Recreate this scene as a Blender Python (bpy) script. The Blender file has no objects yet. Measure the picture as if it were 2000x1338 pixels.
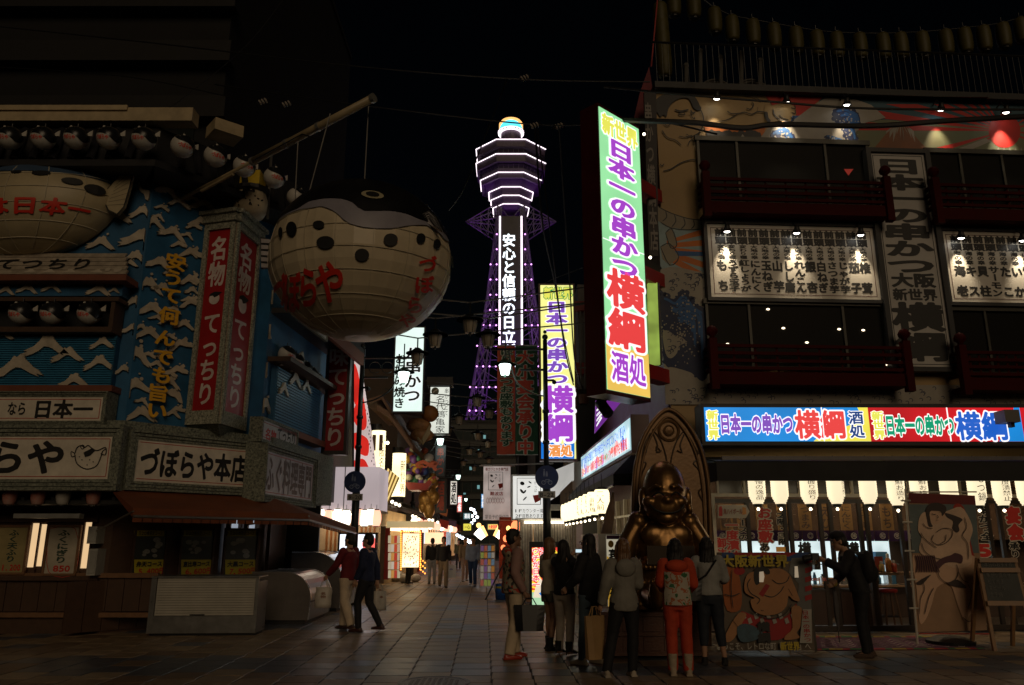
import bpy,bmesh,math,random
import numpy as np
from mathutils import Vector,Matrix
from mathutils.bvhtree import BVHTree
PI=math.pi
R=math.radians
rnd=random.Random(7)
S=bpy.context.scene
COL=S.collection
# ---------------------------------------------------------------- camera, sky, light, exposure
FPX,TILT,EYE=1533.0,R(14.13),1.6
cam_d=bpy.data.cameras.new('camera')
cam=bpy.data.objects.new('camera',cam_d)
COL.objects.link(cam)
cam.location=(0,0,EYE)
cam.rotation_euler=(PI/2+TILT,0,0)
cam_d.sensor_width=36
cam_d.lens=FPX/2000*36
cam_d.clip_end=3000
S.camera=cam
W=bpy.data.worlds.new('World')
S.world=W
W.use_nodes=True
_nt=W.node_tree
_sky=_nt.nodes.new('ShaderNodeTexSky')
_sky.sky_type='NISHITA'
_sky.sun_disc=False
_sky.sun_elevation=R(20)
_sky.sun_rotation=R(167)
_bg=_nt.nodes['Background']
_nt.links.new(_sky.outputs[0],_bg.inputs[0])
_bg.inputs[1].default_value=0.00028
sun_d=bpy.data.lights.new('sun','SUN')
sun_d.energy=0.37
sun_d.angle=R(28)
sun_d.color=(1.0,0.74,0.47)
sun=bpy.data.objects.new('sun',sun_d)
COL.objects.link(sun)
sun.rotation_euler=(R(90-22),0,R(13))
S.view_settings.view_transform='Standard'
S.view_settings.look='None'
S.view_settings.exposure=0
S.view_settings.gamma=1
S.view_settings.use_curve_mapping=False
S.render.engine='CYCLES'
S.cycles.max_bounces=5
S.cycles.diffuse_bounces=3
S.cycles.glossy_bounces=3
S.cycles.transmission_bounces=4
S.cycles.transparent_max_bounces=8
S.cycles.use_light_tree=True
S.cycles.sample_clamp_indirect=3.0
S.cycles.caustics_reflective=False
S.cycles.caustics_refractive=False
# ---------------------------------------------------------------- geometry helpers
ct,st=math.cos(TILT),math.sin(TILT)
CAM=Vector((0,0,EYE))
Z=Vector((0,0,1))
def ray(px,py):
 u,v=(px-1000)/FPX,(669-py)/FPX
 return Vector((u,ct-v*st,st+v*ct))
def atY(px,py,Y):
 d=ray(px,py)
 return CAM+d*(Y/d.y)
def atZ(px,py,z):
 d=ray(px,py)
 return CAM+d*((z-EYE)/d.z)
class Fr:
 """A vertical plane: a runs along it, z up, d out of it towards the street."""
 def __init__(s,x,y,deg=0.0):
  s.O=Vector((x,y,0));r=R(deg)
  s.u=Vector((math.cos(r),math.sin(r),0));s.n=Vector((math.sin(r),-math.cos(r),0));s.deg=deg
 def p(s,a,z,d=0.0):
  return s.O+s.u*a+Z*z+s.n*d
 def px(s,x,y,d=0.0):
  r=ray(x,y);t=(s.O+s.n*d-CAM).dot(s.n)/r.dot(s.n)
  q=CAM+r*t-s.O
  return q.dot(s.u),q.z
 def off(s,d,a=0.0):
  q=s.O+s.n*d+s.u*a
  return Fr(q.x,q.y,s.deg)
class MB:
 def __init__(s):
  s.v,s.f,s.mi,s.cur=[],[],[],0
 def add(s,vs,fs,mi=None):
  n=len(s.v);s.v.extend(vs)
  for f in fs:
   s.f.append([i+n for i in f]);s.mi.append(s.cur if mi is None else mi)
  return s
 def hexa(s,c):
  return s.add(c,[(0,3,2,1),(4,5,6,7),(0,1,5,4),(1,2,6,5),(2,3,7,6),(3,0,4,7)])
 def box(s,fr,a0,a1,z0,z1,d0,d1):
  if a0>a1:a0,a1=a1,a0
  if z0>z1:z0,z1=z1,z0
  if d0>d1:d0,d1=d1,d0
  return s.hexa([fr.p(a0,z0,d1),fr.p(a1,z0,d1),fr.p(a1,z0,d0),fr.p(a0,z0,d0),
fr.p(a0,z1,d1),fr.p(a1,z1,d1),fr.p(a1,z1,d0),fr.p(a0,z1,d0)])
 def wbox(s,x0,x1,y0,y1,z0,z1):
  return s.box(WF,x0,x1,z0,z1,-y0,-y1)
 def quad(s,*p):
  return s.add([Vector(q)for q in p],[tuple(range(len(p)))])
 def prism(s,fr,pts,d0,d1,back=True):
  """polygon in the plane (a, z), extruded from d0 to d1 (front)"""
  ar=sum(pts[i][0]*pts[(i+1)%len(pts)][1]-pts[(i+1)%len(pts)][0]*pts[i][1]for i in range(len(pts)))
  if ar<0:pts=pts[::-1]
  n=len(pts)
  vs=[fr.p(a,z,d1)for a,z in pts]+[fr.p(a,z,d0)for a,z in pts]
  fs=[tuple(range(n))]+[(i,i+n,(i+1)%n+n,(i+1)%n)for i in range(n)]
  if back:fs.append(tuple(range(2*n-1,n-1,-1)))
  return s.add(vs,fs)
 def flat(s,fr,pts,d):
  ar=sum(pts[i][0]*pts[(i+1)%len(pts)][1]-pts[(i+1)%len(pts)][0]*pts[i][1]for i in range(len(pts)))
  if ar<0:pts=pts[::-1]
  return s.add([fr.p(a,z,d)for a,z in pts],[tuple(range(len(pts)))])
 def ppoly(s,fr,pts,d,t=0.0,sm=0):
  q=[fr.px(x,y,d)for x,y in pts]
  if sm:q=smooth_loop(q,sm)
  return s.prism(fr,q,d-t,d)if t else s.flat(fr,q,d)
 def pstroke(s,fr,pts,w,d,sm=4):
  q=[fr.px(x,y,d)for x,y in pts]
  return s.stroke(fr,q,w,d,sm)
 def stroke(s,fr,q,w,d,sm=4):
  if sm and len(q)>2:q=smooth_open(q,sm)
  vs,fs=[],[]
  for i,(a,z)in enumerate(q):
   p,n=q[max(i-1,0)],q[min(i+1,len(q)-1)]
   tx,tz=n[0]-p[0],n[1]-p[1];L=math.hypot(tx,tz)or 1
   k=w*.5*(1.0 if 0<i<len(q)-1 else .45)
   vs+=[fr.p(a-tz/L*k,z+tx/L*k,d),fr.p(a+tz/L*k,z-tx/L*k,d)]
   if i:fs.append((2*i-2,2*i-1,2*i+1,2*i))
  return s.add(vs,fs)
 def tube(s,pts,r,seg=8,cap=True,r1=None):
  pts=[Vector(p)for p in pts];n=len(pts);vs,fs=[],[]
  rr=[r+((r1 if r1 is not None else r)-r)*i/(n-1)for i in range(n)]if not isinstance(r,(list,tuple))else r
  up=None
  for i,p in enumerate(pts):
   t=(pts[min(i+1,n-1)]-pts[max(i-1,0)]).normalized()
   if up is None:
    up=t.orthogonal().normalized()
   up=(up-t*up.dot(t)).normalized();w=t.cross(up)
   for k in range(seg):
    an=2*PI*k/seg
    vs.append(p+(up*math.cos(an)+w*math.sin(an))*rr[i])
   if i:
    b=(i-1)*seg
    for k in range(seg):
     k2=(k+1)%seg
     fs.append((b+k,b+k2,b+seg+k2,b+seg+k))
  if cap:
   fs.append(tuple(range(seg-1,-1,-1)));fs.append(tuple(range((n-1)*seg,n*seg)))
  return s.add(vs,fs)
 def ball(s,c,r,seg=12,rings=8,rot=None):
  if not isinstance(r,(list,tuple)):r=(r,r,r)
  c=Vector(c);vs=[];fs=[]
  def P(x,y,z):
   q=Vector((x*r[0],y*r[1],z*r[2]))
   return c+(rot@q if rot is not None else q)
  vs.append(P(0,0,-1))
  for i in range(1,rings):
   t=PI*i/rings
   for k in range(seg):
    an=2*PI*k/seg
    vs.append(P(math.sin(t)*math.cos(an),math.sin(t)*math.sin(an),-math.cos(t)))
  vs.append(P(0,0,1));top=len(vs)-1
  for k in range(seg):
   k2=(k+1)%seg
   fs.append((0,1+k2,1+k));fs.append((top,top-seg+k,top-seg+k2))
   for i in range(rings-2):
    b=1+i*seg
    fs.append((b+k,b+k2,b+seg+k2,b+seg+k))
  return s.add(vs,fs)
 def lathe(s,c,prof,seg=16,rot=None,a0=0.0,a1=2*PI):
  """prof: (radius, z) pairs, closed where the radius is 0"""
  c=Vector(c);full=abs(a1-a0-2*PI)<1e-6;m=seg if full else seg+1;vs,fs=[],[]
  for r,z in prof:
   for k in range(m):
    an=a0+(a1-a0)*k/seg;q=Vector((r*math.cos(an),r*math.sin(an),z))
    vs.append(c+(rot@q if rot is not None else q))
  for i in range(len(prof)-1):
   for k in range(seg):
    k2=(k+1)%m
    fs.append((i*m+k,i*m+k2,(i+1)*m+k2,(i+1)*m+k))
  if full:
   fs.append(tuple(range(m-1,-1,-1)));fs.append(tuple(range((len(prof)-1)*m,len(prof)*m)))
  return s.add(vs,fs)
 def loft(s,rings,seg=16,cap=True):
  """rings: (centre, rx, ry) horizontal ellipses; or (centre, rx, ry, xaxis, yaxis)"""
  vs,fs=[],[]
  for rg in rings:
   c=Vector(rg[0]);X,Y=(rg[3],rg[4])if len(rg)>3 else(Vector((1,0,0)),Vector((0,1,0)))
   for k in range(seg):
    an=2*PI*k/seg
    vs.append(c+X*(rg[1]*math.cos(an))+Y*(rg[2]*math.sin(an)))
  for i in range(len(rings)-1):
   for k in range(seg):
    k2=(k+1)%seg
    fs.append((i*seg+k,i*seg+k2,(i+1)*seg+k2,(i+1)*seg+k))
  if cap:
   fs.append(tuple(range(seg-1,-1,-1)));fs.append(tuple(range((len(rings)-1)*seg,len(rings)*seg)))
  return s.add(vs,fs)
 def build(s,name,mats,parent=None,smooth=False,origin=None,**tags):
  if not isinstance(mats,(list,tuple)):mats=[mats]
  if parent is not None:o=ORG[parent.name]
  elif origin is not None:o=Vector(origin)
  else:
   xs=[q[0]for q in s.v];ys=[q[1]for q in s.v];zs=[q[2]for q in s.v]
   o=Vector(((min(xs)+max(xs))/2,(min(ys)+max(ys))/2,min(zs)))
  me=bpy.data.meshes.new(name)
  me.from_pydata([Vector(q)-o for q in s.v],[],s.f)
  for m in mats:me.materials.append(m)
  if len(mats)>1:me.polygons.foreach_set('material_index',s.mi)
  if smooth:me.polygons.foreach_set('use_smooth',[True]*len(me.polygons))
  me.update()
  ob=bpy.data.objects.new(name,me);COL.objects.link(ob)
  if parent is not None:ob.parent=parent
  else:ob.location=o
  ORG[ob.name]=o
  for k,v in tags.items():ob[k]=v
  return ob
ORG={}
WF=Fr(0,0,0)
def smooth_loop(q,k):
 out=[];n=len(q)
 for i in range(n):
  p0,p1,p2,p3=q[i-1],q[i],q[(i+1)%n],q[(i+2)%n]
  for j in range(k):
   t=j/k
   out.append(tuple(.5*(2*b+(c-a)*t+(2*a-5*b+4*c-d)*t*t+(3*b-a-3*c+d)*t**3)
for a,b,c,d in zip(p0,p1,p2,p3)))
 return out
def smooth_open(q,k):
 out=[];n=len(q)
 for i in range(n-1):
  p0,p1,p2,p3=q[max(i-1,0)],q[i],q[i+1],q[min(i+2,n-1)]
  for j in range(k):
   t=j/k
   out.append(tuple(.5*(2*b+(c-a)*t+(2*a-5*b+4*c-d)*t*t+(3*b-a-3*c+d)*t**3)
for a,b,c,d in zip(p0,p1,p2,p3)))
 out.append(tuple(q[-1]))
 return out
def thing(name,label,cat,loc,group=None,kind=None):
 o=bpy.data.objects.new(name,None);COL.objects.link(o)
 o.location=loc;o['label']=label;o['category']=cat;o.empty_display_size=.2
 if group:o['group']=group
 if kind:o['kind']=kind
 ORG[o.name]=Vector(loc)
 return o
def part(name,parent,loc=(0,0,0)):
 o=bpy.data.objects.new(name,None);COL.objects.link(o);o.parent=parent;o.location=Vector(loc)-ORG[parent.name];ORG[o.name]=Vector(loc)
 return o
def tag(o,label,cat,group=None):
 o['label']=label;o['category']=cat
 if group:o['group']=group
 return o
def dup(root,loc,label=None,rz=None,group=None):
 def cp(o,par):
  c=o.copy();COL.objects.link(c);c.parent=par
  for ch in list(o.children):cp(ch,c)
  return c
 r=cp(root,None);r.location=loc
 if rz is not None:r.rotation_euler=(0,0,rz)
 if label:r['label']=label
 if group:r['group']=group
 return r
# ---------------------------------------------------------------- glyphs (the built-in font covers Japanese)
_FONT=bpy.data.fonts.load('<builtin>')
_G={}
GN=[34]
def glyph(ch,off):
 """glyph as flat faces; a bolder weight is traced from its distance field, so strokes stay clean"""
 n=GN[0];k=(ch,off,n if off>.015 else 0)
 if k in _G:return _G[k]
 c=bpy.data.curves.new('t','FONT');c.font=_FONT;c.body=ch;c.resolution_u=3;c.fill_mode='FRONT'
 o=bpy.data.objects.new('t',c);m=o.to_mesh()
 vs=[(v.co.x,v.co.y+.12)for v in m.vertices];fs=[tuple(p.vertices)for p in m.polygons]
 o.to_mesh_clear();bpy.data.objects.remove(o);bpy.data.curves.remove(c)
 if vs and ord(ch)<256:
  x0=min(v[0]for v in vs);x1=max(v[0]for v in vs);vs=[((v[0]-x0)/max(x1-x0,.3)*.84+.08,v[1])for v in vs]
 if off>.015 and fs:
  vs,fs=bolden(vs,fs,off,n)
 _G[k]=(vs,fs)
 return _G[k]
def bolden(vs,fs,off,N):
 cnt={}
 P=[(round(x,5),round(y,5))for x,y in vs]
 for f in fs:
  for i in range(len(f)):
   a,b=P[f[i]],P[f[(i+1)%len(f)]];e=(a,b)if a<b else(b,a);cnt[e]=cnt.get(e,0)+1
 E=np.array([(*a,*b)for(a,b),q in cnt.items()if q==1 and a!=b])
 lo,hi=-.02-off,1.02+off
 g=np.linspace(lo,hi,N+1);X,Y=np.meshgrid(g,g,indexing='ij');X=X[...,None];Y=Y[...,None]
 x0,y0,x1,y1=E.T;dx,dy=x1-x0,y1-y0
 t=np.clip(((X-x0)*dx+(Y-y0)*dy)/(dx*dx+dy*dy),0,1)
 D=np.sqrt(((X-x0-t*dx)**2+(Y-y0-t*dy)**2).min(-1))
 with np.errstate(divide='ignore',invalid='ignore'):
  cr=((y0>Y)!=(y1>Y))&(X<x0+dx*(Y-y0)/dy)
 ins=cr.sum(-1)%2==1
 F=off+np.where(ins,D,-D)
 F[np.abs(F)<1e-6]=1e-6
 ov,of,idx=[],[],{}
 def vid(key,x,y):
  if key not in idx:idx[key]=len(ov);ov.append((float(x),float(y)))
  return idx[key]
 pos=F>0;full=pos[:-1,:-1]&pos[1:,:-1]&pos[:-1,1:]&pos[1:,1:];anyp=pos[:-1,:-1]|pos[1:,:-1]|pos[:-1,1:]|pos[1:,1:]
 for j in range(N):
  i=0
  while i<N:
   if full[i,j]:
    k=i
    while k+1<N and full[k+1,j]and k-i<5:k+=1
    of.append((vid((i,j),g[i],g[j]),vid((k+1,j),g[k+1],g[j]),vid((k+1,j+1),g[k+1],g[j+1]),vid((i,j+1),g[i],g[j+1])));i=k+1;continue
   if anyp[i,j]:
    c=[(i,j),(i+1,j),(i+1,j+1),(i,j+1)];poly=[]
    for q in range(4):
     a,b=c[q],c[(q+1)%4];fa,fb=F[a],F[b]
     if fa>0:poly.append(vid(a,g[a[0]],g[a[1]]))
     if(fa>0)!=(fb>0):
      u=fa/(fa-fb);key=(a,b)if a<b else(b,a);poly.append(vid(key,g[a[0]]+(g[b[0]]-g[a[0]])*u,g[a[1]]+(g[b[1]]-g[a[1]])*u))
    if len(poly)>2:of.append(tuple(poly))
   i+=1
 return ov,of
def put(mb,ch,fn,off,mi=None,rot=False):
 off=off*.58 if off<.08 else off*.8
 vs,fs=glyph(ch,off)
 if rot:vs=[(y,1-x)for x,y in vs]
 mb.add([fn(x,y)for x,y in vs],fs,mi)
def vtext(mb,fr,s,a,zt,zb,w,off,d,mi=None,st_=0.0006):
 n=len(s);h=(zt-zb)/n
 for i,ch in enumerate(s):
  if ch==' ':continue
  z0=zt-(i+1)*h;dd=d+st_*(i%2)
  put(mb,ch,lambda x,y:fr.p(a+(x-.5)*w,z0+y*h,dd),off,mi,rot=ch in 'ー')
def htext(mb,fr,s,a0,a1,z0,z1,off,d,mi=None,st_=0.0006):
 n=len(s);w=(a1-a0)/n
 for i,ch in enumerate(s):
  if ch==' ':continue
  dd=d+st_*(i%2)
  put(mb,ch,lambda x,y:fr.p(a0+(i+x)*w,z0+y*(z1-z0),dd),off,mi)
def pv(mb,fr,s,x,y0,y1,wpx,off,d,mi=None):
 ym=(y0+y1)/2;a=fr.px(x,ym,d)[0];w=fr.px(x+wpx/2,ym,d)[0]-fr.px(x-wpx/2,ym,d)[0]
 vtext(mb,fr,s,a,fr.px(x,y0,d)[1],fr.px(x,y1,d)[1],w,off,d,mi)
def ph(mb,fr,s,x0,x1,y0,y1,off,d,mi=None):
 xm,ym=(x0+x1)/2,(y0+y1)/2
 htext(mb,fr,s,fr.px(x0,ym,d)[0],fr.px(x1,ym,d)[0],fr.px(xm,y1,d)[1],fr.px(xm,y0,d)[1],off,d,mi)
def pbox(mb,fr,x0,y0,x1,y1,d0,d1):
 xm,ym=(x0+x1)/2,(y0+y1)/2;d=max(d0,d1)
 return mb.box(fr,fr.px(x0,ym,d)[0],fr.px(x1,ym,d)[0],fr.px(xm,y1,d)[1],fr.px(xm,y0,d)[1],d0,d1)
# ---------------------------------------------------------------- materials
_M={}
def mat(name,col,rough=.6,metal=0.0,em=0.0,emc=None,var=.25,sc=3.0,bump=.0,spec=.5,alpha=1.0,trans=0.0,bsc=None,stripe=None,col2=None):
 if name in _M:return _M[name]
 m=bpy.data.materials.new(name);m.use_nodes=True;nt=m.node_tree;N=nt.nodes;L=nt.links
 b=N['Principled BSDF']
 b.inputs['Roughness'].default_value=rough;b.inputs['Metallic'].default_value=metal
 b.inputs['Specular IOR Level'].default_value=spec
 b.inputs['Alpha'].default_value=alpha;b.inputs['Transmission Weight'].default_value=trans
 c=(*col,1)
 b.inputs['Base Color'].default_value=c
 if var or bump or col2:
  tc=N.new('ShaderNodeTexCoord')
  nz=N.new('ShaderNodeTexNoise');nz.inputs['Scale'].default_value=sc;nz.inputs['Detail'].default_value=5;nz.inputs['Roughness'].default_value=.65
  L.new(tc.outputs['Object'],nz.inputs['Vector'])
  rp=N.new('ShaderNodeMapRange');rp.inputs['From Min'].default_value=.3;rp.inputs['From Max'].default_value=.7
  L.new(nz.outputs['Fac'],rp.inputs['Value'])
  mx=N.new('ShaderNodeMix');mx.data_type='RGBA'
  mx.inputs['A'].default_value=(*[x*(1-var)for x in(col2 or col)],1);mx.inputs['B'].default_value=(*[min(x*(1+var*.4),1)for x in col],1)
  L.new(rp.outputs[0],mx.inputs['Factor']);L.new(mx.outputs['Result'],b.inputs['Base Color'])
  if bump:
   bp=N.new('ShaderNodeBump');bp.inputs['Strength'].default_value=bump;bp.inputs['Distance'].default_value=.02
   n2=N.new('ShaderNodeTexNoise');n2.inputs['Scale'].default_value=bsc or sc*8;n2.inputs['Detail'].default_value=3
   L.new(tc.outputs['Object'],n2.inputs['Vector']);L.new(n2.outputs['Fac'],bp.inputs['Height']);L.new(bp.outputs[0],b.inputs['Normal'])
  rr=N.new('ShaderNodeMapRange');rr.inputs['To Min'].default_value=max(rough-.12,.02);rr.inputs['To Max'].default_value=min(rough+.12,1)
  L.new(nz.outputs['Fac'],rr.inputs['Value']);L.new(rr.outputs[0],b.inputs['Roughness'])
 if em:
  b.inputs['Emission Strength'].default_value=em
  b.inputs['Emission Color'].default_value=(*(emc or col),1)
 _M[name]=m
 return m
def lamp_light(par,loc,power,col,r=.1):
 l=bpy.data.lights.new('lamp_light','POINT');l.energy=power;l.color=col;l.shadow_soft_size=r
 o=bpy.data.objects.new('lamp_light',l);COL.objects.link(o);o.parent=par;o.location=Vector(loc)-ORG[par.name]
 return o
def lit(name,col,em=1.0,var=.06,sc=1.2):
 """uneven glow of backlit panels and lamps; painted light on cloth and walls"""
 if name in _M:return _M[name]
 m=mat(name,tuple(x*.5 for x in col),rough=.35,var=0)
 nt=m.node_tree;N=nt.nodes;L=nt.links;b=N['Principled BSDF']
 tc=N.new('ShaderNodeTexCoord');nz=N.new('ShaderNodeTexNoise');nz.inputs['Scale'].default_value=sc
 rp=N.new('ShaderNodeMapRange');rp.inputs['From Min'].default_value=.3;rp.inputs['From Max'].default_value=.7
 rp.inputs['To Min'].default_value=em*(1-var*2);rp.inputs['To Max'].default_value=em*(1+var)
 L.new(tc.outputs['Object'],nz.inputs['Vector']);L.new(nz.outputs['Fac'],rp.inputs['Value'])
 b.inputs['Emission Color'].default_value=(*col,1);L.new(rp.outputs[0],b.inputs['Emission Strength'])
 return m
steel=mat('dark steel',(.04,.04,.045),.45,.7)
black=mat('black paint',(.012,.012,.013),.5)
inkm=mat('black lettering',(.01,.01,.01),.55,var=0)
whitep=mat('off white painted board',(.74,.68,.57),.5)
offw=mat('white enamel',(.72,.7,.66),.4)
redp=mat('deep red paint',(.33,.015,.012),.45)
redlet=mat('red lettering',(.55,.03,.015),.5,var=.1)
wood_d=mat('dark stained timber',(.07,.035,.018),.6,sc=9,bump=.3)
wood_m=mat('brown timber',(.2,.1,.045),.6,sc=9,bump=.3)
speck=mat('speckled stone trim',(.42,.42,.33),.7,var=.75,sc=28,col2=(.1,.13,.1),bump=.4)
speck_d=mat('dark speckled stone trim',(.26,.28,.22),.7,var=.75,sc=26,col2=(.03,.05,.05),bump=.4)
bluew=mat('sea blue painted wall',(.022,.125,.27),.55,var=.35,sc=1.6,bump=.15)
waveM=mat('cream wave board',(.56,.5,.4),.55,var=.3,sc=4)
glassd=mat('dark window glass',(.02,.024,.022),.08,var=0,spec=.3)
# ================================================================ THE SETTING
# paving: a street of half-metre tiles, columns staggered, running slightly left of the view axis
STREET=Fr(0,0,0)
base=MB();base.quad((-400,-60,-.02),(400,-60,-.02),(400,900,-.02),(-400,900,-.02))
asph=mat('worn dark asphalt',(.035,.034,.034),.75,sc=2,bump=.3)
gnd=base.build('ground',asph,origin=(0,0,0),kind='structure')
tcols=[mat('buff paving tile',(.27,.195,.12),.46,var=.45,sc=4,bump=.25,spec=.35),
mat('brown paving tile',(.18,.12,.075),.46,var=.45,sc=4,bump=.25,spec=.35),
mat('blue grey paving tile',(.085,.095,.115),.38,var=.45,sc=4,bump=.25,spec=.35),
mat('sand paving tile',(.34,.25,.155),.46,var=.45,sc=4,bump=.25,spec=.35)]
pv0=MB();pv0.quad((-30,-14,-.006),(60,-14,-.006),(60,140,-.006),(-30,140,-.006))
grout=mat('dark paving joint',(.012,.01,.009),.8)
pavement=pv0.build('pavement',grout,origin=(0,0,0),kind='structure')
ORG['pavement']=Vector((0,0,0))
def tile_col(i,j):
 k=(j+(i%2))%9
 r=rnd.random()
 if k in(3,4,5):return 2 if r<.78 else(0 if r<.9 else 1)
 return 0 if r<.62 else 1 if r<.86 else 3 if r<.93 else 2
TW=.5
sk=-.035
cand=[]
for i in range(-44,60):
 for j in range(14,130):
  y=j*TW+(i%2)*TW*.5;x=i*TW+y*sk+.1
  if abs(x)>.75*y+1.5 and not(x>0 and x<30 and y<30):continue
  if x<-9 or x>16:continue
  if y>64:continue
  cand.append((i,j,x,y))
def in_view(x,y):return y>9.3 and abs(x)<.66*y
near=sorted([c for c in cand if in_view(c[2],c[3])],key=lambda c:c[3])[:296]
ns=set((c[0],c[1])for c in near)
def tile_geo(mb,x,y,t,dz):
 g=.009;a,b=x+g,x+TW-g;c,d=y+g,y+TW-g;e=.007
 top=[(a+e,c+e,t+dz[0]),(b-e,c+e,t+dz[1]),(b-e,d-e,t+dz[2]),(a+e,d-e,t+dz[3])]
 bot=[(a,c,-.004),(b,c,-.004),(b,d,-.004),(a,d,-.004)]
 mb.add([Vector(q)for q in bot+top],[(4,5,6,7),(0,1,5,4),(1,2,6,5),(2,3,7,6),(3,0,4,7)])
tm=[]
for k in range(12):
 m=MB();tile_geo(m,0,0,.003,[rnd.uniform(-.0012,.0012)for _ in range(4)])
 me=bpy.data.meshes.new('paving_tile');me.from_pydata(m.v,[],m.f);me.materials.append(tcols[k%4]);tm.append(me)
for(i,j,x,y)in near:
 c=tile_col(i,j);o=bpy.data.objects.new('paving_tile',tm[c+4*rnd.randrange(3)]);COL.objects.link(o)
 o.parent=pavement;o.location=(x,y,0)
rest=MB()
for(i,j,x,y)in cand:
 if(i,j)in ns:continue
 rest.cur=tile_col(i,j);tile_geo(rest,x,y,.003,[rnd.uniform(-.0012,.0012)for _ in range(4)])
rest.build('paving_tiles',tcols,pavement,kind='stuff')
# manhole cover at the bottom of the picture
mh=thing('manhole_cover','round dark iron manhole cover set in the paving, nearest the viewer','manhole cover',(-.9,9.75,.006))
irn=mat('cast iron',(.05,.05,.048),.4,.8,sc=20,bump=.5)
MB().lathe((-.9,9.75,0),[(.42,.004),(.42,.012),(.37,.013),(.365,.009),(0,.009)],40).build('frame',irn,mh)
m=MB()
for k in range(-5,6):
 for l in range(-5,6):
  if k*k+l*l<24:m.wbox(-.9+k*.065-.02,-.9+k*.065+.02,9.75+l*.065-.02,9.75+l*.065+.02,.008,.014)
m.build('cover',irn,mh)
# ================================================================ THE TOWER
FT=Fr(0,171,0)
tw=thing('observation_tower','tall purple lit lattice tower outlined with white neon at the end of the street','tower',(-.2,171,0))
steelp=mat('pale tower steel',(.12,.11,.13),.5)
deckm=mat('tower deck cladding',(.13,.1,.14),.5)
neon=lit('white pink neon tube',(1,.84,.93),2.2)
purd=lit('magenta neon',(.85,.35,1),3.0)
TCX=FT.px(998,400)[0]
def zt(py,Y=171):return atY(998,py,Y).z
def octa(r,z,ph=PI/8):return[Vector((TCX+r*math.cos(ph+k*PI/4),171+r*math.sin(ph+k*PI/4),z))for k in range(8)]
# decks: (half width px, py) at the near face
def hw(px,z):return px/FPX*(171*ct+(z-EYE)*st)
lv=[(66,277),(66,305),(58,337),(42,358),(38,373),(34,388)]
prof=[]
for w,py in lv:
 z=zt(py,164);prof.append((hw(w,z)/math.cos(PI/8),z))
m=MB()
def oring(mb,r0,z0,r1,z1,cap0=False,cap1=False):
 a,b=octa(r0,z0),octa(r1,z1)
 fs=[(k,(k+1)%8,8+(k+1)%8,8+k)for k in range(8)]
 if cap0:fs.append(tuple(range(7,-1,-1)))
 if cap1:fs.append(tuple(range(8,16)))
 mb.add(a+b,fs)
zz=prof
oring(m,zz[0][0]*.97,zz[0][1]-1.6,zz[0][0],zz[0][1],True,True)
oring(m,zz[1][0]*.88,zz[1][1],zz[0][0]*.86,zz[0][1]-1.6)
oring(m,zz[1][0]*.99,zz[1][1]-1.8,zz[1][0],zz[1][1],True,True)
oring(m,zz[2][0]*.9,zz[2][1],zz[1][0]*.9,zz[1][1]-1.8)
oring(m,zz[2][0]*.98,zz[2][1]-1.2,zz[2][0],zz[2][1],True,True)
oring(m,zz[3][0]*1.0,zz[3][1],zz[2][0]*.9,zz[2][1]-1.2)
oring(m,zz[4][0]*1.0,zz[4][1],zz[3][0],zz[3][1],True)
oring(m,zz[5][0]*1.0,zz[5][1],zz[4][0],zz[4][1],True)
oring(m,zz[5][0]*.8,zt(420),zz[5][0],zz[5][1],True)
m.build('observation_deck',deckm,tw)
m=MB()
wd=mat('deck window band',(.05,.04,.06),.15)
for(r0,z0,r1,z1)in((zz[1][0]*.89,zz[1][1]+.9,zz[0][0]*.87,zz[0][1]-1.9),(zz[2][0]*.91,zz[2][1]+.6,zz[1][0]*.91,zz[1][1]-2.1)):
 A,B=octa(r0,z0),octa(r1,z1)
 for k in range(8):
  for q in range(5):
   t0,t1=(q+.06)/5,(q+.94)/5
   m.quad(A[k].lerp(A[(k+1)%8],t0),A[k].lerp(A[(k+1)%8],t1),B[k].lerp(B[(k+1)%8],t1),B[k].lerp(B[(k+1)%8],t0))
m.build('deck_windows',wd,tw,kind='stuff')
for i,(r,z)in enumerate(zz):
 c=octa(r+.12,z);m=MB()
 for k in(3,4,5,6,7)if i<6 else():
  m.tube([c[k],c[(k+1)%8]],.115,6)if k!=7 else None
 if i in(3,5):m.tube([c[4],c[4]-Z*2.2+Vector((.2,0,0))],.1,6)
 if i in(3,5):m.tube([c[7],c[7]-Z*2.2-Vector((.4,0,0))],.1,6)
 m.build('neon_ring',neon,tw)
# crown
zc0,zc1=zt(262),zt(237)
cr=hw(24,zc0)
MB().lathe((TCX,171,0),[(cr*.82,zz[0][1]),(cr*.82,zc0),(cr*1.05,zc0),(cr*1.05,zc0+.5),(0,zc0+.5)],20).build('lift_house',deckm,tw)
MB().lathe((TCX,171,0),[(cr*1.04,zc0-.1),(cr*1.06,zc0+.45)],24).build('neon_band',neon,tw)
orr=lit('orange weather light',(1,.5,.16),1.6);cyn=lit('cyan weather light',(.1,.75,.95),1.5)
m=MB();m.lathe((TCX,171,0),[(cr*.97,zc0+.5),(cr*.97,zc0+(zc1-zc0)*.75),(cr*.8,zc1-.2),(cr*.4,zc1),(0,zc1+.05)],24);m.build('dome',orr,tw,smooth=True)
m=MB()
for k in range(24):
 a,b=R(200+k*140/24),R(200+(k+1)*140/24)
 def h(t):return zc0+.5+(zc1-zc0)*.5*max(0,math.sin((t-R(200))/R(140)*PI))**.6
 q=lambda t,z:Vector((TCX+cr*1.0*math.cos(t),171+cr*1.0*math.sin(t),z))
 m.quad(q(a,zc0+.5),q(b,zc0+.5),q(b,h(b)),q(a,h(a)))
m.build('dome_inset',cyn,tw)
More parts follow.
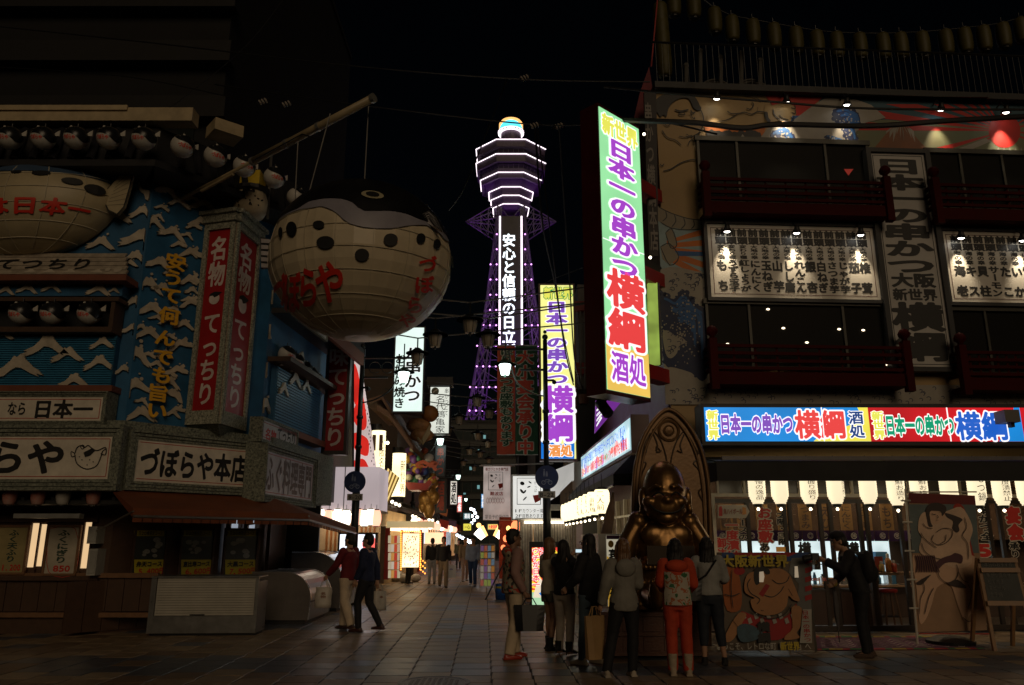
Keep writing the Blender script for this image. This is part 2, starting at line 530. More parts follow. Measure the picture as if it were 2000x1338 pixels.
# lattice shaft, four legs flaring
def half(py): # px half width of the shaft
 t=[(410,24),(500,34),(600,46),(700,60),(800,76),(860,88)]
 for(a,b),(c,d)in zip(t,t[1:]):
  if py<=c:return b+(d-b)*(py-a)/(c-a)
 return t[-1][1]+(py-860)*.2
ys=[410,440,470,500,530,560,590,620,650,690,730,770,815,860,900]
leg=MB();lat=MB();horz=MB()
LV=[]
for py in ys:
 z=zt(py);LV.append((hw(half(py),z)/1.0,z))
cor=[(-1,-1),(1,-1),(1,1),(-1,1)]
def TP(i,c,f=1.0):return Vector((TCX+c[0]*LV[i][0]*f,171+c[1]*LV[i][0]*f,LV[i][1]))
for c in cor:
 leg.tube([TP(i,c)for i in range(len(LV))],.3,6)
 for i in range(len(LV)-1):
  inn=(c[0]*.72,c[1]);inm=(c[0]*.72,c[1])
  leg.tube([TP(i,inn),TP(i+1,inm)],.2,5)
  lat.tube([TP(i,c),TP(i+1,inm)],.12,4);lat.tube([TP(i,inn),TP(i+1,c)],.12,4)
  lat.tube([TP(i,c),TP(i,inn)],.14,4)
for i in range(len(LV)-1):
 for k in range(4):
  a,b=cor[k],cor[(k+1)%4]
  horz.tube([TP(i,a),TP(i,b)],.14,5)
  mid=((a[0]+b[0])/2,(a[1]+b[1])/2)
  lat.tube([TP(i,a),TP(i+1,mid)],.1,4);lat.tube([TP(i,b),TP(i+1,mid)],.1,4)
leg.build('legs',steelp,tw);lat.build('lattice',steelp,tw,kind='stuff');horz.build('girders',steelp,tw,kind='stuff')
# outrigger trusses
for sx in(-1,1):
 m=MB();tip=Vector((TCX+sx*hw(88,75),171,zt(433)))
 for y_ in(-2,2):
  m.tube([tip,Vector((TCX+sx*3.5,171+y_,zt(405)))],.16,5);m.tube([tip,Vector((TCX+sx*3.5,171+y_,zt(433)))],.16,5)
  m.tube([tip,Vector((TCX+sx*4.2,171+y_,zt(462)))],.16,5)
  for t in(.25,.5,.75):
   for ya,yb in((405,433),(433,462)):
    A=Vector((TCX+sx*3.5,171+y_,zt(ya)));B=Vector((TCX+sx*3.6,171+y_,zt(yb)))
    m.tube([A.lerp(tip,t),B.lerp(tip,t)],.1,4);m.tube([A.lerp(tip,t),B.lerp(tip,t-.25)],.09,4)
 m.build('outrigger_truss',steelp,tw)
# neon sign on the front face
FN=Fr(TCX,171-9.5,0)
m=MB();pbox(m,FN,977,422,1018,860,-.4,0);m.build('sign_panel',mat('black sign panel',(.01,.01,.015),.4),tw)
m=MB()
for x in(976,1019):
 a0=FN.px(x,560)[0];m.tube([FN.p(a0,FN.px(x,423)[1],.2),FN.p(a0,FN.px(x,860)[1],.2)],.2,6)
m.build('neon_edge',neon,tw)
m=MB();pv(m,FN,'安心と信頼の日立グル',994,456,727,27,.045,.12);m.build('lettering',lit('cool white neon lettering',(.85,.97,1),1.8),tw)
m=MB()
for i in range(2,len(LV)-1):
 for s_ in(-1,1):
  n=2 if i<8 else 5 if i<11 else 7
  for q in range(n):
   x=TCX+s_*(FN.px(1019,500)[0]-TCX+.6+q*1.35)
   if abs(x-TCX)<LV[i][0]*1.08:m.ball((x,171-LV[i][0]-.3,LV[i][1]),.18,8,6)
m.build('neon_bulbs',purd,tw,kind='stuff')
for(x_,y_,zl,aim,pw)in((-22,148,8,34,42000),(22,148,8,40,42000),(-12,160,50,74,4500),(12,160,50,76,4500),(0,150,30,60,22000)):
 l=bpy.data.lights.new('purple_floodlight','SPOT');l.energy=pw;l.color=(.5,.1,1);l.shadow_soft_size=.5;l.spot_size=R(46);l.spot_blend=.6
 o=bpy.data.objects.new('purple_floodlight',l);COL.objects.link(o);o.parent=tw;o.location=(x_-tw.location.x,y_-171,zl)
 o.rotation_euler=(Vector((0,171,aim))-Vector((x_,y_,zl))).to_track_quat('-Z','Y').to_euler()
# ================================================================ dark masses behind
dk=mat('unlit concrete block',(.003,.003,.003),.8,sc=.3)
def block(name,label,x0,x1,y0,y1,h,wx=0,wz=0,m_=None,cat='building'):
 t=thing(name,label,cat,((x0+x1)/2,(y0+y1)/2,0))
 MB().wbox(x0,x1,y0,y1,0,h).build('wall',m_ or dk,t)
 MB().wbox(x0-.1,x1+.1,y0-.1,y1+.1,h,h+.4).build('parapet',m_ or dk,t)
 return t
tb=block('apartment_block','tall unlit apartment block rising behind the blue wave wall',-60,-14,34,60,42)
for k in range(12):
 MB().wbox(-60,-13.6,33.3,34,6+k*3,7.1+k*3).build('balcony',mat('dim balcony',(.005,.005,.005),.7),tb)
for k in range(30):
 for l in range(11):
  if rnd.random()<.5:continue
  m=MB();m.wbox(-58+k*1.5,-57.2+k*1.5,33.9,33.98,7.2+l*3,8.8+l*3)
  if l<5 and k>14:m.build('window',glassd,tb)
# concrete building under the tower
fb=block('office_building','dim grey concrete building with window rows across the end of the street',-40,14,130,142,20.6,m_=mat('dim grey render',(.05,.053,.05),.8))
FB_=Fr(0,130,0)
m2=mat('dim office glass',(.03,.045,.045),.2)
for r_ in range(7):
 z0=.6+r_*2.85
 m=MB();m.box(FB_,-28,8,z0+1.75,z0+2.5,0,.35);m.build('floor_band',mat('pale band',(.1,.104,.097),.7),fb)
 for k in range(22):
  x=-26+k*1.5
  MB().box(FB_,x,x+1.3,z0,z0+1.65,0,.06).build('window',m2,fb)
litw=lit('office light',(.35,.8,.85),.35)
for(px_,py_)in((944,857),(933,885),(917,918),(932,955),(905,970),(951,930),(888,900)):
 a_,z_=FB_.px(px_,py_)
 MB().box(FB_,a_,a_+.4,z_,z_+.6,.07,.1).build('lit_window',litw,fb)
# ================================================================ LEFT: the pufferfish restaurant (three faces)
FA=Fr(-6.9,13.9,0)
angB=math.degrees(math.atan2(2.1,1.75))
FBk=Fr(-6.9,13.9,angB)
LB=math.hypot(1.75,2.1)
angC=math.degrees(math.atan2(4.0,.3))
FC=Fr(-5.15,16.0,angC);LC=4.0
rb=thing('restaurant_building','three storey corner restaurant with blue walls covered in cream wave boards','building',(-7,15,0))
def onpoly(d,z,a_start=-4.2,c_end=None):
 """outline A-B-C pushed outward by d"""
 def corner(f1,f2,o):
  n1,n2=f1.n,f2.n;k=d/(1+n1.dot(n2));q=o+(n1+n2)*k;return Vector((q.x,q.y,z))
 c=LC if c_end is None else c_end
 return[FA.p(a_start,z,d),corner(FA,FBk,FBk.O),corner(FBk,FC,FC.O),FC.p(c,z,d)]
def band(mb,d0,d1,z0,z1,a_start=-4.2,c_end=None,closed=True):
 o0,o1=onpoly(d1,z0,a_start,c_end),onpoly(d1,z1,a_start,c_end)
 i0,i1=onpoly(d0,z0,a_start,c_end),onpoly(d0,z1,a_start,c_end)
 for k in range(3):
  mb.quad(o0[k],o0[k+1],o1[k+1],o1[k]);mb.quad(o1[k],o1[k+1],i1[k+1],i1[k]);mb.quad(i0[k],i0[k+1],o0[k+1],o0[k])
 mb.quad(o0[0],o1[0],i1[0],i0[0]);mb.quad(o0[3],i0[3],i1[3],o1[3])
 return mb
band(MB(),-5,0,3.55,9.0).build('wall',bluew,rb)
m=MB();band(m,-5,-.75,0,2.6);m.build('ground_floor_wall',wood_d,rb)
m=MB();band(m,-5,.02,2.55,3.56);m.build('floor_slab',black,rb)
m=MB();band(m,-5,.75,8.25,8.38);band(m,-5,.5,8.38,9.15);m.build('eave',mat('black roof eave',(.012,.012,.014),.6),rb)
m=MB();o=onpoly(-4.9,9.0);m.quad(*onpoly(.5,9.16),*[onpoly(-5,9.16)[k]for k in(3,0)]);m.build('roof',black,rb)
# pale parapet board on the roof
cream=mat('weathered cream board',(.5,.4,.24),.6,var=.3,sc=3)
m=MB();m.box(Fr(0,13.5,0),-11,-5.98,9.2,9.47,0,.3);m.box(Fr(0,13.5,0),-11,-7.2,9.4,9.50,.3,.34);m.build('parapet_board',cream,rb)
m=MB();m.box(Fr(-5.95,13.8,40),0,.55,9.16,9.4,0,.5);m.build('parapet_board',cream,rb)
# roof tile ribs along the eave, one by one
tileM=mat('black eave tile',(.02,.02,.024),.35)
for seg_,f_,L_ in((0,FA,4.2),(1,FBk,LB),(2,FC,LC)):
 n=int(L_/.34)
 for k in range(n):
  a=(-4.2 if seg_==0 else 0)+(k+.5)*L_/n
  MB().tube([f_.p(a,8.4,.72),f_.p(a,9.13,.5)],.07,6).build('eave_tile',tileM,rb)
# ---- wave boards (relief, one part each)
WV=[(-1,-.5),(-.82,-.4),(-1.02,-.34),(-.74,-.26),(-.92,-.18),(-.5,-.02),(-.26,.2),(-.12,.4),(.02,.34),(.14,.46),(.3,.38),(.34,.22),(.5,.04),(.66,-.16),(.84,-.34),(1.02,-.6),(.76,-.5),
(.84,-.64),(.54,-.46),(.3,-.26),(.12,-.14),(-.06,-.12),(-.26,-.24),(-.5,-.4),(-.72,-.46)]
WV2=[(-1,-.42),(-.7,-.18),(-.34,.12),(.0,.4),(.2,.3),(.42,.42),(.6,.56),(.7,.34),(.56,.18),(.7,.06),(.9,.06),(1.04,-.12),(.88,-.22),(1.0,-.36),(.64,-.3),(.42,-.26),(.22,-.16),(-.02,-.08),(-.28,-.24),(-.6,-.44),(-.86,-.5)]
WV3=[(-1,.6),(-.84,.34),(-.5,.16),(-.1,.1),(.22,.2),(.42,.34),(.6,.22),(.76,-.04),(.9,-.26),(1.04,-.62),(.72,-.6),(.5,-.38),(.26,-.26),(-.1,-.28),(-.5,-.16),(-.86,.1)]
def wave(fr,x,y,w,flip=1,kind=0,rot=0.0,d=.05,t=.04,dots=2,parent=None,lim=None,name='wave_board'):
 a,z=fr.px(x,y,d);s=(fr.px(x+w/2,y,d)[0]-a)
 s=abs(s)*.98;P=(WV,WV2,WV3)[kind]
 c,sn=math.cos(rot),math.sin(rot)
 pts=[]
 for(px_,pz)in P:
  px_+=rnd.uniform(-.03,.03);pz+=rnd.uniform(-.03,.03)
  X=px_*s*flip;Y=pz*s*.95
  X,Y=X*c-Y*sn,X*sn+Y*c
  A=a+X
  if lim:A=min(max(A,lim[0]),lim[1])
  pts.append((A,z+Y))
 m=MB();m.prism(fr,pts,d-t,d)
 for k in range(dots):
  an=rnd.uniform(.3,1.3);r=s*rnd.uniform(.05,.11);L=s*rnd.uniform(.55,.8)
  A,B=a+flip*L*math.cos(an)*.8,z+L*math.sin(an)
  if lim and not(lim[0]+r<A<lim[1]-r):continue
  m.prism(fr,[(A+r*math.cos(q*PI/4),B+r*math.sin(q*PI/4))for q in range(8)],d-t*.7,d-.01)
 return m.build(name,waveM,parent or rb)
BW=[(240,340,66,-1,2,0,3),(306,330,58,1,0,0,2),(392,352,70,1,1,.1,3),(280,372,40,1,2,-.6,0),(352,393,48,-1,0,0,2),(276,412,56,1,0,.1,2),(400,398,60,1,0,.1,2),
(274,462,88,1,0,-.05,2),(337,452,58,1,0,0,3),(372,492,52,1,1,.15,2),(312,512,62,1,0,0,1),(372,545,50,1,1,.2,2),(290,553,66,1,0,0,2),(372,590,46,1,1,.25,1),
(298,602,68,1,0,.05,1),(360,632,42,1,0,.1,1),(290,648,60,1,0,.12,1),(352,672,50,1,1,.3,1),(266,690,74,1,0,-.1,2),(346,722,46,1,1,.1,2),(262,752,70,1,0,.3,3),
(338,768,46,1,2,-.2,1),(275,806,66,1,0,.12,3),(338,806,34,1,0,.0,2),(322,690,36,1,0,.1,1),(250,512,40,1,0,.1,2),(330,372,50,1,0,-.1,2),(392,432,52,1,1,.1,1),(300,432,50,1,0,.1,2),(262,588,56,1,0,.1,2),(258,640,48,1,0,.0,1),(330,745,50,1,0,.0,2),(240,720,40,1,0,.2,1),(318,560,46,1,0,.0,1),(330,625,44,1,1,.1,1),(224,420,70,1,0,.1,2),(262,500,60,1,0,.1,1),(204,385,50,1,2,-.3,1)]
for(x,y,w,f,k,r,dn)in BW:
 fr=FBk;lim=(.02,LB-.02)
 if x<236+(830-y)*.13:fr=FA;lim=(-4,-.03)
 wave(fr,x,y,w,f,k,r,dots=dn,lim=lim)
rw=random.Random(4)
for q in range(26):
 y=350+q*18;x=rw.uniform(250+(830-y)*.11,385);wave(FBk,x,y,rw.uniform(26,38),1,q%2,rw.uniform(-.15,.2),dots=1,lim=(.02,LB-.02),d=.045)
for(x,y,w,f,k)in((196,472,60,1,0),(180,330,50,1,2),(110,318,60,1,0),(14,318,50,1,0)):
 wave(FA,x,y,w,f,k,dots=1,lim=(-4,-.03))
for(x,y,w)in((505,470,40),(530,400,44),(556,432,40),(512,560,34),(520,640,36),(512,715,30),(520,790,34),(500,845,30)):
 wave(FBk if x<500 else FC,x,y,24 if x>500 else w,1,0,.1,dots=2,lim=(.02,LC)if x>=500 else(0,LB-.02))
# orange lettering boards down the chamfered face
orl=mat('ochre lettering',(.85,.46,.03),.5,var=.15)
for i,(ch,x,y)in enumerate(zip('安うて何んでも旨い',(343,338,334,330,322,318,315,308,306),(512,543,577,617,660,697,733,768,802))):
 a,z=FBk.px(x,y,.12);w=FBk.px(x+20,y,.12)[0]-a
 m=MB()
 for k in range(4):put(m,ch,lambda X,Y:FBk.p(a+(X-.5)*w*2.1,z+(Y-.5)*w*1.7,.12+k*.008),.05)
 m.build('lettering_board',orl,rb)
# ---- balcony / shutters on face A
FA2=FA.off(.25)
m=MB();pbox(m,FA,-60,545,240,578,0,.3);m.build('wave_strip',bluew,rb)
for(x,y,w)in((52,562,44),(100,560,42),(192,564,52),(10,566,40),(222,566,24)):
 wave(FA.off(.3),x,y,w,1,0,0,dots=1,d=.03,lim=(-4,-.1))
sh=MB();pbox(sh,FA,-60,655,222,752,.0,.16);sh.build('shutter_backing',bluew,rb)
shm=mat('blue shutter slat',(.04,.2,.36),.5,var=.25)
z_hi,z_lo=FA.px(100,655,.2)[1],FA.px(100,752,.2)[1]
aR=FA.px(222,700,.2)[0]
n=22
for k in range(n):
 z=z_lo+(k+.5)*(z_hi-z_lo)/n
 m=MB();m.hexa([FA.p(-4,z-.028,.22),FA.p(aR,z-.028,.22),FA.p(aR,z-.03,.16),FA.p(-4,z-.03,.16),FA.p(-4,z+.01,.19),FA.p(aR,z+.01,.19),FA.p(aR,z+.03,.16),FA.p(-4,z+.03,.16)])
 m.build('shutter_slat',shm,rb)
for(x,y,w,f)in((88,672,92,1),(130,690,66,1),(198,668,52,1),(32,712,100,1),(192,706,64,1),(142,742,66,1),(2,652,50,1)):
 wave(FA.off(.22),x,y,w,f,0,.12,dots=0,d=.035,lim=(-4,aR))
brn=mat('red brown fascia',(.2,.06,.03),.55)
m=MB();pbox(m,FA,-60,752,218,764,0,.35);m.build('shutter_sill',brn,rb)
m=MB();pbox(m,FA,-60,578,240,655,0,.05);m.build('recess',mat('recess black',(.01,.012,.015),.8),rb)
for(a0,a1,a2,a3)in((-60,580,232,588),(-60,638,218,648)):
 m=MB();pbox(m,FA,a0,a1,a2,a3,.05,.42);m.build('rail',wood_d,rb)
for x in(214,):
 m=MB();pbox(m,FA,x,588,x+8,648,.05,.4);m.build('post',wood_d,rb)
# sloped name board with a plank roof
m=MB()
a0,a1=-4.2,FA.px(250,515,.5)[0]
zt_,zb_=FA.px(120,494,.2)[1],FA.px(120,537,.5)[1]
nb=thing('name_board','long slanting plank board with four dark brush characters over the shutters','sign',(-8.5,13.6,zb_))
pl_m=mat('weathered grey plank',(.42,.36,.28),.65,var=.4,sc=7,bump=.25)
for k in range(5):
 z0=zb_+(zt_-zb_)*k/5;z1=zb_+(zt_-zb_)*(k+1)/5-.008;d0=.55-.35*k/5;d1=.55-.35*(k+1)/5
 e0=a1-.25*k/5
 MB().hexa([FA.p(a0,z0,d0),FA.p(e0,z0,d0),FA.p(e0,z0,d0-.05),FA.p(a0,z0,d0-.05),FA.p(a0,z1,d1),FA.p(e0,z1,d1),FA.p(e0,z1,d1-.05),FA.p(a0,z1,d1-.05)]).build('plank',pl_m,nb)
m=MB()
def slp(a,z):t=(z-zb_)/(zt_-zb_);return FA.p(a,z,.55-.35*t+.012)
for ch,x in zip('てつちり',(14,62,112,160)):
 a,z=FA.px(x,515,.4);w=.42
 put(m,ch,lambda X,Y:slp(a+(X-.5)*w,z-w*.36+Y*w*.72),.04)
m.build('lettering',inkm,nb)
m=MB();m.box(FA,a0,a1+.03,zb_-.12,zb_-.01,.1,.56);m.build('fascia',brn,nb)
m=MB()
for x,r in((210,.045),(230,.07)):
 a,z=FA.px(x,526,.5);m.add([slp(a+r*math.cos(q*PI/6),z+r*math.sin(q*PI/6))for q in range(12)],[tuple(range(12))])
for x in(60,97,137,190):
 a,z=FA.px(x,531,.5);m.add([slp(a-.13,z-.03),slp(a+.13,z-.03),slp(a+.02,z+.06),slp(a-.03,z+.05)],[(0,1,2,3)])
m.build('painted_foam',waveM,nb)
# ---- sign panels in speckled frames
thin_red=mat('thin red line',(.45,.05,.03),.5,var=0)
def framed(fr,x0,y0,x1,y1,d,brd,name,label,texts,face=whitep,frame=speck_d,lines=True,rings=3,bk=.05):
 xm,ym=(x0+x1)/2,(y0+y1)/2
 A0,A1=fr.px(x0,ym,d)[0],fr.px(x1,ym,d)[0];Z0,Z1=fr.px(xm,y1,d)[1],fr.px(xm,y0,d)[1]
 c=fr.p((A0+A1)/2,Z0,d)
 t=thing(name,label,'sign',c)
 MB().box(fr,A0,A1,Z0,Z1,bk,d).build('face',face,t)
 for k in range(rings):
  b0,b1=brd*k/rings,brd*(k+1)/rings-.012;dd=d+.02+.025*k
  m=MB()
  m.box(fr,A0-b1,A1+b1,Z1+b0,Z1+b1,bk,dd);m.box(fr,A0-b1,A1+b1,Z0-b1,Z0-b0,bk,dd)
  m.box(fr,A0-b1,A0-b0,Z0-b0,Z1+b0,bk,dd);m.box(fr,A1+b0,A1+b1,Z0-b0,Z1+b0,bk,dd)
  m.build('frame_moulding',frame,t)
 if lines:
  m=MB();g=.045
  for z in(Z0+g,Z1-g):m.box(fr,A0+g,A1-g,z-.006,z+.006,d,d+.003)
  m.box(fr,A1-g-.006,A1-g+.006,Z0+g,Z1-g,d,d+.002)
  m.build('border_line',thin_red,t)
 for(s,ux0,uy0,ux1,uy1,off,mm)in texts:
  m=MB();ph(m,fr,s,ux0,ux1,uy0,uy1,off,d+.006);m.build('lettering',mm,t)
 return t,(A0,A1,Z0,Z1)
FAs=FA
framed(FAs,-70,775,200,822,.38,.1,'shop_sign','narrow cream sign reading nara nihon-ichi under the wave shutters',[('なら',14,784,52,812,.04,inkm),('日本一',64,780,182,818,.055,inkm)])
t_,_b=framed(FAs,-120,852,216,936,.5,.2,'shop_sign','large cream sign with bold brush letters and a drawn pufferfish',[('づぼらや',-178,858,128,928,.06,inkm)])
# drawn pufferfish
m=MB();d=.51
m.pstroke(FAs,[(146,886),(150,905),(168,916),(188,910),(197,892),(200,882),(208,876)],.018,d)
m.pstroke(FAs,[(146,886),(150,875),(158,870),(165,874),(172,870),(180,876),(190,880),(206,874),(206,888),(196,886)],.018,d)
m.pstroke(FAs,[(157,873),(161,869),(165,873),(161,877),(157,873)],.014,d)
m.ppoly(FAs,[(163,884),(178,876),(186,880),(176,890),(166,893)],d)
for x,y in((160,898),(170,908),(182,902),(155,892),(175,898)):m.ppoly(FAs,[(x-1.5,y),(x,y-1.5),(x+1.5,y),(x,y+1.5)],d)
m.pstroke(FAs,[(146,886),(139,882),(140,892),(147,890)],.014,d)
m.build('fish_drawing',inkm,t_)
framed(FBk,264,868,490,946,.42,.17,'shop_sign','cream sign with bold brush letters above the orange awning on the chamfered corner',[('づぼらや本店',272,880,484,938,.06,inkm)])
framed(FC,518,893,611,972,.42,.16,'shop_sign','pale sign facing the street listing pufferfish cuisine, right of the corner sign',[('ふぐ料理専門',519,896,609,968,.04,mat('brown lettering',(.12,.08,.07),.5,var=0))],face=mat('pale lilac panel',(.58,.56,.6),.35))
framed(FC,512,832,580,868,.3,.07,'shop_sign','small white sign with two red and four black characters beside the prism sign',[('名物',518,838,540,862,.05,redlet),('てっちり',541,838,578,868,.04,inkm)],face=mat('white panel',(.66,.66,.66),.4),rings=1)
# speckled base band behind the signs
m=MB();band(m,.0,.36,FA.px(100,956,.4)[1],FA.px(100,768,.36)[1]-.0)
zb0=FA.px(100,956,.4)[1]
m=MB();band(m,0,.34,zb0,3.62);m.build('sign_band',speck_d,rb)
# C face upper: awning roofs, shutters
zC=lambda x,y:FC.px(x,y,.1)[1]
shC=MB();a0,a1=.35,3.3
z0_,z1_=3.95,5.2
MB().box(FC,a0,a1,z0_,z1_,0,.12).build('shutter_backing',bluew,rb)
for k in range(20):
 z=z0_+(k+.5)*(z1_-z0_)/20
 MB().box(FC,a0,a1,z-.022,z+.018,.12,.15).build('shutter_slat',shm,rb)
for(x,y,w,f)in((562,702,26,1),(590,700,22,1),(578,738,24,1),(600,752,18,1),(556,758,20,1),(604,722,16,1)):
 wave(FC.off(.15),x,y,w,f,0,.1,dots=0,d=.04,lim=(a0,a1))
MB().box(FC,a0-.1,a1+.1,z0_-.14,z0_,0,.3).build('shutter_sill',brn,rb)
MB().box(FC,.1,LC,6.3,6.42,0,1.0).build('canopy',black,rb)
MB().box(FC,.1,LC,6.0,6.3,.9,1.0).build('canopy_fascia',brn,rb)
MB().box(FC,.1,LC,5.25,5.35,0,.5).build('rail',wood_d,rb)
sb,_=framed(FC,575,600,640,640,1.05,.05,'shop_sign','faded white strip sign on the canopy partly behind the big pufferfish',[('てっちり',580,606,636,636,.04,inkm)],face=mat('faded strip',(.5,.5,.52),.5),lines=False,rings=1,bk=1.0)
# ground floor: planks of the wainscot, one by one
FAg=FA.off(-.75)
m=MB()
zp1,zp0=FAg.px(100,1150,0)[1],FAg.px(100,1196,0)[1]
k=0
a=-4.2
while a<0.55:
 w=.3;MB().box(FAg,a,a+w-.012,.38,.95,0,.03+rnd.uniform(0,.008)).build('wainscot_plank',wood_d,rb);a+=w
MB().box(FAg,-4.2,.6,.95,1.03,0,.1).build('dado_rail',wood_m,rb)
MB().box(FAg,-4.2,.6,.28,.36,0,.08).build('skirting_rail',wood_m,rb)
FBg=FBk.off(-.75,-.0)
for k in range(9):MB().box(FBg,-.3+k*.32,-.3+k*.32+.305,.05,.9,0,.03).build('wainscot_plank',wood_d,rb)
# small tiled pent roof over the windows of face A
m=MB();m.hexa([FAg.p(-4.2,2.2,.9),FAg.p(.6,2.2,.9),FAg.p(.6,2.2,0),FAg.p(-4.2,2.2,0),FAg.p(-4.2,2.26,.92),FAg.p(.6,2.26,.92),FAg.p(.6,2.52,0),FAg.p(-4.2,2.52,0)]);m.build('pent_roof',mat('grey roof tiles',(.06,.062,.06),.5),rb)
for k in range(18):
 a=-4.1+k*.26;MB().tube([FAg.p(a,2.29,.93),FAg.p(a,2.54,0)],.035,6).build('roof_tile',mat('grey roof tiles',(.06,.062,.06),.5),rb)
m=MB();pbox(m,FAg,26,1003,155,1012,.75,.9);m.build('light_fitting',mat('galvanised',(.4,.4,.38),.4,.6),rb)
# windows: warm lit strips behind posters
warm=lit('warm window light',(1,.68,.36),.75)
m=MB()
for(x0,y0,x1,y1)in((56,1022,70,1108),(73,1024,86,1106),(160,1020,174,1110)):pbox(m,FAg,x0,y0,x1,y1,0,.02)
m.build('lit_window',warm,rb)
m=MB()
for x in(54,71.5,87,158,175):pbox(m,FAg,x-1.5,1015,x+1.5,1128,0,.06)
pbox(m,FAg,-60,1012,190,1020,0,.08);pbox(m,FAg,-60,1125,190,1134,0,.12);m.build('window_frame',wood_d,rb)
# ---------------- posters
def poster(fr,x0,y0,x1,y1,d,label,face,texts=(),frm=wood_m,name='poster',cat='poster',fb=4,polys=(),strokes=(),group=None,thick=.03):
 a0,a1=fr.px(x0,(y0+y1)/2,d)[0],fr.px(x1,(y0+y1)/2,d)[0];z0,z1=fr.px((x0+x1)/2,y1,d)[1],fr.px((x0+x1)/2,y0,d)[1]
 t=thing(name,label,cat,fr.p((a0+a1)/2,z0,d),group)
 if frm:
  g=abs(fr.px(x0+fb,y0,d)[0]-fr.px(x0,y0,d)[0]);m=MB()
  m.box(fr,a0-g,a1+g,z1,z1+g,d-thick,d+.02);m.box(fr,a0-g,a1+g,z0-g,z0,d-thick,d+.02)
  m.box(fr,a0-g,a0,z0,z1,d-thick,d+.02);m.box(fr,a1,a1+g,z0,z1,d-thick,d+.02);m.build('frame',frm,t)
 MB().box(fr,a0,a1,z0,z1,d-thick,d).build('sheet',face,t)
 i=0
 for(pts,mm)in polys:
  i+=1;MB().ppoly(fr,pts,d+.002*i).build('printed_shape',mm,t)
 for(pl,w,mm)in strokes:
  m=MB()
  for pts in pl:m.pstroke(fr,pts,w,d+.002*(i+1))
  m.build('printed_line',mm,t)
 for(vert,s,p0,p1,p2,p3,off,mm)in texts:
  m=MB()
  (pv if vert else ph)(m,fr,s,p0,p1,p2,p3,off,d+.002*(i+3));m.build('lettering',mm,t)
 return t
paper=mat('cream paper',(.5,.45,.35),.6);paper_y=mat('yellowed paper',(.34,.28,.12),.6)
grn=mat('dark green lettering',(.03,.06,.04),.5,var=0)
poster(FAg,-12,1030,50,1118,.12,'yellowed menu poster priced 1,200 at the very left window',paper_y,[(1,'ふく天ふり',24,1034,1098,20,.05,grn),(0,'1.200',4,40,1100,1116,.05,redlet)])
poster(FAg,92,1030,150,1120,.12,'cream menu poster priced 850 between two lit window slits',paper,[(1,'ふくにぎり',122,1034,1100,24,.06,grn),(0,'850',103,137,1102,1118,.06,redlet)],strokes=[([[(95,1033),(147,1033),(147,1117),(95,1117),(95,1033)]],.012,thin_red)])
yel=mat('yellow print',(.5,.42,.02),.5,var=.1);dkf=mat('dark food photograph',(.03,.035,.03),.4,var=.5,sc=30)
dish=mat('white dish print',(.3,.3,.27),.4,var=.4,sc=40)
for(x0,x1,nm,pr,lb)in((262,321,'弁天コース','5,400円','food course poster priced 5,400 yen, first of three under the orange awning'),(354,414,'恵比寿コース','6,600円','food course poster priced 6,600 yen, middle of three under the orange awning'),(440,500,'大黒コース','7,500円','food course poster priced 7,500 yen, nearest the corner under the orange awning')):
 y0=1036
 dd=[]
 for k in range(8):
  cx,cy,r=rnd.uniform(x0+9,x1-9),rnd.uniform(y0+18,y0+50),rnd.uniform(3.5,8)
  dd.append(([(cx+r*math.cos(q),cy+r*.7*math.sin(q))for q in[k_*PI/5 for k_ in range(10)]],dish))
 poster(FBg,x0,y0,x1,1122,.08,lb,dkf,
[(0,'1日20食限定コース',x0+3,x1-3,y0+1,y0+10,.03,inkm),(0,nm,x0+4,x1-4,y0+60,y0+71,.06,inkm),(0,pr,x0+8,x1-3,y0+72,y0+86,.05,redlet)],
polys=[([(x0,y0),(x1,y0),(x1,y0+11),(x0,y0+11)],yel),([(x0,y0+57),(x1,y0+57),(x1,y0+86),(x0,y0+86)],yel)]+dd,frm=wood_d)
# air conditioner boxes
for(y0,y1,lb)in((1028,1062,'small white wall box above a larger one beside the lit window slit'),(1072,1124,'taller white wall box under a smaller one beside the lit window slit')):
 t=thing('wall_box',lb,'meter box',FAg.p(*FAg.px(180,y1,.2),.2))
 m=MB();pbox(m,FAg,171,y0,188,y1,.0,.3);m.build('casing',mat('old white plastic',(.4,.4,.36),.5),t)
 m=MB();pbox(m,FAg,173,y0+4,186,y1-4,.3,.315);m.build('lid',mat('old white plastic lid',(.33,.33,.3),.5),t)
# ---------------- orange awning on B and C
aw=thing('awning','long burnt orange canvas awning wrapping the chamfered corner above the food posters','awning',(-5.5,14.6,2))
orc=mat('burnt orange canvas',(.17,.045,.01),.75,var=.3,sc=2,bump=.3)
def bl(d,z):return[FBk.p(-.25,z,d),onpoly(d,z)[2],FC.p(4.2,z-(.36 if z>2.3 else .2),min(d,.95))]
top,out,low=bl(.36,2.44),bl(1.25,2.1),bl(1.27,1.95)
m=MB()
for k in range(2):
 m.quad(top[k],top[k+1],out[k+1],out[k]);m.quad(out[k+1],out[k],low[k],low[k+1])
m.quad(top[0],out[0],low[0],top[0]-Z*.02);m.build('canvas',orc,aw)
m=MB();m.tube([low[0]+Z*.02,low[1]+Z*.02,low[2]+Z*.02],.025,6);m.build('front_bar',mat('dull aluminium',(.3,.29,.27),.4,.8),aw)
m=MB()
for q in range(40):
 P=low[0].lerp(low[1],q/20)if q<20 else low[1].lerp(low[2],(q-20)/20)
 Q=low[0].lerp(low[1],(q+.9)/20)if q<20 else low[1].lerp(low[2],(q-19.1)/20)
 m.quad(P,Q,Q-Z*.07,P-Z*.07)
m.build('valance_scallops',orc,aw)
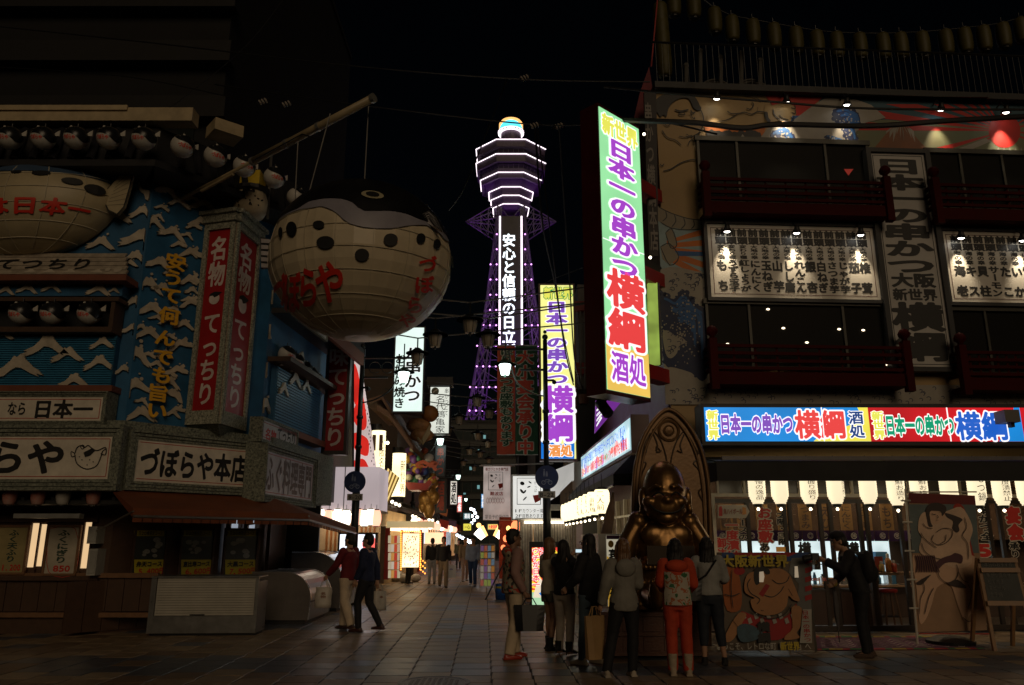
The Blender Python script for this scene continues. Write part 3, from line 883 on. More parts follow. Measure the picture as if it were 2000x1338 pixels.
m=MB();m.tube([low[0]+Z*.1,FBk.p(-.2,1.75,-.1)],.018,5);m.tube([low[1]+Z*.1,FBk.p(LB,1.9,-.2)],.018,5);m.build('support_arm',mat('dull aluminium',(.3,.29,.27),.4,.8),aw)
# ---------------- red prism sign with a lantern on top
PX=3.66
pz0,pz1=FBk.px(430,818,1.2)[1],FBk.px(460,448,1.2)[1]
ridge=atY(444,640,14.55);ridge.z=0
left=atY(383,640,14.75);left.z=0
right=atY(493,640,15.6);right.z=0
zlo,zhi=atY(430,815,14.55).z,atY(458,432,14.55).z
ps=thing('prism_sign','tall two-sided red sign in speckled stone frame, topped by a paper lantern face','sign',(ridge.x,ridge.y,zlo))
def vfr(A,B):
 return Fr(A.x,A.y,math.degrees(math.atan2(B.y-A.y,B.x-A.x))),(B-A).length
redf=mat('matt red sign face',(.38,.01,.012),.5,var=.15)
pk=mat('pinkish white lettering',(.75,.64,.6),.5)
bk=Vector((ridge.x-.3,ridge.y+1.1,0))
for(A,B,nm)in((left,ridge,'left'),(ridge,right,'right')):
 f,L=vfr(A,B)
 MB().box(f,0.0,L,zlo,zhi,-.1,0).build('sign_face',redf,ps)
 m=MB();b=.1
 m.box(f,0.002,b,zlo-.12,zhi,-.1,.05);m.box(f,L-b,L-.002,zlo-.12,zhi,-.1,.05)
 m.box(f,b,L-b,zlo-.12,zlo+.14,-.1,.05);m.box(f,b,L-b,zhi-.14,zhi,-.1,.05)
 m.box(f,-.04,L+.04,zhi,zhi+.16,-.1,.1);m.box(f,-.08,L+.08,zhi+.16,zhi+.24,-.1,.16)
 m.build('stone_frame',speck,ps)
 m=MB();H=zhi-zlo
 vtext(m,f,'名物',L/2,zlo+H*.93,zlo+H*.66,L*.55,.05,.004)
 vtext(m,f,'てっちり',L/2,zlo+H*.53,zlo+H*.06,L*.56,.045,.004)
 m.build('lettering',pk,ps)
 # small fish emblem
 cz=zlo+H*.6;cA=L/2;r=L*.17
 m=MB();m.flat(f,[(cA+r*math.cos(q*PI/8),cz-r*.1+r*.95*math.sin(q*PI/8))for q in range(16)],.006);m.build('fish_emblem',pk,ps)
 m=MB();m.flat(f,[(cA-r,cz+r*.4),(cA-r*.3,cz+r*.45),(cA,cz+r*.1),(cA+r*.6,cz+r*.3),(cA+r*1.4,cz+r*.9),(cA+r*.7,cz+r*1.0),(cA,cz+r*1.1),(cA-r*.8,cz+r*.8)],.009);m.build('fish_back',inkm,ps)
m=MB();m.prism(WF,[(0,0)]*3,0,0)if False else None
tri0=[left,ridge,right,bk]
m=MB();m.add([Vector((q.x,q.y,zlo-.12))for q in tri0]+[Vector((q.x,q.y,zhi+.22))for q in tri0],[(3,2,1,0),(4,5,6,7),(2,3,7,6),(3,0,4,7)]);m.build('core',speck_d,ps)
m=MB();bt=atY(420,838,14.9)
m.add([Vector((q.x,q.y,zlo-.125))for q in tri0]+[Vector(((q.x+bk.x)/2,(q.y+bk.y)/2,zlo-.4))for q in tri0],[(0,1,5,4),(1,2,6,5),(2,3,7,6),(3,0,4,7),(4,5,6,7)]);m.build('corbel',speck_d,ps)
# lantern face and yellow crate on top
lc=Vector((ridge.x+.12,ridge.y+.35,zhi+.24))
pf=mat('paper skin',(.6,.5,.34),.6,var=.2)
MB().lathe(lc,[(.0,0),(.26,0),(.33,.14),(.34,.34),(.29,.5),(.2,.55),(0,.55)],14).build('lantern_body',pf,ps,smooth=True)
MB().lathe(lc,[(.3,.5),(.36,.52),(.36,.6),(.3,.62),(0,.64)],14).build('lantern_rim',black,ps)
m=MB();rn2=random.Random(3)
for k in range(26):
 an=R(-150+rn2.random()*120);zz_=rn2.uniform(.12,.48);m.ball(lc+Vector((.335*math.cos(an),.335*math.sin(an),zz_)),.018,5,4)
m.build('painted_dots',inkm,ps)
m=MB();m.wbox(lc.x-.2,lc.x+.2,lc.y-.2,lc.y+.2,lc.z+.65,lc.z+.95);m.build('yellow_box',mat('yellow plastic',(.6,.42,.01),.4),ps)
m=MB();m.tube([lc+Vector((.3,.1,1.5)),lc+Vector((.33,.1,-.0))],.03,6);m.build('stay',mat('dull aluminium',(.3,.29,.27),.4,.8),ps)
# ---------------- red vertical banner sign at the end of the street face
FR_=Fr(0,19.4,0)
x0,z0=FR_.px(628,888);x1,z1=FR_.px(688,640)
rs=thing('vertical_sign','flat red vertical sign with pinkish brush characters projecting over the lane left of the pole','sign',((x0+x1)/2,19.4,z0))
MB().box(FR_,x0,x1,z0,z1+.2,-.25,0).build('casing',mat('dark bronze casing',(.06,.05,.05),.4),rs)
MB().box(FR_,x0+.07,x1-.07,z0+.1,z1+.1,0,.012).build('sign_face',redf,rs)
m=MB();vtext(m,FR_,'珍味てっちり',(x0+x1)/2,z1+.0,z0+.18,.52,.045,.016);m.build('lettering',pk,rs)
# ================================================================ pufferfish: lanterns and the giants
skin_w=mat('white pufferfish skin',(.55,.53,.48),.35,var=.15)
skin_b=mat('black pufferfish back',(.012,.013,.015),.3)
RED=mat('vermilion paint',(.72,.035,.012),.5,var=.15)
def puffer_lantern(loc,r,label,group,face):
 """a paper pufferfish lantern; faces -Y, tail to the right; parts are shared by copies"""
 t=thing('pufferfish_lantern',label,'lantern',loc,group);L=Vector(loc)
 m=MB();m.ball(L,(r,r*.95,r*.98),20,14);m.build('body',skin_w,t,smooth=True)
 def onb(az,el,k=1.012):return L+Vector((r*k*math.cos(el)*math.sin(az),-r*.95*k*math.cos(el)*math.cos(az),r*.98*k*math.sin(el)))
 m=MB();vs,fs=[],[];n=24;mm=6
 for i in range(n):
  az=2*PI*i/n;a2=az if az<PI else az-2*PI
  t0=R(8)-R(34)*math.sin(a2+.5)+R(8)*math.sin(3*az+1)
  for j in range(mm+1):vs.append(onb(az,t0+(PI/2-.02-t0)*j/mm,1.03))
 for i in range(n):
  for j in range(mm):
   b=i*(mm+1)+j;c=((i+1)%n)*(mm+1)+j;fs.append((b,c,c+1,b+1))
 m.add(vs,fs);m.build('back',skin_b,t,smooth=True)
 m=MB()
 for az in(-.55,-.3,-.1,.12,.35):m.ball(onb(az,R(20)-az*.2,1.0),r*.06,6,4)
 m.ball(onb(-.75,R(32),1.0),r*.12,8,5);m.build('spots',inkm,t)
 m=MB();m.ball(onb(-.35,R(50),1.03),(r*.12,r*.05,r*.1),8,5);m.build('eye',skin_w,t)
 m=MB();TL=L+Vector((r*.92,0,r*.3))
 m.hexa([TL+Vector(q)*r for q in((0,-.04,-.1),(.42,-.04,-.12),(.42,.04,-.12),(0,.04,-.1),(0,-.04,.14),(.4,-.04,.42),(.4,.04,.42),(0,.04,.14))]);m.build('tail_fin',skin_w,t)
 m=MB()
 for i,ch in enumerate('づぼらや'):
  ca=-.62+i*.3
  put(m,ch,lambda X,Y:onb(ca+(X-.5)*.32,-.28+(Y-.5)*.42+.0-i*.03,1.015),.05)
 m.build('lettering',RED,t)
 m=MB();m.tube([L+Vector((0,0,r)),L+Vector((0,0,r*1.35))],r*.05,5);m.build('hook',black,t)
 return t
first=None
def put_puffer(P,r,label,group,rz=0.0):
 global first
 if first is None:
  first=puffer_lantern((0,0,0),1.0,label,group,None)
  first.location=P;first.scale=(r,r,r);first.rotation_euler=(0,0,rz);return first
 o=dup(first,P,label,rz,group);o.scale=(r,r,r);return o
g1='pufferfish lanterns hanging under the black roof eave'
ev=[(20,270,13.1),(85,270,13.1),(149,270,13.1),(213,270,13.1),(281,271,13.1),(357,286,13.2),(421,305,13.6),(477,325,14.05),(536,347,14.5),(579,386,15.6)]
ords=['under the eave at the far left, first of the row','second from the left under the eave','third from the left under the eave','fourth from the left under the eave',
'fifth under the eave, the last before the corner bend','just past the bend of the eave','second past the bend of the eave, over the wave wall',
'behind the pale pole above the yellow box','right of the yellow box, between pole and giant fish','at the end of the row beside the giant fish fins']
for i,((x,y,Y),lb)in enumerate(zip(ev,ords)):
 P=atY(x,y,Y-.15)
 put_puffer(P,.215,'white and black pufferfish lantern '+lb,g1,rz=0 if i<5 else R(min(48,48)if i<9 else 80))
g2='pufferfish lanterns in the recess above the shutters'
for x,lb in((42,'left one of three above the wave shutters'),(103,'middle one of three above the wave shutters'),(175,'right one of three above the wave shutters')):
 put_puffer(FA.p(*FA.px(x,612,.45),.45),.21,'pufferfish lantern in the dark recess, '+lb,g2)
g3='pufferfish lanterns along the street side canopy'
for k,(x,y,Y)in enumerate(((560,693,16.7),(578,707,17.4),(593,720,18.0),(605,731,18.6),(617,743,19.2))):
 put_puffer(atY(x,y,Y),.2,'pufferfish lantern under the street side canopy, '+['nearest the prism sign','second from the prism sign','middle of the five','fourth from the prism sign','last before the red vertical sign'][k],g3,rz=R(70))
# paper lanterns under the sign band of face A
def oval_lantern(P,r,h,label,group,body,marks=None,em=None):
 t=thing('paper_lantern',label,'lantern',P,group);P=Vector(P)
 prof=[(r*.35,-h/2)]
 n=9
 for k in range(n+1):
  u=k/n;rr=r*(math.sin(PI*(.16+.68*u)))**.6
  prof.append((rr,-h/2+h*u));
  if k<n:prof.append((r*(math.sin(PI*(.16+.68*(u+.5/n))))**.6*.965,-h/2+h*(u+.5/n)))
 prof.append((r*.35,h/2))
 MB().lathe(P,prof,16).build('paper_body',body,t,smooth=True)
 m=MB();m.lathe(P,[(r*.5,h/2-.01),(r*.5,h/2+h*.07),(0,h/2+h*.07)],12);m.lathe(P,[(0,-h/2-h*.06),(r*.5,-h/2-h*.06),(r*.5,-h/2+.01)],12)
 m.tube([P+Z*h/2,P+Z*(h/2+h*.35)],.008,4);m.build('rim',black,t)
 if marks:
  m=MB();s,off=marks
  H=h*.74/len(s)
  for i,ch in enumerate(s):
   def fn(X,Y):
    an=(X-.5)*.95;z=h*.37-(i+1)*H+Y*H;u=.5+z/h
    rr=r*(math.sin(PI*(.16+.68*u)))**.6+.004
    return P+Vector((rr*math.sin(an),-rr*math.cos(an),z))
   put(m,ch,fn,off)
  m.build('lettering',inkm,t)
 return t
lr,lw=mat('red and white lantern paper',(.42,.08,.05),.6,var=.3,sc=6,col2=(.5,.42,.36)),mat('white lantern paper unlit',(.42,.4,.36),.6,var=.2)
for k,(x,mm,lb)in enumerate(((20,lr,'red and white oval lantern at the far left under the large cream sign'),(75,lr,'second red and white oval lantern under the large cream sign'),
(124,lw,'white oval lantern with a green tinge, third under the large cream sign'),(183,lr,'oval lantern nearest the awning under the large cream sign'))):
 oval_lantern(FA.p(*FA.px(x,966,.25),.25),.12,.34,lb,'small unlit oval lanterns under the sign band',mm)
# the half pufferfish on face A
hp=thing('pufferfish_relief','huge half pufferfish built out from the left wall with red lettering','sign',FA.p(FA.px(70,480,0)[0],FA.px(70,480,0)[1],0))
cA,cz=FA.px(55,405,.3)
rA,rz_,rd=FA.px(215,405,.3)[0]-cA,FA.px(55,316,.3)[1]-cz,.95
skin_c=mat('cream canvas pufferfish skin',(.5,.42,.26),.45,var=.25,sc=1.2,bump=.15,bsc=6)
def hpP(u,v,k=1.0):
 """u from -pi/2..pi/2 across, v elevation"""
 x=math.sin(u)*math.cos(v);z=math.sin(v);d=math.cos(u)*math.cos(v)
 sh=1+(.16*max(0,x)**2 if z>0 else 0)
 return FA.p(cA+rA*x*k*(1+.12*max(0,x)*(z+.2)),cz+rz_*z*k*sh+(.1*x*rz_),.05+rd*d*k)
vs,fs=[],[];nu,nv=22,16
for j in range(nv+1):
 for i in range(nu+1):vs.append(hpP(-PI/2+PI*i/nu,-PI/2+PI*j/nv))
for j in range(nv):
 for i in range(nu):b=j*(nu+1)+i;fs.append((b,b+1,b+nu+2,b+nu+1))
MB().add(vs,fs).build('body',skin_c,hp,smooth=True)
m=MB();vs,fs=[],[]
for j in range(5):
 for i in range(nu+1):
  u=-PI/2+PI*i/nu;v0=.66-.3*(i/nu);vs.append(hpP(u,v0+(PI/2-v0)*j/4,1.012))
for j in range(4):
 for i in range(nu):b=j*(nu+1)+i;fs.append((b,b+1,b+nu+2,b+nu+1))
m.add(vs,fs);m.build('back',mat('dull blue back',(.05,.09,.16),.5),hp,smooth=True)
m=MB()
def dot(fn,u,v,ru,rv,k,n=14):m.add([fn(u+ru*math.cos(2*PI*q/n),v+rv*math.sin(2*PI*q/n),k)for q in range(n)],[tuple(range(n))])
for(u,v,r)in((-.25,.42,.1),(.06,.46,.07),(.36,.42,.11),(.72,.26,.13),(1.02,.16,.16),(-.7,.35,.12)):m=MB();dot(hpP,u,v,r,r*.62,1.02);m.build('spot',inkm,hp)
m=MB()
for v in(-.9,-.55,-.2,.12,.45):m.tube([hpP(-PI/2+.1+(PI-.2)*i/20,v,1.004)for i in range(21)],.009,4,False)
for u in(-.9,-.45,0,.45,.9):m.tube([hpP(u,-1.3+2.0*i/14,1.004)for i in range(15)],.009,4,False)
m.build('seams',mat('yellow seam cord',(.56,.5,.36),.6),hp)
m=MB()
for i,ch in enumerate('味は日本一'):
 cu=-.42+i*.33
 put(m,ch,lambda X,Y:hpP(cu+(X-.5)*.32,-.28+(Y-.5)*.34,1.02),.055)
m.build('lettering',RED,hp)
m=MB();a,z=FA.px(232,372,.3)
tf=[(-.2,.0),(-.22,-.25),(-.12,-.42),(.05,-.5),(.16,-.35),(.22,.05),(.26,.42),(.14,.48),(0,.3)]
m.prism(FA,[(a+x,z+y)for x,y in tf],.26,.34);m.build('tail_fin',skin_c,hp)
m=MB()
for k in range(7):m.stroke(FA,[(a-.16+k*.02,z-.32+k*.07),(a+.18,z-.3+k*.11)],.012,.345,0)
m.stroke(FA,[(a+x,z+y)for x,y in tf+tf[:1]],.025,.347,0);m.build('fin_rays',inkm,hp)
# the giant hanging pufferfish
gp=thing('giant_pufferfish','giant cream pufferfish balloon with black back and red brush letters hanging over the street corner','hanging sign',atY(705,515,12))
C=atY(706,513,12.0)
q1=atY(884,513,12.0);RX=(q1-C).length*.985;RY=RX*.97;RZ=1.28
def eP(az,el,k=1.0):
 """az 0 faces the viewer, grows to the right"""
 return C+Vector((RX*k*math.cos(el)*math.sin(az),-RY*k*math.cos(el)*math.cos(az),RZ*k*math.sin(el)))
def e_hit(px,py):
 r=ray(px,py);o=CAM-C
 a=(r.x/RX)**2+(r.y/RY)**2+(r.z/RZ)**2;b=2*(o.x*r.x/RX**2+o.y*r.y/RY**2+o.z*r.z/RZ**2);c=(o.x/RX)**2+(o.y/RY)**2+(o.z/RZ)**2-1
 D=b*b-4*a*c
 if D<0:D=0
 t=(-b-math.sqrt(D))/(2*a);q=CAM+r*t-C
 return math.atan2(q.x/RX,-q.y/RY),math.asin(max(-1,min(1,q.z/RZ)))
m=MB();m.ball(C,(RX,RY,RZ),30,20);m.build('body',mat('cream canvas of the giant fish',(.68,.58,.4),.42,var=.22,sc=.9,bump=.12,bsc=5),gp,smooth=False)
def shell(name,lo,hi,k,mm,n=96,mrows=10):
 def itp(tab,az):
  az=(az+PI)%(2*PI)-PI
  if az<=tab[0][0]:return tab[0][1]
  for(a,e),(b,f)in zip(tab,tab[1:]):
   if az<=b:return e+(f-e)*(az-a)/(b-a)
  return tab[-1][1]
 vs,fs=[],[]
 for i in range(n):
  az=-PI+2*PI*i/n
  l=itp(lo,az);h=itp(hi,az)if hi else PI/2-.01
  for j in range(mrows+1):vs.append(eP(az,l+(h-l)*j/mrows,k))
 for i in range(n):
  for j in range(mrows):
   b=i*(mrows+1)+j;c=((i+1)%n)*(mrows+1)+j;fs.append((b,c,c+1,b+1))
 MB().add(vs,fs).build(name,mm,gp,smooth=True)
kb=[e_hit(x,y)for x,y in((585,408),(605,395),(640,389),(670,390),(692,398),(705,413),(735,413),(765,413),(790,418),(815,428),(840,437),(862,452))]
kb=[(-PI,.45)]+[(-1.4,kb[0][1])]+sorted(kb)+[(1.6,.33),(PI,.45)]
kl=[e_hit(x,y)for x,y in((582,412),(610,407),(632,404),(655,414),(678,436),(705,444),(735,447),(765,447),(800,441),(830,440),(856,455),(868,470))]
kl=[(-PI,.4)]+[(-1.4,kl[0][1]-.01)]+sorted(kl)+[(1.6,.28),(PI,.4)]
shell('grey_band',kl,None,1.013,mat('lavender grey canvas',(.3,.29,.34),.4,var=.15))
shell('back',kb,None,1.024,mat('black canvas back',(.008,.008,.009),.4))
m=MB()
for el in(-1.0,-.72,-.44,-.18,.08,.32):m.tube([eP(-1.9+3.8*i/40,el,1.004)for i in range(41)],.006,4,False)
for az in(-1.35,-1.05,-.75,-.42,-.08,.3,.68,1.05,1.4):m.tube([eP(az,-1.3+(1.3+.4)*i/24,1.004)for i in range(25)],.005,4,False)
m.build('seams',mat('yellow seam cord',(.56,.5,.36),.6),gp)
m=MB()
for(x,y,rx,ry)in((637,474,20,14),(624,440,13,9),(572,448,12,16),(707,498,16,14),(762,469,16,14),(820,466,10,11),(851,477,8,11),(882,511,5,14),(551,455,5,12)):
 m=MB();m.add([eP(*e_hit(x+rx*.86*math.cos(q*PI/9),y+ry*.86*math.sin(q*PI/9)),1.02)for q in range(18)],[tuple(range(18))]);m.build('spot',inkm,gp)
eye=e_hit(727,384)
def eq_(r,k,fl=1.0):return[eP(eye[0]+r*1.5*math.cos(q*PI/10),eye[1]+r*.85*math.sin(q*PI/10),k)for q in range(20)]
m=MB();m.add(eq_(.085,1.034),[tuple(range(20))]);m.build('eye_ring',mat('dull cream eye',(.42,.38,.24),.5),gp)
m=MB();m.add(eq_(.05,1.042),[tuple(range(20))]);m.build('pupil',inkm,gp)
m=MB()
for(ch,x,y,w,h)in(('づ',549,572,24,84),('ぼ',573,570,34,86),('ら',604,560,42,84),('や',645,550,58,88)):
 def fn(X,Y):
  az,el=e_hit(x+(X-.5)*w,y-(Y-.5)*h)
  return eP(az,el,1.022)
 put(m,ch,fn,.05)
for(ch,x,y,w,h)in(('づ',833,516,36,34),('ぼ',826,555,38,36),('ら',808,594,36,36),('や',794,624,36,28)):
 put(m,ch,lambda X,Y:eP(*e_hit(x+(X-.5)*w,y-(Y-.5)*h),1.022),.05)
m.build('lettering',RED,gp)
# pectoral fin, mouth and tail fin
def finslab(name,pts,Yf,Yb,mm):
 vs=[atY(x,y,Yf)for x,y in pts];vb=[p+Vector((0,.06,0))for p in vs];n=len(pts)
 MB().add(vs+vb,[tuple(range(n-1,-1,-1)),tuple(range(n,2*n))]+[(i,(i+1)%n,n+(i+1)%n,n+i)for i in range(n)]).build(name,mm,gp)
finM=mat('pale ribbed fin',(.4,.37,.38),.5)
finslab('side_fin',[(592,396),(618,420),(603,452),(566,430)],11.2,0,black)
for k in range(7):
 t0,t1=(k+.12)/7,(k+.75)/7
 L=lambda a,b,t:(a[0]+(b[0]-a[0])*t,a[1]+(b[1]-a[1])*t)
 p0,p1=(594,399),(568,429);q0,q1=(616,421),(602,449)
 finslab('fin_rib',[L(p0,p1,t0),L(q0,q1,t0),L(q0,q1,t1),L(p0,p1,t1)],11.17,0,finM)
finslab('tail_fin',[(508,462),(534,470),(530,520),(510,524)],12.3,0,black)
for k in range(5):
 y=466+k*12;finslab('fin_rib',[(510,y),(532,y+2),(530,y+9),(510,y+8)],12.27,0,finM)
finslab('dorsal_fin',[(805,428),(838,413),(850,424),(864,452),(835,436)],11.2,0,finM)
m=MB()
for s_ in(((812,428),(838,418),(858,446)),((820,428),(838,423),(851,441))):m.tube([atY(x,y,11.16)for x,y in s_],.012,4)
m.tube([atY(x,y,11.16)for x,y in((805,428),(838,413),(850,424),(864,452))],.012,4)
m.build('fin_outline',inkm,gp)
finslab('back_fin',[(648,376),(664,362),(670,366),(660,384)],12.6,0,finM)
m=MB()
for a,b in(((645,222),(598,398)),((720,208),(712,355)),((582,276),(576,400))):
 P=atY(*a,12.3);m.tube([P,atY(*b,11.8)],.012,4)
m.build('hanging_rope',mat('grey rope',(.22,.21,.19),.8),gp)
# long pole carrying it
pl=thing('support_pole','long slanting pale steel pole reaching out over the street and holding the giant fish','pole',atY(360,385,14.3))
A,B=atY(355,388,14.25),atY(728,192,11.9)
T=lambda t:A.lerp(B,t)
mp=mat('cream painted steel',(.36,.29,.17),.45,var=.25)
MB().tube([T(0),T(.46)],.035,8).build('inner_pole',mp,pl,smooth=True)
MB().tube([T(.4),T(1)],.07,12).build('outer_pole',mp,pl,smooth=True)
m=MB()
for t in(.4,.58,.74,.995):m.tube([T(t),T(t+.012)],.085,10)
m.build('collar',mat('grey steel collar',(.3,.3,.28),.4,.5),pl)
MB().tube([T(.12)+Z*-.06,T(.3)-Z*.05],.035,6).build('brace',mp,pl)
MB().tube([atY(498,312,12.9),atY(590,262,12.6),atY(640,277,12.4)],.012,5).build('stay_wire',steel,pl)
# ---------------- shuttered display cases under the awning
alu=mat('brushed grey aluminium',(.28,.28,.27),.32,.75,var=.2,sc=6,bump=.1)
cream_sh=mat('pale roller slat',(.42,.4,.34),.45,var=.15)
fr1=Fr(-6.1,14.25,3)
t=thing('display_case','wide low display case closed by a pale ribbed roller shutter under the food posters','display case',fr1.p(.9,0,-.3))
a0,a1=fr1.px(292,1185)[0],fr1.px(503,1185)[0]
MB().box(fr1,a0,a1,.05,.9,-.6,-.02).build('cabinet',alu,t)
for k in range(15):
 z=.34+k*.042;MB().box(fr1,a0+.1,a1-.06,z,z+.037,-.02,.012).build('roller_slat',cream_sh,t)
m=MB();m.box(fr1,a0,a0+.09,.05,.97,-.02,.03);m.box(fr1,a1-.05,a1,.05,.97,-.02,.03);m.box(fr1,a0,a1,.965,.99,-.6,.05);m.box(fr1,a0+.09,a1-.05,.05,.33,-.02,.02);m.build('edge_trim',alu,t)
MB().box(fr1,a0+.7,a0+.95,.345,.36,.012,.03).build('handle',steel,t)
MB().box(fr1,a0+.02,a1-.02,0,.05,-.55,-.06).build('plinth',black,t)
def rounded_case(name,label,x0,x1,y0,y1,h,litm=None):
 t=thing(name,label,'display case',((x0+x1)/2,y0,0))
 rr=h*.52;prof=[(x1-.03,.08),(x1,h-rr)]
 for k in range(1,9):
  an=PI/2*k/8;prof.append((x1-rr+rr*math.cos(an),h-rr+rr*math.sin(an)))
 prof+=[(x0,h)]
 n=len(prof)
 side=prof+[(x0,.08)]
 vs=[Vector((x,y0,z))for x,z in side];vb=[Vector((x,y1,z))for x,z in side];N=len(side)
 MB().add(vs,[tuple(range(N))]).build('end_panel',mat('brown grey end panel',(.11,.095,.085),.5),t)
 MB().add(vb,[tuple(range(N))]).build('far_end_panel',mat('brown grey end panel',(.11,.095,.085),.5),t)
 m=MB()
 for i in range(n-1):
  m.quad((prof[i][0],y0+.04,prof[i][1]),(prof[i][0],y1-.04,prof[i][1]),(prof[i+1][0],y1-.04,prof[i+1][1]),(prof[i+1][0],y0+.04,prof[i+1][1]))
 m.build('curved_cover',litm or alu,t,smooth=True)
 m=MB()
 for yy in(y0,y1-.04):
  for i in range(n-1):
   (a,b),(c,d)=prof[i],prof[i+1]
   m.hexa([Vector(q)for q in((a,yy,b),(a+.015,yy,b+.01),(a+.015,yy+.05,b+.01),(a,yy+.05,b),(c,yy,d),(c+.01,yy,d+.015),(c+.01,yy+.05,d+.015),(c,yy+.05,d))])
 m.build('edge_trim',mat('bright aluminium',(.5,.5,.5),.25,.8),t)
 m=MB();m.wbox(x1-.02,x1+.012,y0+.04,y1-.04,h*.42,h*.42+.025);m.build('rail',steel,t)
 m=MB();m.wbox(x1-.01,x1+.03,(y0+y1)/2-.1,(y0+y1)/2+.1,h*.5,h*.5+.03);m.build('handle',steel,t)
 MB().wbox(x0+.03,x1-.1,y0+.05,y1-.05,0,.08).build('plinth',black,t)
 return t
rounded_case('display_case','rounded aluminium display case with its cover shut at the restaurant corner',-5.15,-3.97,16.2,18.0,.98)
rounded_case('display_case','tall rounded display case with a glossy lit cover behind the man in the red sweater',-5.15,-3.95,19.0,20.8,1.32,mat('glossy pale cover',(.55,.53,.55),.12,.1,var=.1))
# wall windows on street side ground floor (lit slits)
m=MB()
for a in(.4,1.3):m.box(FC.off(-.7),a,a+.5,1.0,2.2,0,.02)
m.build('street_window',lit('cool window light',(.75,.85,1),.35),rb)
m=MB()
for a in(.35,.9,1.25,1.8,2.6):m.box(FC.off(-.7),a,a+.08,.9,2.3,0,.08)
m.build('street_window_frame',wood_d,rb)
# ================================================================ LEFT SIDE OF THE LANE
blk_=mat('black awning canvas',(.009,.009,.01),.7)
wall_br=mat('brown plaster',(.07,.045,.03),.7)
def shop_block(label,x0,x1,y0,y1,h,m_=wall_br):
 t=thing('shop_building',label,'building',((x0+x1)/2,(y0+y1)/2,0))
 MB().wbox(x0,x1,y0,y1,2.6,h).build('upper_wall',m_,t)
 MB().wbox(x0,x0+.3,y0,y1,0,2.6).build('back_wall',m_,t)
 MB().wbox(x0+.3,x1,y1-.2,y1,0,2.6).build('side_wall',m_,t)
 MB().wbox(x0+.3,x1,y0,y0+.1,0,2.6).build('side_wall',m_,t)
 return t
s1=shop_block('dark narrow shop behind the white lantern awning, next to the blue restaurant',-9,-4.9,20.5,25.2,8.2,mat('dark plaster',(.05,.045,.04),.7))
s2=shop_block('old wooden shop with gabled roofs and a bright open front',-10,-4.85,25.4,34,4.2,wood_d)
s3=shop_block('dark narrow building beyond the treasure boat display',-10,-5.0,34.2,44,9)
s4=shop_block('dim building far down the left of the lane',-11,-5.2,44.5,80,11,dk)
# white awning box with lanterns below
Fw=Fr(0,22,0)
wa=thing('lit_awning','white backlit fabric awning box above a row of glowing lanterns behind the blue sign','awning',atY(670,1000,22))
wl=lit('lilac white backlit fabric',(.95,.8,.84),.42,var=.12,sc=.5)
a0,z0=Fw.px(612,1000);a1,z1=Fw.px(742,912)
MB().box(Fw,a0,a1,z0+.05,z1,-1.6,0).build('fabric',wl,wa)
m=MB();m.box(Fw,a0-.03,a1+.03,z0,z0+.05,-1.6,.03);m.box(Fw,Fw.px(673,950)[0]-.012,Fw.px(673,950)[0]+.012,z0,z1,0,.012);m.build('frame',mat('grey tube',(.3,.3,.3),.4,.5),wa)
hotw=lit('bright warm lantern paper',(1,.86,.66),3.2);hotr=lit('bright red lantern paper',(1,.42,.28),1.8)
for k,x in enumerate((625,642,659,676,700,712,724,735)):
 oval_lantern(atY(x,1010+(k%2)*2,21.9),.14,.42,['first glowing lantern from the left under the white awning','second glowing lantern under the white awning','third glowing lantern under the white awning','fourth glowing lantern under the white awning, left of the pole',
'reddish glowing lantern right of the pole under the white awning','second glowing lantern right of the pole','third glowing lantern right of the pole','last glowing lantern at the right end of the white awning'][k],
'glowing lanterns under the white awning',hotr if k%3==1 else hotw)
# interior glow of shop 1
m=MB();m.box(Fr(0,23.2,0),-5.9,-3.9,2.3,2.42,-.3,0);m.build('ceiling_light',lit('shop tube light',(1,.8,.6),7),s1)
m=MB()
for k in range(12):m.box(Fr(0,22.6,0),-5.2+k*.12,-5.14+k*.12,1.0,2.2,0,.03)
m.build('lattice_panel',mat('orange lacquer lattice',(.5,.2,.05),.5),s1)
MB().box(Fr(0,24,0),-5.9,-3.9,0,2.4,0,.05).build('interior_wall',mat('warm interior wall',(.5,.36,.2),.7),s1)
# lit white poster box behind the two men
pb=thing('lit_poster_box','bright white backlit poster box on legs behind the two walking men','light box',atY(698,1150,21.8))
Fp=Fr(0,21.8,0);a0,z0=Fp.px(656,1138);a1,z1=Fp.px(737,1040)
bm_=MB();bm_.box(Fp,a0,a1,z0,z1,-.2,-.02);bm_.box(Fp,a0,a0+.06,.0,z0,-.15,-.05);bm_.box(Fp,a1-.06,a1,.0,z0,-.15,-.05);bm_.build('casing',black,pb)
MB().box(Fp,a0+.05,a1-.05,z0+.05,z1-.05,-.02,.0).build('face',lit('cold white lit face',(.86,.9,1),1.6,var=.1),pb)
m=MB();m.box(Fp,a0,a0+.05,z0,z1,-.02,.02);m.box(Fp,a1-.05,a1,z0,z1,-.02,.02);m.box(Fp,a0,a1,z1-.05,z1,-.02,.02);m.box(Fp,a0,a1,z0,z0+.05,-.02,.02);m.build('frame',black,pb)
ac,zc_=Fp.px(722,1062)
m=MB();m.flat(Fp,[(ac+.2*math.cos(q*PI/10),zc_+.2*math.sin(q*PI/10))for q in range(20)],.006);m.build('printed_disc',lit('lit red disc',(1,.15,.12),1.2),pb)
m=MB();m.box(Fp,a0+.1,a1-.1,z0-.0+.02,z0+.12,.0,.01);m.build('printed_band',lit('lit pink print',(1,.4,.45),1.2),pb)
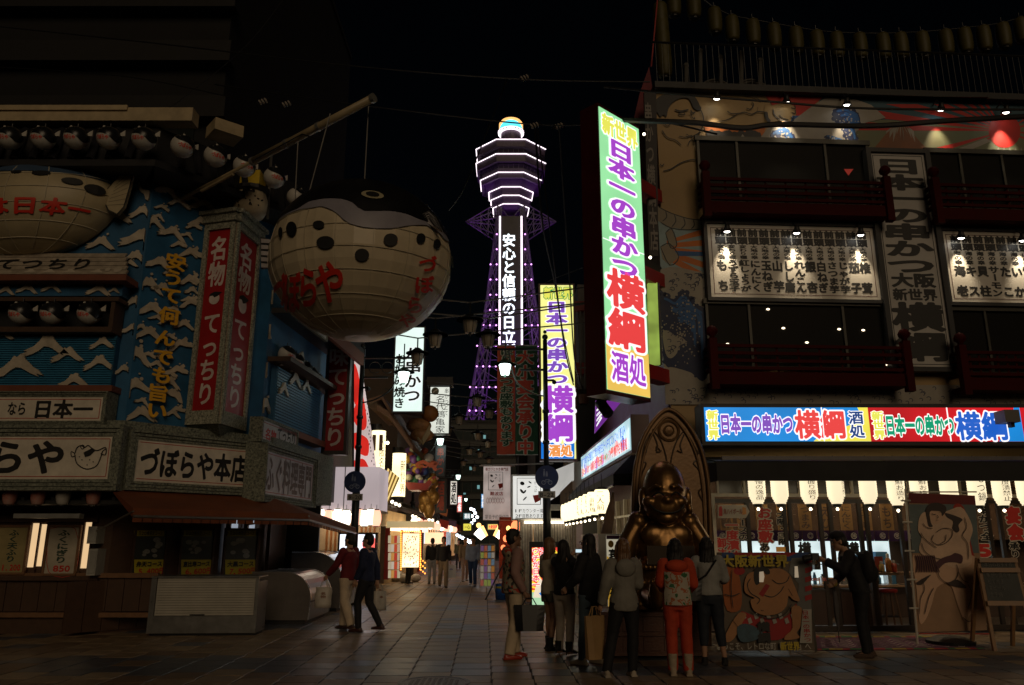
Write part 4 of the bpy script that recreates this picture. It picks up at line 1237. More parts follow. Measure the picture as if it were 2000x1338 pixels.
# tall red and white sail banner
sb=thing('sail_banner','tall tapering white banner with big red painted shapes, lit from behind the left pole','banner',atY(715,1000,22.8))
Fs=Fr(0,22.8,0);sw=lit('backlit pinkish white canvas',(1,.8,.78),.6,var=.15,sc=.6);sr=lit('backlit red paint',(.85,.03,.02),.7,var=.15)
m=MB();m.ppoly(Fs,[(690,672),(698,672),(712,760),(726,850),(738,940),(742,1000),(690,1000)],0,.08);m.build('canvas',sw,sb)
m=MB()
for P in([(691,712),(700,730),(704,770),(698,790),(691,780)],[(691,800),(706,770),(714,800),(716,832),(706,840),(691,822)],[(691,846),(708,850),(720,862),(718,890),(700,884),(691,872)],
[(700,900),(712,898),(722,920),(727,958),(722,974),(716,970),(708,930)],[(691,900),(698,905),(700,920),(691,930)]):m.ppoly(Fs,P,.006,0,3)
m.build('painted_shape',sr,sb)
m=MB();r5=random.Random(5)
for k in range(34):
 y=760+k*6.6;x=712+(y-760)*.11+r5.uniform(-3,3);m.ppoly(Fs,[(x,y),(x+1.6,y+.5),(x+1.4,y+4),(x-.2,y+3.5)],.004)
m.build('small_print',mat('purple grey print',(.12,.07,.1),.6,var=0),sb)
MB().tube([atY(690,668,22.8),atY(690,1005,22.8)],.03,6).build('edge_pole',steel,sb)
# big glowing cylinder lanterns
def cyl_lantern(x0,x1,y0,y1,Y,label,s,br=2.0):
 P0,P1=atY((x0+x1)/2,y1,Y),atY((x0+x1)/2,y0,Y);r=(atY(x1,(y0+y1)/2,Y).x-atY(x0,(y0+y1)/2,Y).x)/2
 t=thing('cylinder_lantern',label,'lantern',P0,'large glowing cylinder lanterns on the left of the lane')
 pr=[]
 n=14
 for k in range(n+1):
  z=P0.z+(P1.z-P0.z)*k/n;pr.append((r,z-P0.z))
  if k<n:pr.append((r*.975,z-P0.z+(P1.z-P0.z)*.5/n))
 MB().lathe(P0,pr,20).build('paper_body',lit('cream glowing paper',(1,.84,.48),br,var=.12,sc=1.5),t,smooth=True)
 m=MB();m.lathe(P0,[(0,-.22),(r*.8,-.22),(r*.85,0)],16);m.lathe(P1,[(r*.85,0),(r*.8,.22),(0,.24)],16);m.build('cap',black,t)
 m=MB();h=(P1.z-P0.z)*.8/len(s)
 for i,ch in enumerate(s):
  put(m,ch,lambda X,Y:Vector((P0.x+(r+.006)*math.sin(.75+(X-.5)*.9),P0.y-(r+.006)*math.cos(.75+(X-.5)*.9),P1.z-h*.6-(i+1)*h+Y*h)),.02)
 m.build('lettering',mat('faded brown lettering',(.15,.1,.05),.5,var=0),t)
cyl_lantern(722,750,842,942,26,'larger glowing cream cylinder lantern beside the red and white sail banner','大阪名物')
cyl_lantern(764,791,886,970,28,'second glowing cream cylinder lantern right of the slatted light board','新世界')
# slatted wood board, the light on its slats painted as a glow
sl=thing('slatted_board','tilted glowing board of pale slats hanging between the two cylinder lanterns','sign',atY(760,980,25.5))
Fz=Fr(0,25.5,0);glow=lit('amber slat painted glow',(1,.72,.25),.9)
m=MB();m.ppoly(Fz,[(757,914),(780,933),(757,985),(739,972)],-.03,.05);m.build('board',mat('amber board',(.3,.2,.06),.6),sl)
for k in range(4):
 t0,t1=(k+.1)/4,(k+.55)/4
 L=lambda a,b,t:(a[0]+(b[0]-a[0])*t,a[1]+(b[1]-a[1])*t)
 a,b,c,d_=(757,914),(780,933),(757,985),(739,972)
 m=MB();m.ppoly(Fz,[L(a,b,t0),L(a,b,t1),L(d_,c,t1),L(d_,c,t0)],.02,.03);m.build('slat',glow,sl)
# vertical shop signs hanging over the lane
def vsign(Y,x0,y0,x1,y1,name,label,face,texts,casing=steel,depth=.3,cap=0,polys=()):
 f=Fr(0,Y,0);a0,a1=f.px(x0,(y0+y1)/2)[0],f.px(x1,(y0+y1)/2)[0];z0,z1=f.px((x0+x1)/2,y1)[1],f.px((x0+x1)/2,y0)[1]
 t=thing(name,label,'sign',f.p((a0+a1)/2,z0))
 b=.05
 m=MB();m.box(f,a0-b,a1+b,z0-b,z1+b,-depth,-.012);m.build('casing',casing,t)
 MB().box(f,a0,a1,z0,z1,-.012,0).build('sign_face',face,t)
 if cap:MB().box(f,a0-.15,a1+.15,z1+b,z1+b+cap,-depth-.1,.15).build('cap_roof',black,t)
 for pts,mm in polys:
  MB().ppoly(f,pts,.003).build('printed_shape',mm,t)
 for(vert,s,p0,p1,p2,p3,off,mm)in texts:
  m=MB();(pv if vert else ph)(m,f,s,p0,p1,p2,p3,off,.0065 if off<.1 else .004);m.build('lettering',mm,t)
 return t,f
mintw=lit('mint white backlit panel',(.8,1,.93),1.0);inkE=mat('black sign print',(.01,.01,.01),.5,var=0)
vsign(25,771,640,826,803,'vertical_sign','tall mint white lit sign for kushikatsu and okonomiyaki below the giant fish',mintw,
[(1,'八串かつ',806,676,786,34,.1,mat('sign white',(.8,.8,.8),.4,var=0,em=.9,emc=(.9,1,1))),(1,'八串かつ',806,676,786,34,.045,inkE),(1,'お好み焼き',781,690,798,22,.045,inkE)],depth=.35)
ivs,_=vsign(32,840,756,877,846,'vertical_sign','smaller ivory lit sign with round crest and thin brush writing under a black cap',lit('ivory backlit panel',(.9,.95,.85),.8),
[(1,'名代鶴亀家',860,772,846,20,.015,inkE),(1,'串かつどて',872,758,812,9,.015,inkE)],depth=.4,cap=.35)
t=ivs
m=MB();fq=Fr(0,31.97,0);ac,zc_=fq.px(850,764)
m.flat(fq,[(ac+.16*math.cos(q*PI/9),zc_+.16*math.sin(q*PI/9))for q in range(18)],.01);m.build('crest_disc',mat('olive grey',(.15,.16,.1),.5),t)
m=MB();m.stroke(fq,[(ac-.1,zc_-.08),(ac-.02,zc_),(ac+.02,zc_+.02),(ac+.1,zc_+.08)],.05,.014,3);m.build('crest_swirl',offw,t)
# gabled roofs
rf=part('gabled_roof',s2)
for(x0,y0,xm,ym,x1,y1,Y)in((715,790,745,780,800,870,25.5),(735,800,757,812,806,880,25.2)):
 m=MB();A,B,C_=atY(x0,y0,Y),atY(xm,ym,Y),atY(x1,y1,Y);t_=Vector((0,5,0));h=Z*.16
 m.hexa([A,B,B+t_,A+t_,A+h,B+h,B+t_+h,A+t_+h]);m.hexa([B,C_,C_+t_,B+t_,B+h,C_+h,C_+t_+h,B+t_+h]);m.build('roof_slope',wood_m,rf)
for k in range(7):MB().wbox(-5.6+k*.22,-5.5+k*.22,25.3,25.4,4.4,4.9).build('rafter_end',wood_m,rf)
lr_=part('lower_roof',s2)
m=MB();pts=[(-5.6,3.35),(-4.05,2.62),(-4.05,2.72),(-5.6,3.5)]
m.add([Vector((x,24.6,z))for x,z in pts]+[Vector((x,42,z))for x,z in pts],[(0,1,2,3),(7,6,5,4),(0,4,5,1),(1,5,6,2),(2,6,7,3),(3,7,4,0)]);m.build('roof_slope',mat('dark tile roof',(.07,.05,.035),.5),lr_)
for k in range(44):MB().tube([(-5.6,24.8+k*.39,3.52),(-4.04,24.8+k*.39,2.75)],.06,5).build('roof_tile',mat('dark tile roof',(.07,.05,.035),.5),lr_)
bulb=lit('small bulb',(1,.85,.6),6)
for k,(x,y,Y)in enumerate(((757,978,26.5),(766,980,27),(773,984,27.5),(780,987,28),(806,1008,31),(812,1010,31.5),(818,1014,32),(838,1015,34),(845,1016,35),(757,865,26),(855,1020,37))):
 P=atY(x,y,Y);t=thing('roof_bulb','one of the small bare bulbs strung along the low shop roof','bulb',P,'bare bulbs along the low shop roof')
 MB().ball(P,.055,8,6).build('glass',bulb,t);MB().tube([P+Z*.05,P+Z*.13],.03,6).build('socket',black,t)
# treasure boat display, golden figure
tb_=thing('festival_boat','colourful festival boat display heaped with painted goods on a red hull above the shop roof','display',atY(822,955,29))
Ft=Fr(0,29,0)
m=MB();m.ppoly(Ft,[(786,940),(798,957),(834,957),(852,930),(846,930),(830,944),(800,942)],.5,1.0,0);m.build('hull',mat('dark red lacquer',(.3,.03,.02),.35),tb_)
cols=[('painted coral',(.6,.12,.05)),('painted violet',(.15,.05,.25)),('painted cream',(.55,.5,.35)),('painted green',(.05,.22,.1)),('painted gold',(.5,.3,.04)),('painted white',(.6,.58,.55)),('painted blue',(.05,.1,.35))]
for k in range(46):
 x,y=r5.uniform(792,846),r5.uniform(876,944)
 if x<800 and y<890:continue
 c=cols[r5.randrange(7)];P=atY(x,y,28.9-r5.uniform(0,.5));rr=r5.uniform(.08,.2)
 MB().ball(P,(rr,rr*.7,rr*r5.uniform(.6,1.2)),8,6).build('painted_ball',mat(c[0],c[1],.35),tb_,smooth=True)
m=MB();m.ppoly(Ft,[(792,876),(806,872),(803,905),(792,905)],.2,.2);m.build('sail',mat('painted violet',(.15,.05,.25),.35),tb_)
wavy=[[(812+k*6,906+(k%2)*5),(815+k*6,912),(818+k*6,906+((k+1)%2)*5)]for k in range(6)]
m=MB()
for P in wavy:m.pstroke(Ft,P,.06,.75)
m.pstroke(Ft,[(812,908),(826,902),(840,908),(852,904),(848,914),(853,918)],.12,.78);m.build('dragon_relief',mat('painted coral',(.6,.12,.05),.35),tb_)
gf=thing('gilded_carving','large gilded plaster figure carving hanging below the festival boat','sculpture',atY(838,1012,29.5))
gold=mat('gilded plaster',(.55,.3,.08),.35,.4)
m=MB()
for(x,y,rx,rz)in((840,960,.22,.3),(846,945,.2,.2),(832,975,.28,.34),(848,972,.2,.26),(838,995,.22,.34),(826,990,.16,.22),(846,930,.12,.13),(836,950,.2,.2)):m.ball(atY(x,y,29.4),(rx,.25,rz),10,8)
m.build('figure',gold,gf,smooth=True)
m=MB();m.ball(atY(842,790,29),.34,14,10)
tf=thing('figure_on_roof','round headed brown figure sitting on the roof under the ivory sign','sculpture',atY(835,870,29))
mh_=MB();mh_.ball(atY(840,808,27.5),(.3,.3,.3),14,10);mh_.build('head',mat('orange brown fur',(.3,.12,.03),.6),tf,smooth=True)
mh_=MB();mh_.ball(atY(818,832,27.6),(.45,.35,.28),12,8);mh_.ball(atY(824,850,27.5),(.42,.3,.25),12,8);mh_.build('body',mat('orange and cream coat',(.4,.2,.08),.6,var=.5,sc=6),tf,smooth=True)
mh_=MB()
for k in range(5):mh_.tube([atY(812+k*2,848+k*5,27.3),atY(826,868-k*3,27.2),atY(840,846-k*4,27.3)],.03,5)
mh_.build('rope_coil',mat('pale rope',(.4,.33,.2),.8),tf)
# bright shop front: curtain, patchwork noren, framed light panel
br=part('open_front',s2)
Fo=Fr(-4.6,27.0,86)
MB().wbox(-4.9,-4.75,26.9,41,0,2.7).build('interior_wall',mat('yellow plaster',(.55,.42,.22),.7),br)
Fx=Fr(0,27.6,0)
m=MB();pbox(m,Fx,755,1018,848,1031,-.1,0);m.build('fascia',lit('lit cream fascia',(1,.78,.4),.4),br)
m=MB();pbox(m,Fx,739,1028,750,1140,-.25,0);m.build('stone_pier',mat('brown stone pier',(.16,.11,.07),.7,bump=.3),br)
m=MB();pbox(m,Fx,751,1031,760,1132,-.1,-.03);m.build('red_curtain',mat('red curtain',(.35,.03,.02),.7),br)
pc=[(.85,.75,.5),(.8,.12,.05),(.9,.45,.12),(.85,.7,.5),(.7,.08,.05),(.9,.8,.65)]
for r_ in range(5):
 for c_ in range(4):
  k=(r_*3+c_*2)%6;m=MB();pbox(m,Fx,758+c_*6,1046+r_*17,763.4+c_*6,1061+r_*17,-.02,.0);m.build('cloth_patch',lit('patch%d'%k if False else['cream cloth','red cloth','orange cloth','sand cloth','crimson cloth','ivory cloth'][k],pc[k],.42),br)
m=MB();pbox(m,Fx,786,1042,818,1108,.02,.08);m.build('light_panel',lit('yellow white light panel',(1,.85,.5),1.7,var=.2,sc=2),br)
m=MB();orl2=lit('orange bulb',(1,.35,.05),3.0)
for k in range(20):
 for x in(783,821):m.ball(atY(x,1040+k*3.8,27.45),.028,6,4)
for k in range(10):m.ball(atY(784+k*4,1038,27.45),.028,6,4)
for k in range(9):m.ball(atY(822+(k%3)*4,1092+k*3.5,27.45),.028,6,4)
m.build('bulb_border',orl2,br)
m=MB();pbox(m,Fx,781,1035,785,1116,.0,.09);pbox(m,Fx,819,1035,823,1116,.0,.09);m.build('panel_frame',mat('red lacquer',(.3,.04,.02),.4),br)
rr_=MB()
for k in range(60):
 x,y=r5.uniform(788,816),r5.uniform(1046,1104);rr_.ppoly(Fx,[(x,y),(x+1.5,y),(x+1.5,y+2.5),(x,y+2.5)],.085)
rr_.build('panel_print',mat('red print',(.6,.06,.02),.5,var=0),br)
m=MB();m.wbox(-4.7,-3.95,30.5,38,1.95,2.25);m.build('canopy_light',lit('hot shop light',(1,.7,.4),2.6,var=.2),br)
m=MB();pbox(m,Fr(0,33,0),830,1040,866,1062,-.1,0);m.build('lit_fascia',lit('overexposed sign',(1,.62,.36),1.4),br)
m=MB();pbox(m,Fr(0,33.2,0),826,1062,850,1110,-.1,0);m.build('shelves',mat('pale goods',(.5,.45,.38),.6,var=.5,sc=14),br)
for k in range(5):
 m=MB();pbox(m,Fr(0,27.2,0),762+k*5,1020,764+k*5,1024,0,.03)
for(x,y,rr,lb)in((773,1127,.3,'pale knotted rubbish bag at the foot of the shop pier'),(790,1130,.22,'smaller rubbish bag behind the woman at the shop'),(812,1128,.2,'third rubbish bag under the bulb framed panel')):
 P=atZ(x,y+9,0);t=thing('rubbish_bag',lb,'bag',P)
 m=MB();m.ball(P+Z*rr*.75,(rr*1.1,rr,rr*.78),12,8)
 m.v=[q+Vector((r5.uniform(-1,1),r5.uniform(-1,1),r5.uniform(-1,1)))*rr*.07 for q in m.v];m.build('sack',mat('translucent white plastic',(.45,.42,.38),.35,var=.3,sc=12),t,smooth=True)
 MB().ball(P+Z*rr*1.5,(rr*.2,rr*.2,rr*.18),6,5).build('knot',mat('translucent white plastic',(.45,.42,.38),.35,var=.3,sc=12),t)
# small hanging flags further on
for(x,y,w,h,Y,lb,c)in((866,1000,18,18,38,'orange cloth pennant hanging over the lane, uppermost',(.4,.14,.06)),(868,1024,18,20,44,'tilted red printed cloth hanging below the orange pennant',(.4,.08,.06)),(884,1022,16,16,48,'dim purple cloth beside the tilted red one',(.14,.08,.14))):
 f=Fr(0,Y,0);t=thing('hanging_cloth',lb,'flag',atY(x,y+h,Y));m=MB()
 m.ppoly(f,[(x-w/2,y-h/2),(x+w/2,y-h/2+4),(x+w*.35,y+h/2),(x-w*.4,y+h/2-5)],0,.03);m.build('cloth',mat('cloth %s'%lb.split()[0],c,.7),t)
 MB().tube([atY(x-w,y-h/2-2,Y),atY(x+w,y-h/2+3,Y)],.02,4).build('line',black,t)
# tall dim hoardings on building 3
for(x0,y0,x1,y1,Y,s,lb)in((852,872,868,930,36,'串かつ','dim dark vertical hoarding with red characters under the ivory sign'),(852,936,870,1000,37,'酒場','dim blue grey vertical hoarding below the dark one')):
 vsign(Y,x0,y0,x1,y1,'hoarding',lb,mat('dim hoarding',(.04,.05,.06),.5),[(1,s,(x0+x1)/2,y0+2,y1-2,14,.05,mat('dull red print',(.3,.05,.03),.5,var=0))],depth=.2)
# ================================================================ STREET LAMPS
post=mat('dark green black post',(.018,.02,.02),.4,.3)
milk=lit('mint white glass, lit',(.75,1,.9),4.0,var=0);off_g=mat('unlit frosted glass',(.3,.26,.2),.4,var=.1)
def lamp_head(P,s,label,group,on,par=None):
 t=thing('hanging_lamp',label,'street lamp',P,group);P=Vector(P)
 MB().lathe(P,[(0,-.16*s),(.11*s,-.16*s),(.17*s,.12*s),(.15*s,.14*s),(0,.14*s)],12).build('glass',milk if on else off_g,t,smooth=False)
 m=MB();m.lathe(P,[(.31*s,.13*s),(.3*s,.15*s),(.17*s,.2*s),(.06*s,.28*s),(0,.3*s)],16)
 m.lathe(P,[(.31*s,.128*s),(0,.128*s)],16)
 m.tube([P+Z*.28*s,P+Z*.55*s],.02*s,6);m.ball(P-Z*.19*s,.04*s,6,5)
 m.build('cap',mat('green enamel cap',(.05,.09,.075),.35)if on else post,t)
 m=MB()
 for k in range(6):
  an=k*PI/3;m.tube([P+Vector((.112*s*math.cos(an),.112*s*math.sin(an),-.165*s)),P+Vector((.175*s*math.cos(an),.175*s*math.sin(an),.13*s))],.009*s,4)
 m.build('ribs',post,t)
 if on:lamp_light(t,P-Z*.3-Vector((0,.25,0)),12 if P.y<40 else 30,(.85,1,.88),.15)
 return t
def lamp_post(X,Y,label,arm=-1.05,H=6.7,lampz=5.9,lit_=True,lamp_label=''):
 t=thing('lamp_post',label,'lamp post',(X,Y,0))
 m=MB();m.tube([(X,Y,0),(X,Y,.9)],.13,12,r1=.12);m.tube([(X,Y,.9),(X,Y,3.2)],.105,12,r1=.1);m.tube([(X,Y,3.2),(X,Y,H)],.07,12,r1=.06);m.build('pole',post,t,smooth=True)
 m=MB()
 for z in(.9,3.2,4.0,4.8):m.tube([(X,Y,z-.03),(X,Y,z+.05)],.135 if z<3.3 else .09,12)
 m.ball((X,Y,H+.08),.08,8,6);m.ball((X,Y,H+.22),.05,8,6);m.build('collar',post,t,smooth=True)
 m=MB();s_=1 if arm>0 else-1
 for z in(lampz+.55,lampz+.0):m.tube([(X,Y,z),(X+(arm*1.35 if z>lampz+.3 else arm*.62),Y,z)],.03,6)
 q=[(X,Y,lampz-.7),(X+arm*.35,Y,lampz-.6),(X+arm*.75,Y,lampz-.25),(X+arm*.9,Y,lampz+.5)]
 m.tube([Vector(p)for p in smooth_open(q,5)],.02,5)
 for k in range(2):
  c=Vector((X+arm*(.3+.3*k),Y,lampz+.28));m.tube([c+Vector((.16*math.cos(w*.5),0,.16*math.sin(w*.5)))for w in range(12)],.012,4)
 m.tube([(X+arm*.99,Y,lampz+.95),(X+arm*.99,Y,lampz+.25)],.018,5)
 m.tube([(X-.02,Y-.1,5.6),(X+.22,Y-.12,5.6)],.03,5);m.ball((X+.22,Y-.12,5.55),.06,8,6)
 m.build('arm',post,t)
 lamp_head((X+arm,Y,lampz+.02),.95,lamp_label,'lit street lamps',True)
 return t
bsign=mat('blue round sign face',(.01,.03,.12),.45);wsign=mat('worn white sign figures',(.2,.24,.34),.5,var=.2)
def round_sign(X,Y,px,py,pr,label,plate_label,txt,y2):
 f=Fr(0,Y-.14,0);a,z=f.px(px,py);r=f.px(px+pr,py)[0]-a
 t=thing('round_sign',label,'road sign',f.p(a,z-r))
 m=MB();N=32;m.prism(f,[(a+r*math.cos(2*PI*q/N),z+r*math.sin(2*PI*q/N))for q in range(N)],-.02,0);m.build('disc',bsign,t)
 m=MB()
 # adult leading a child, and a bicycle below
 ax=a-r*.12
 for(cx,h,b)in((ax-r*.1,.62,z+.0*r),(ax+r*.12,.42,z+.0*r)):
  m.flat(f,[(cx+r*.07*math.cos(q*PI/6),b+h*r+r*.07*math.sin(q*PI/6))for q in range(12)],.003)
  m.flat(f,[(cx-r*.07,b+h*r*.85),(cx+r*.07,b+h*r*.85),(cx+r*.09,b+h*r*.4),(cx+r*.05,b),(cx,b+h*r*.3),(cx-r*.05,b),(cx-r*.09,b+h*r*.4)],.003)
 for cx in(-.28,.28):
  q=[(a+cx*r+r*.16*math.cos(w*PI/8),z-r*.45+r*.16*math.sin(w*PI/8))for w in range(17)];m.stroke(f,q,.02,.003,0)
 m.stroke(f,[(a-.28*r,z-.45*r),(a-.08*r,z-.2*r),(a+.2*r,z-.2*r),(a+.28*r,z-.45*r)],.02,.0035,0);m.stroke(f,[(a-.08*r,z-.2*r),(a,z-.45*r),(a+.2*r,z-.2*r)],.02,.004,0)
 m.build('pictogram',wsign,t)
 tp=thing('sign_plate',plate_label,'sign plate',f.p(a,z-r-.3));a2,z2=f.px(px,y2)
 MB().box(f,a2-r*.72,a2+r*.72,z2-.085,z2+.085,-.02,0).build('plate',mat('dirty white plate',(.3,.28,.24),.5),tp)
 m=MB();htext(m,f,txt,a2-r*.6,a2+r*.6,z2-.07,z2+.07,.03,.004);m.build('lettering',inkm,tp)
lamp_post(atY(1068,1000,20).x,20,'dark ornamental lamp post with scrolled arm standing in front of the yellow sign',lamp_label='brightest lit mint street lamp in front of the red and green banners')
round_sign(.92,20,1068,932,23,'blue round shared path sign on the right lamp post','small plate reading 8-22 under the right blue round sign','8-22',966)
lamp_post(atY(694,1000,21).x,21,'dark lamp post on the left of the lane behind the two walking men',arm=1.15,lamp_label='lit mint street lamp in front of the kushikatsu sign')
round_sign(-4.2,21,693,941,21,'blue round shared path sign on the left lamp post','small plate reading 9-20 under the left blue round sign','9-20',971)
lamp_post(atY(806,1000,35.5).x,35.5,'thin dark lamp post rising in front of the festival boat',arm=1.15,lamp_label='lit lamp below the ivory crest sign')
lamp_post(atY(863,1000,56).x,56,'far thin lamp post on the left of the lane',arm=1.1,lamp_label='small bright lamp far down the lane, upper one')
lamp_post(atY(890,1000,88).x,88,'farthest lamp post on the left of the lane',arm=1.1,lamp_label='small bright lamp far down the lane, lower one')
un=[(918,637),(850,665),(953,665),(815,700),(932,785),(956,808),(897,820),(875,842),(933,852),(953,868),(917,882),(938,888),(905,905),(955,900),(926,915)]
lbs=['unlit lantern lamp nearest the viewer over the lane, left of the tower','unlit lantern lamp hanging just right of the giant fish','unlit lantern lamp in front of the tower lettering','unlit lantern lamp over the edge of the kushikatsu sign',
'unlit lamp left of the tower legs, upper of a pair','unlit lamp just left of the red banner','unlit lamp over the right edge of the ivory sign','unlit lamp right below the ivory sign']
wires={}
for i,(x,y)in enumerate(un):
 d=ray(x,y);P=CAM+d*((6.0-EYE)/d.z)
 lamp_head(P,.95,lbs[i]if i<len(lbs)else 'tiny unlit lamp far down the lane in front of the office building','unlit lantern lamps hung on cross wires over the lane',False)
 tag(MB().tube([(-4.6,P.y,6.9),(P.x,P.y,6.52),(2.2,P.y,6.95)],.012+.0004*P.y,4).build('cross_wire',black),'thin wire across the lane that carries an unlit lamp','wire','cross wires carrying the unlit lamps')
# ================================================================ RIGHT SIDE OF THE LANE, far to near
s5=shop_block('mid storey building with cream tiled wall and red girders behind the green lit sign',1.95,9,22.3,30,9.0,mat('cream tiled wall',(.22,.21,.19),.5,bump=.1))
Fq=Fr(0,22.2,0)
for(y0,y1)in((588,606),(708,730),(842,860)):
 m=MB();pbox(m,Fq,1118,y0,1200,y1,-.1,.12);m.build('girder',redp,s5)
m=MB();pbox(m,Fq,1118,760,1170,900,-.05,.2);m.build('dark_panel',mat('dark green panel',(.03,.035,.035),.5),s5)
m=MB()
for x in(1133,1141,1148):m.tube([Fq.p(*Fq.px(x,610),.1),Fq.p(*Fq.px(x+1,760),.1)],.03,6)
for y in(625,720):m.tube([Fq.p(*Fq.px(1128,y),.12),Fq.p(*Fq.px(1152,y),.12)],.025,6)
m.build('pipe',mat('grey pipe',(.25,.24,.22),.5),s5)
pt=thing('potted_plant','small leafless potted plant on the ledge between yellow sign and green sign','plant',atY(1140,772,22))
m=MB();P=atY(1140,772,22)
for k in range(14):
 an,e=r5.uniform(0,6.28),r5.uniform(.3,1.2);m.tube([P,P+Vector((math.cos(an)*.2,math.sin(an)*.1,.25*e)),P+Vector((math.cos(an)*.42,math.sin(an)*.2,.5*e))],.012,4)
m.build('stems',mat('dark stem',(.05,.045,.03),.7),pt);MB().lathe(P-Z*.25,[(0,0),(.13,0),(.18,.26),(.15,.26),(0,.24)],12).build('pot',mat('clay pot',(.2,.09,.05),.6),pt)
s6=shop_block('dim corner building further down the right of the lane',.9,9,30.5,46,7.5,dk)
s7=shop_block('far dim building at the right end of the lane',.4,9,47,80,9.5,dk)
# yellow lit sign
yface=lit('lemon yellow backlit panel',(.97,.95,.3),1.0);wo=mat('white outline print',(.7,.7,.7),.4,var=0,em=1.05,emc=(1,1,1))
vio=mat('violet lit print',(.3,.1,.6),.4,var=0,em=.6,emc=(.32,.12,.8));blu=mat('blue lit print',(.02,.1,.5),.4,var=0,em=.7,emc=(.02,.16,.8))
yel_l=mat('yellow lit print',(.7,.7,.1),.4,var=0,em=.9,emc=(.85,.85,.12));org_l=mat('orange lit print',(.8,.3,.05),.4,var=0,em=.8,emc=(1,.35,.08));redl=mat('red lit print',(.8,.05,.05),.4,var=0,em=.8,emc=(.95,.07,.07))
pur2=mat('magenta violet lit print',(.45,.08,.6),.4,var=0,em=.7,emc=(.5,.08,.8));grn_o=mat('green outline print',(.02,.3,.08),.4,var=0,em=.5,emc=(.02,.45,.12));nav=mat('navy lit print',(.02,.08,.3),.4,var=0,em=.4,emc=(.02,.12,.5))
t,f=vsign(21,1057,557,1122,896,'lit_sign','tall yellow lit sign with violet characters behind the right lamp post',yface,
[(0,'新世界',1062,1118,561,584,.13,grn_o),(0,'新世界',1062,1118,561,584,.078,yel_l),(1,'日本一の串かつ',1088,588,752,42,.13,wo),(1,'日本一の串かつ',1088,588,752,42,.079,vio),
(1,'横綱',1091,752,864,62,.13,wo),(1,'横綱',1091,752,864,60,.05,pur2),(0,'酒処',1072,1118,868,892,.12,wo),(0,'酒処',1072,1118,868,892,.075,org_l)],
casing=mat('maroon sign casing',(.06,.006,.006),.4),depth=.4,polys=[([(1057,860),(1075,856),(1098,868),(1122,854),(1122,896),(1057,896)],lit('royal blue backlit panel',(.01,.2,.75),.9))])
# red and green hanging banners
Fh=Fr(0,24,0)
def cloth_banner(Y,x0,y0,x1,y1,label,face,rods,wav=.03,n=10,name='hanging_banner',group=None):
 f=Fr(0,Y,0);a0,a1=f.px(x0,(y0+y1)/2)[0],f.px(x1,(y0+y1)/2)[0];z0,z1=f.px((x0+x1)/2,y1)[1],f.px((x0+x1)/2,y0)[1]
 t=thing(name,label,'banner',f.p((a0+a1)/2,z0),group);vs,fs=[],[]
 ph_=rnd.uniform(0,6)
 def dd(a,z):return wav*math.sin((a-a0)/(a1-a0)*7+ph_+z)*min(1,(z1-z)*.8+.1)
 for j in range(n+1):
  for i in range(n+1):
   a,z=a0+(a1-a0)*i/n,z0+(z1-z0)*j/n;vs.append(f.p(a,z,dd(a,z)))
 for j in range(n):
  for i in range(n):b=j*(n+1)+i;fs.append((b,b+1,b+n+2,b+n+1))
 MB().add(vs,fs).build('cloth',face,t,smooth=True)
 m=MB();m.tube([f.p(a0-rods,z1+.02,0),f.p(a1+rods,z1+.02,0)],.02,6);m.tube([f.p(a0,z0,0),f.p(a1,z0,0)],.015,6);m.build('rod',mat('white rod',(.5,.5,.48),.4),t)
 return t,f,dd
redc=mat('faded red cloth',(.5,.07,.03),.8);grc=mat('dark green cloth',(.03,.1,.05),.8)
t,f,dd=cloth_banner(24,971,676,1006,888,'red hanging banner with green characters, left of the green one',redc,.1)
outw=mat('pale outline cloth print',(.5,.52,.42),.7,var=0);gdk=mat('deep green print',(.01,.05,.02),.7,var=0);rdp=mat('brick red print',(.6,.06,.03),.7,var=0)
m=MB();pv(m,f,'ほりごたつお座敷もあります',989,680,872,26,.11,.045);m.build('outline',outw,t)
m=MB();pv(m,f,'ほりごたつお座敷もあります',989,680,872,26,.05,.06);m.build('lettering',gdk,t)
t,f,dd=cloth_banner(24,1007,676,1050,888,'dark green hanging banner with red characters, right of the red one',grc,.1)
m=MB();pv(m,f,'大小宴会承り中',1026,684,888,34,.11,.045);m.build('outline',outw,t)
m=MB();pv(m,f,'大小宴会承り中',1026,684,888,34,.055,.06);m.build('lettering',rdp,t)
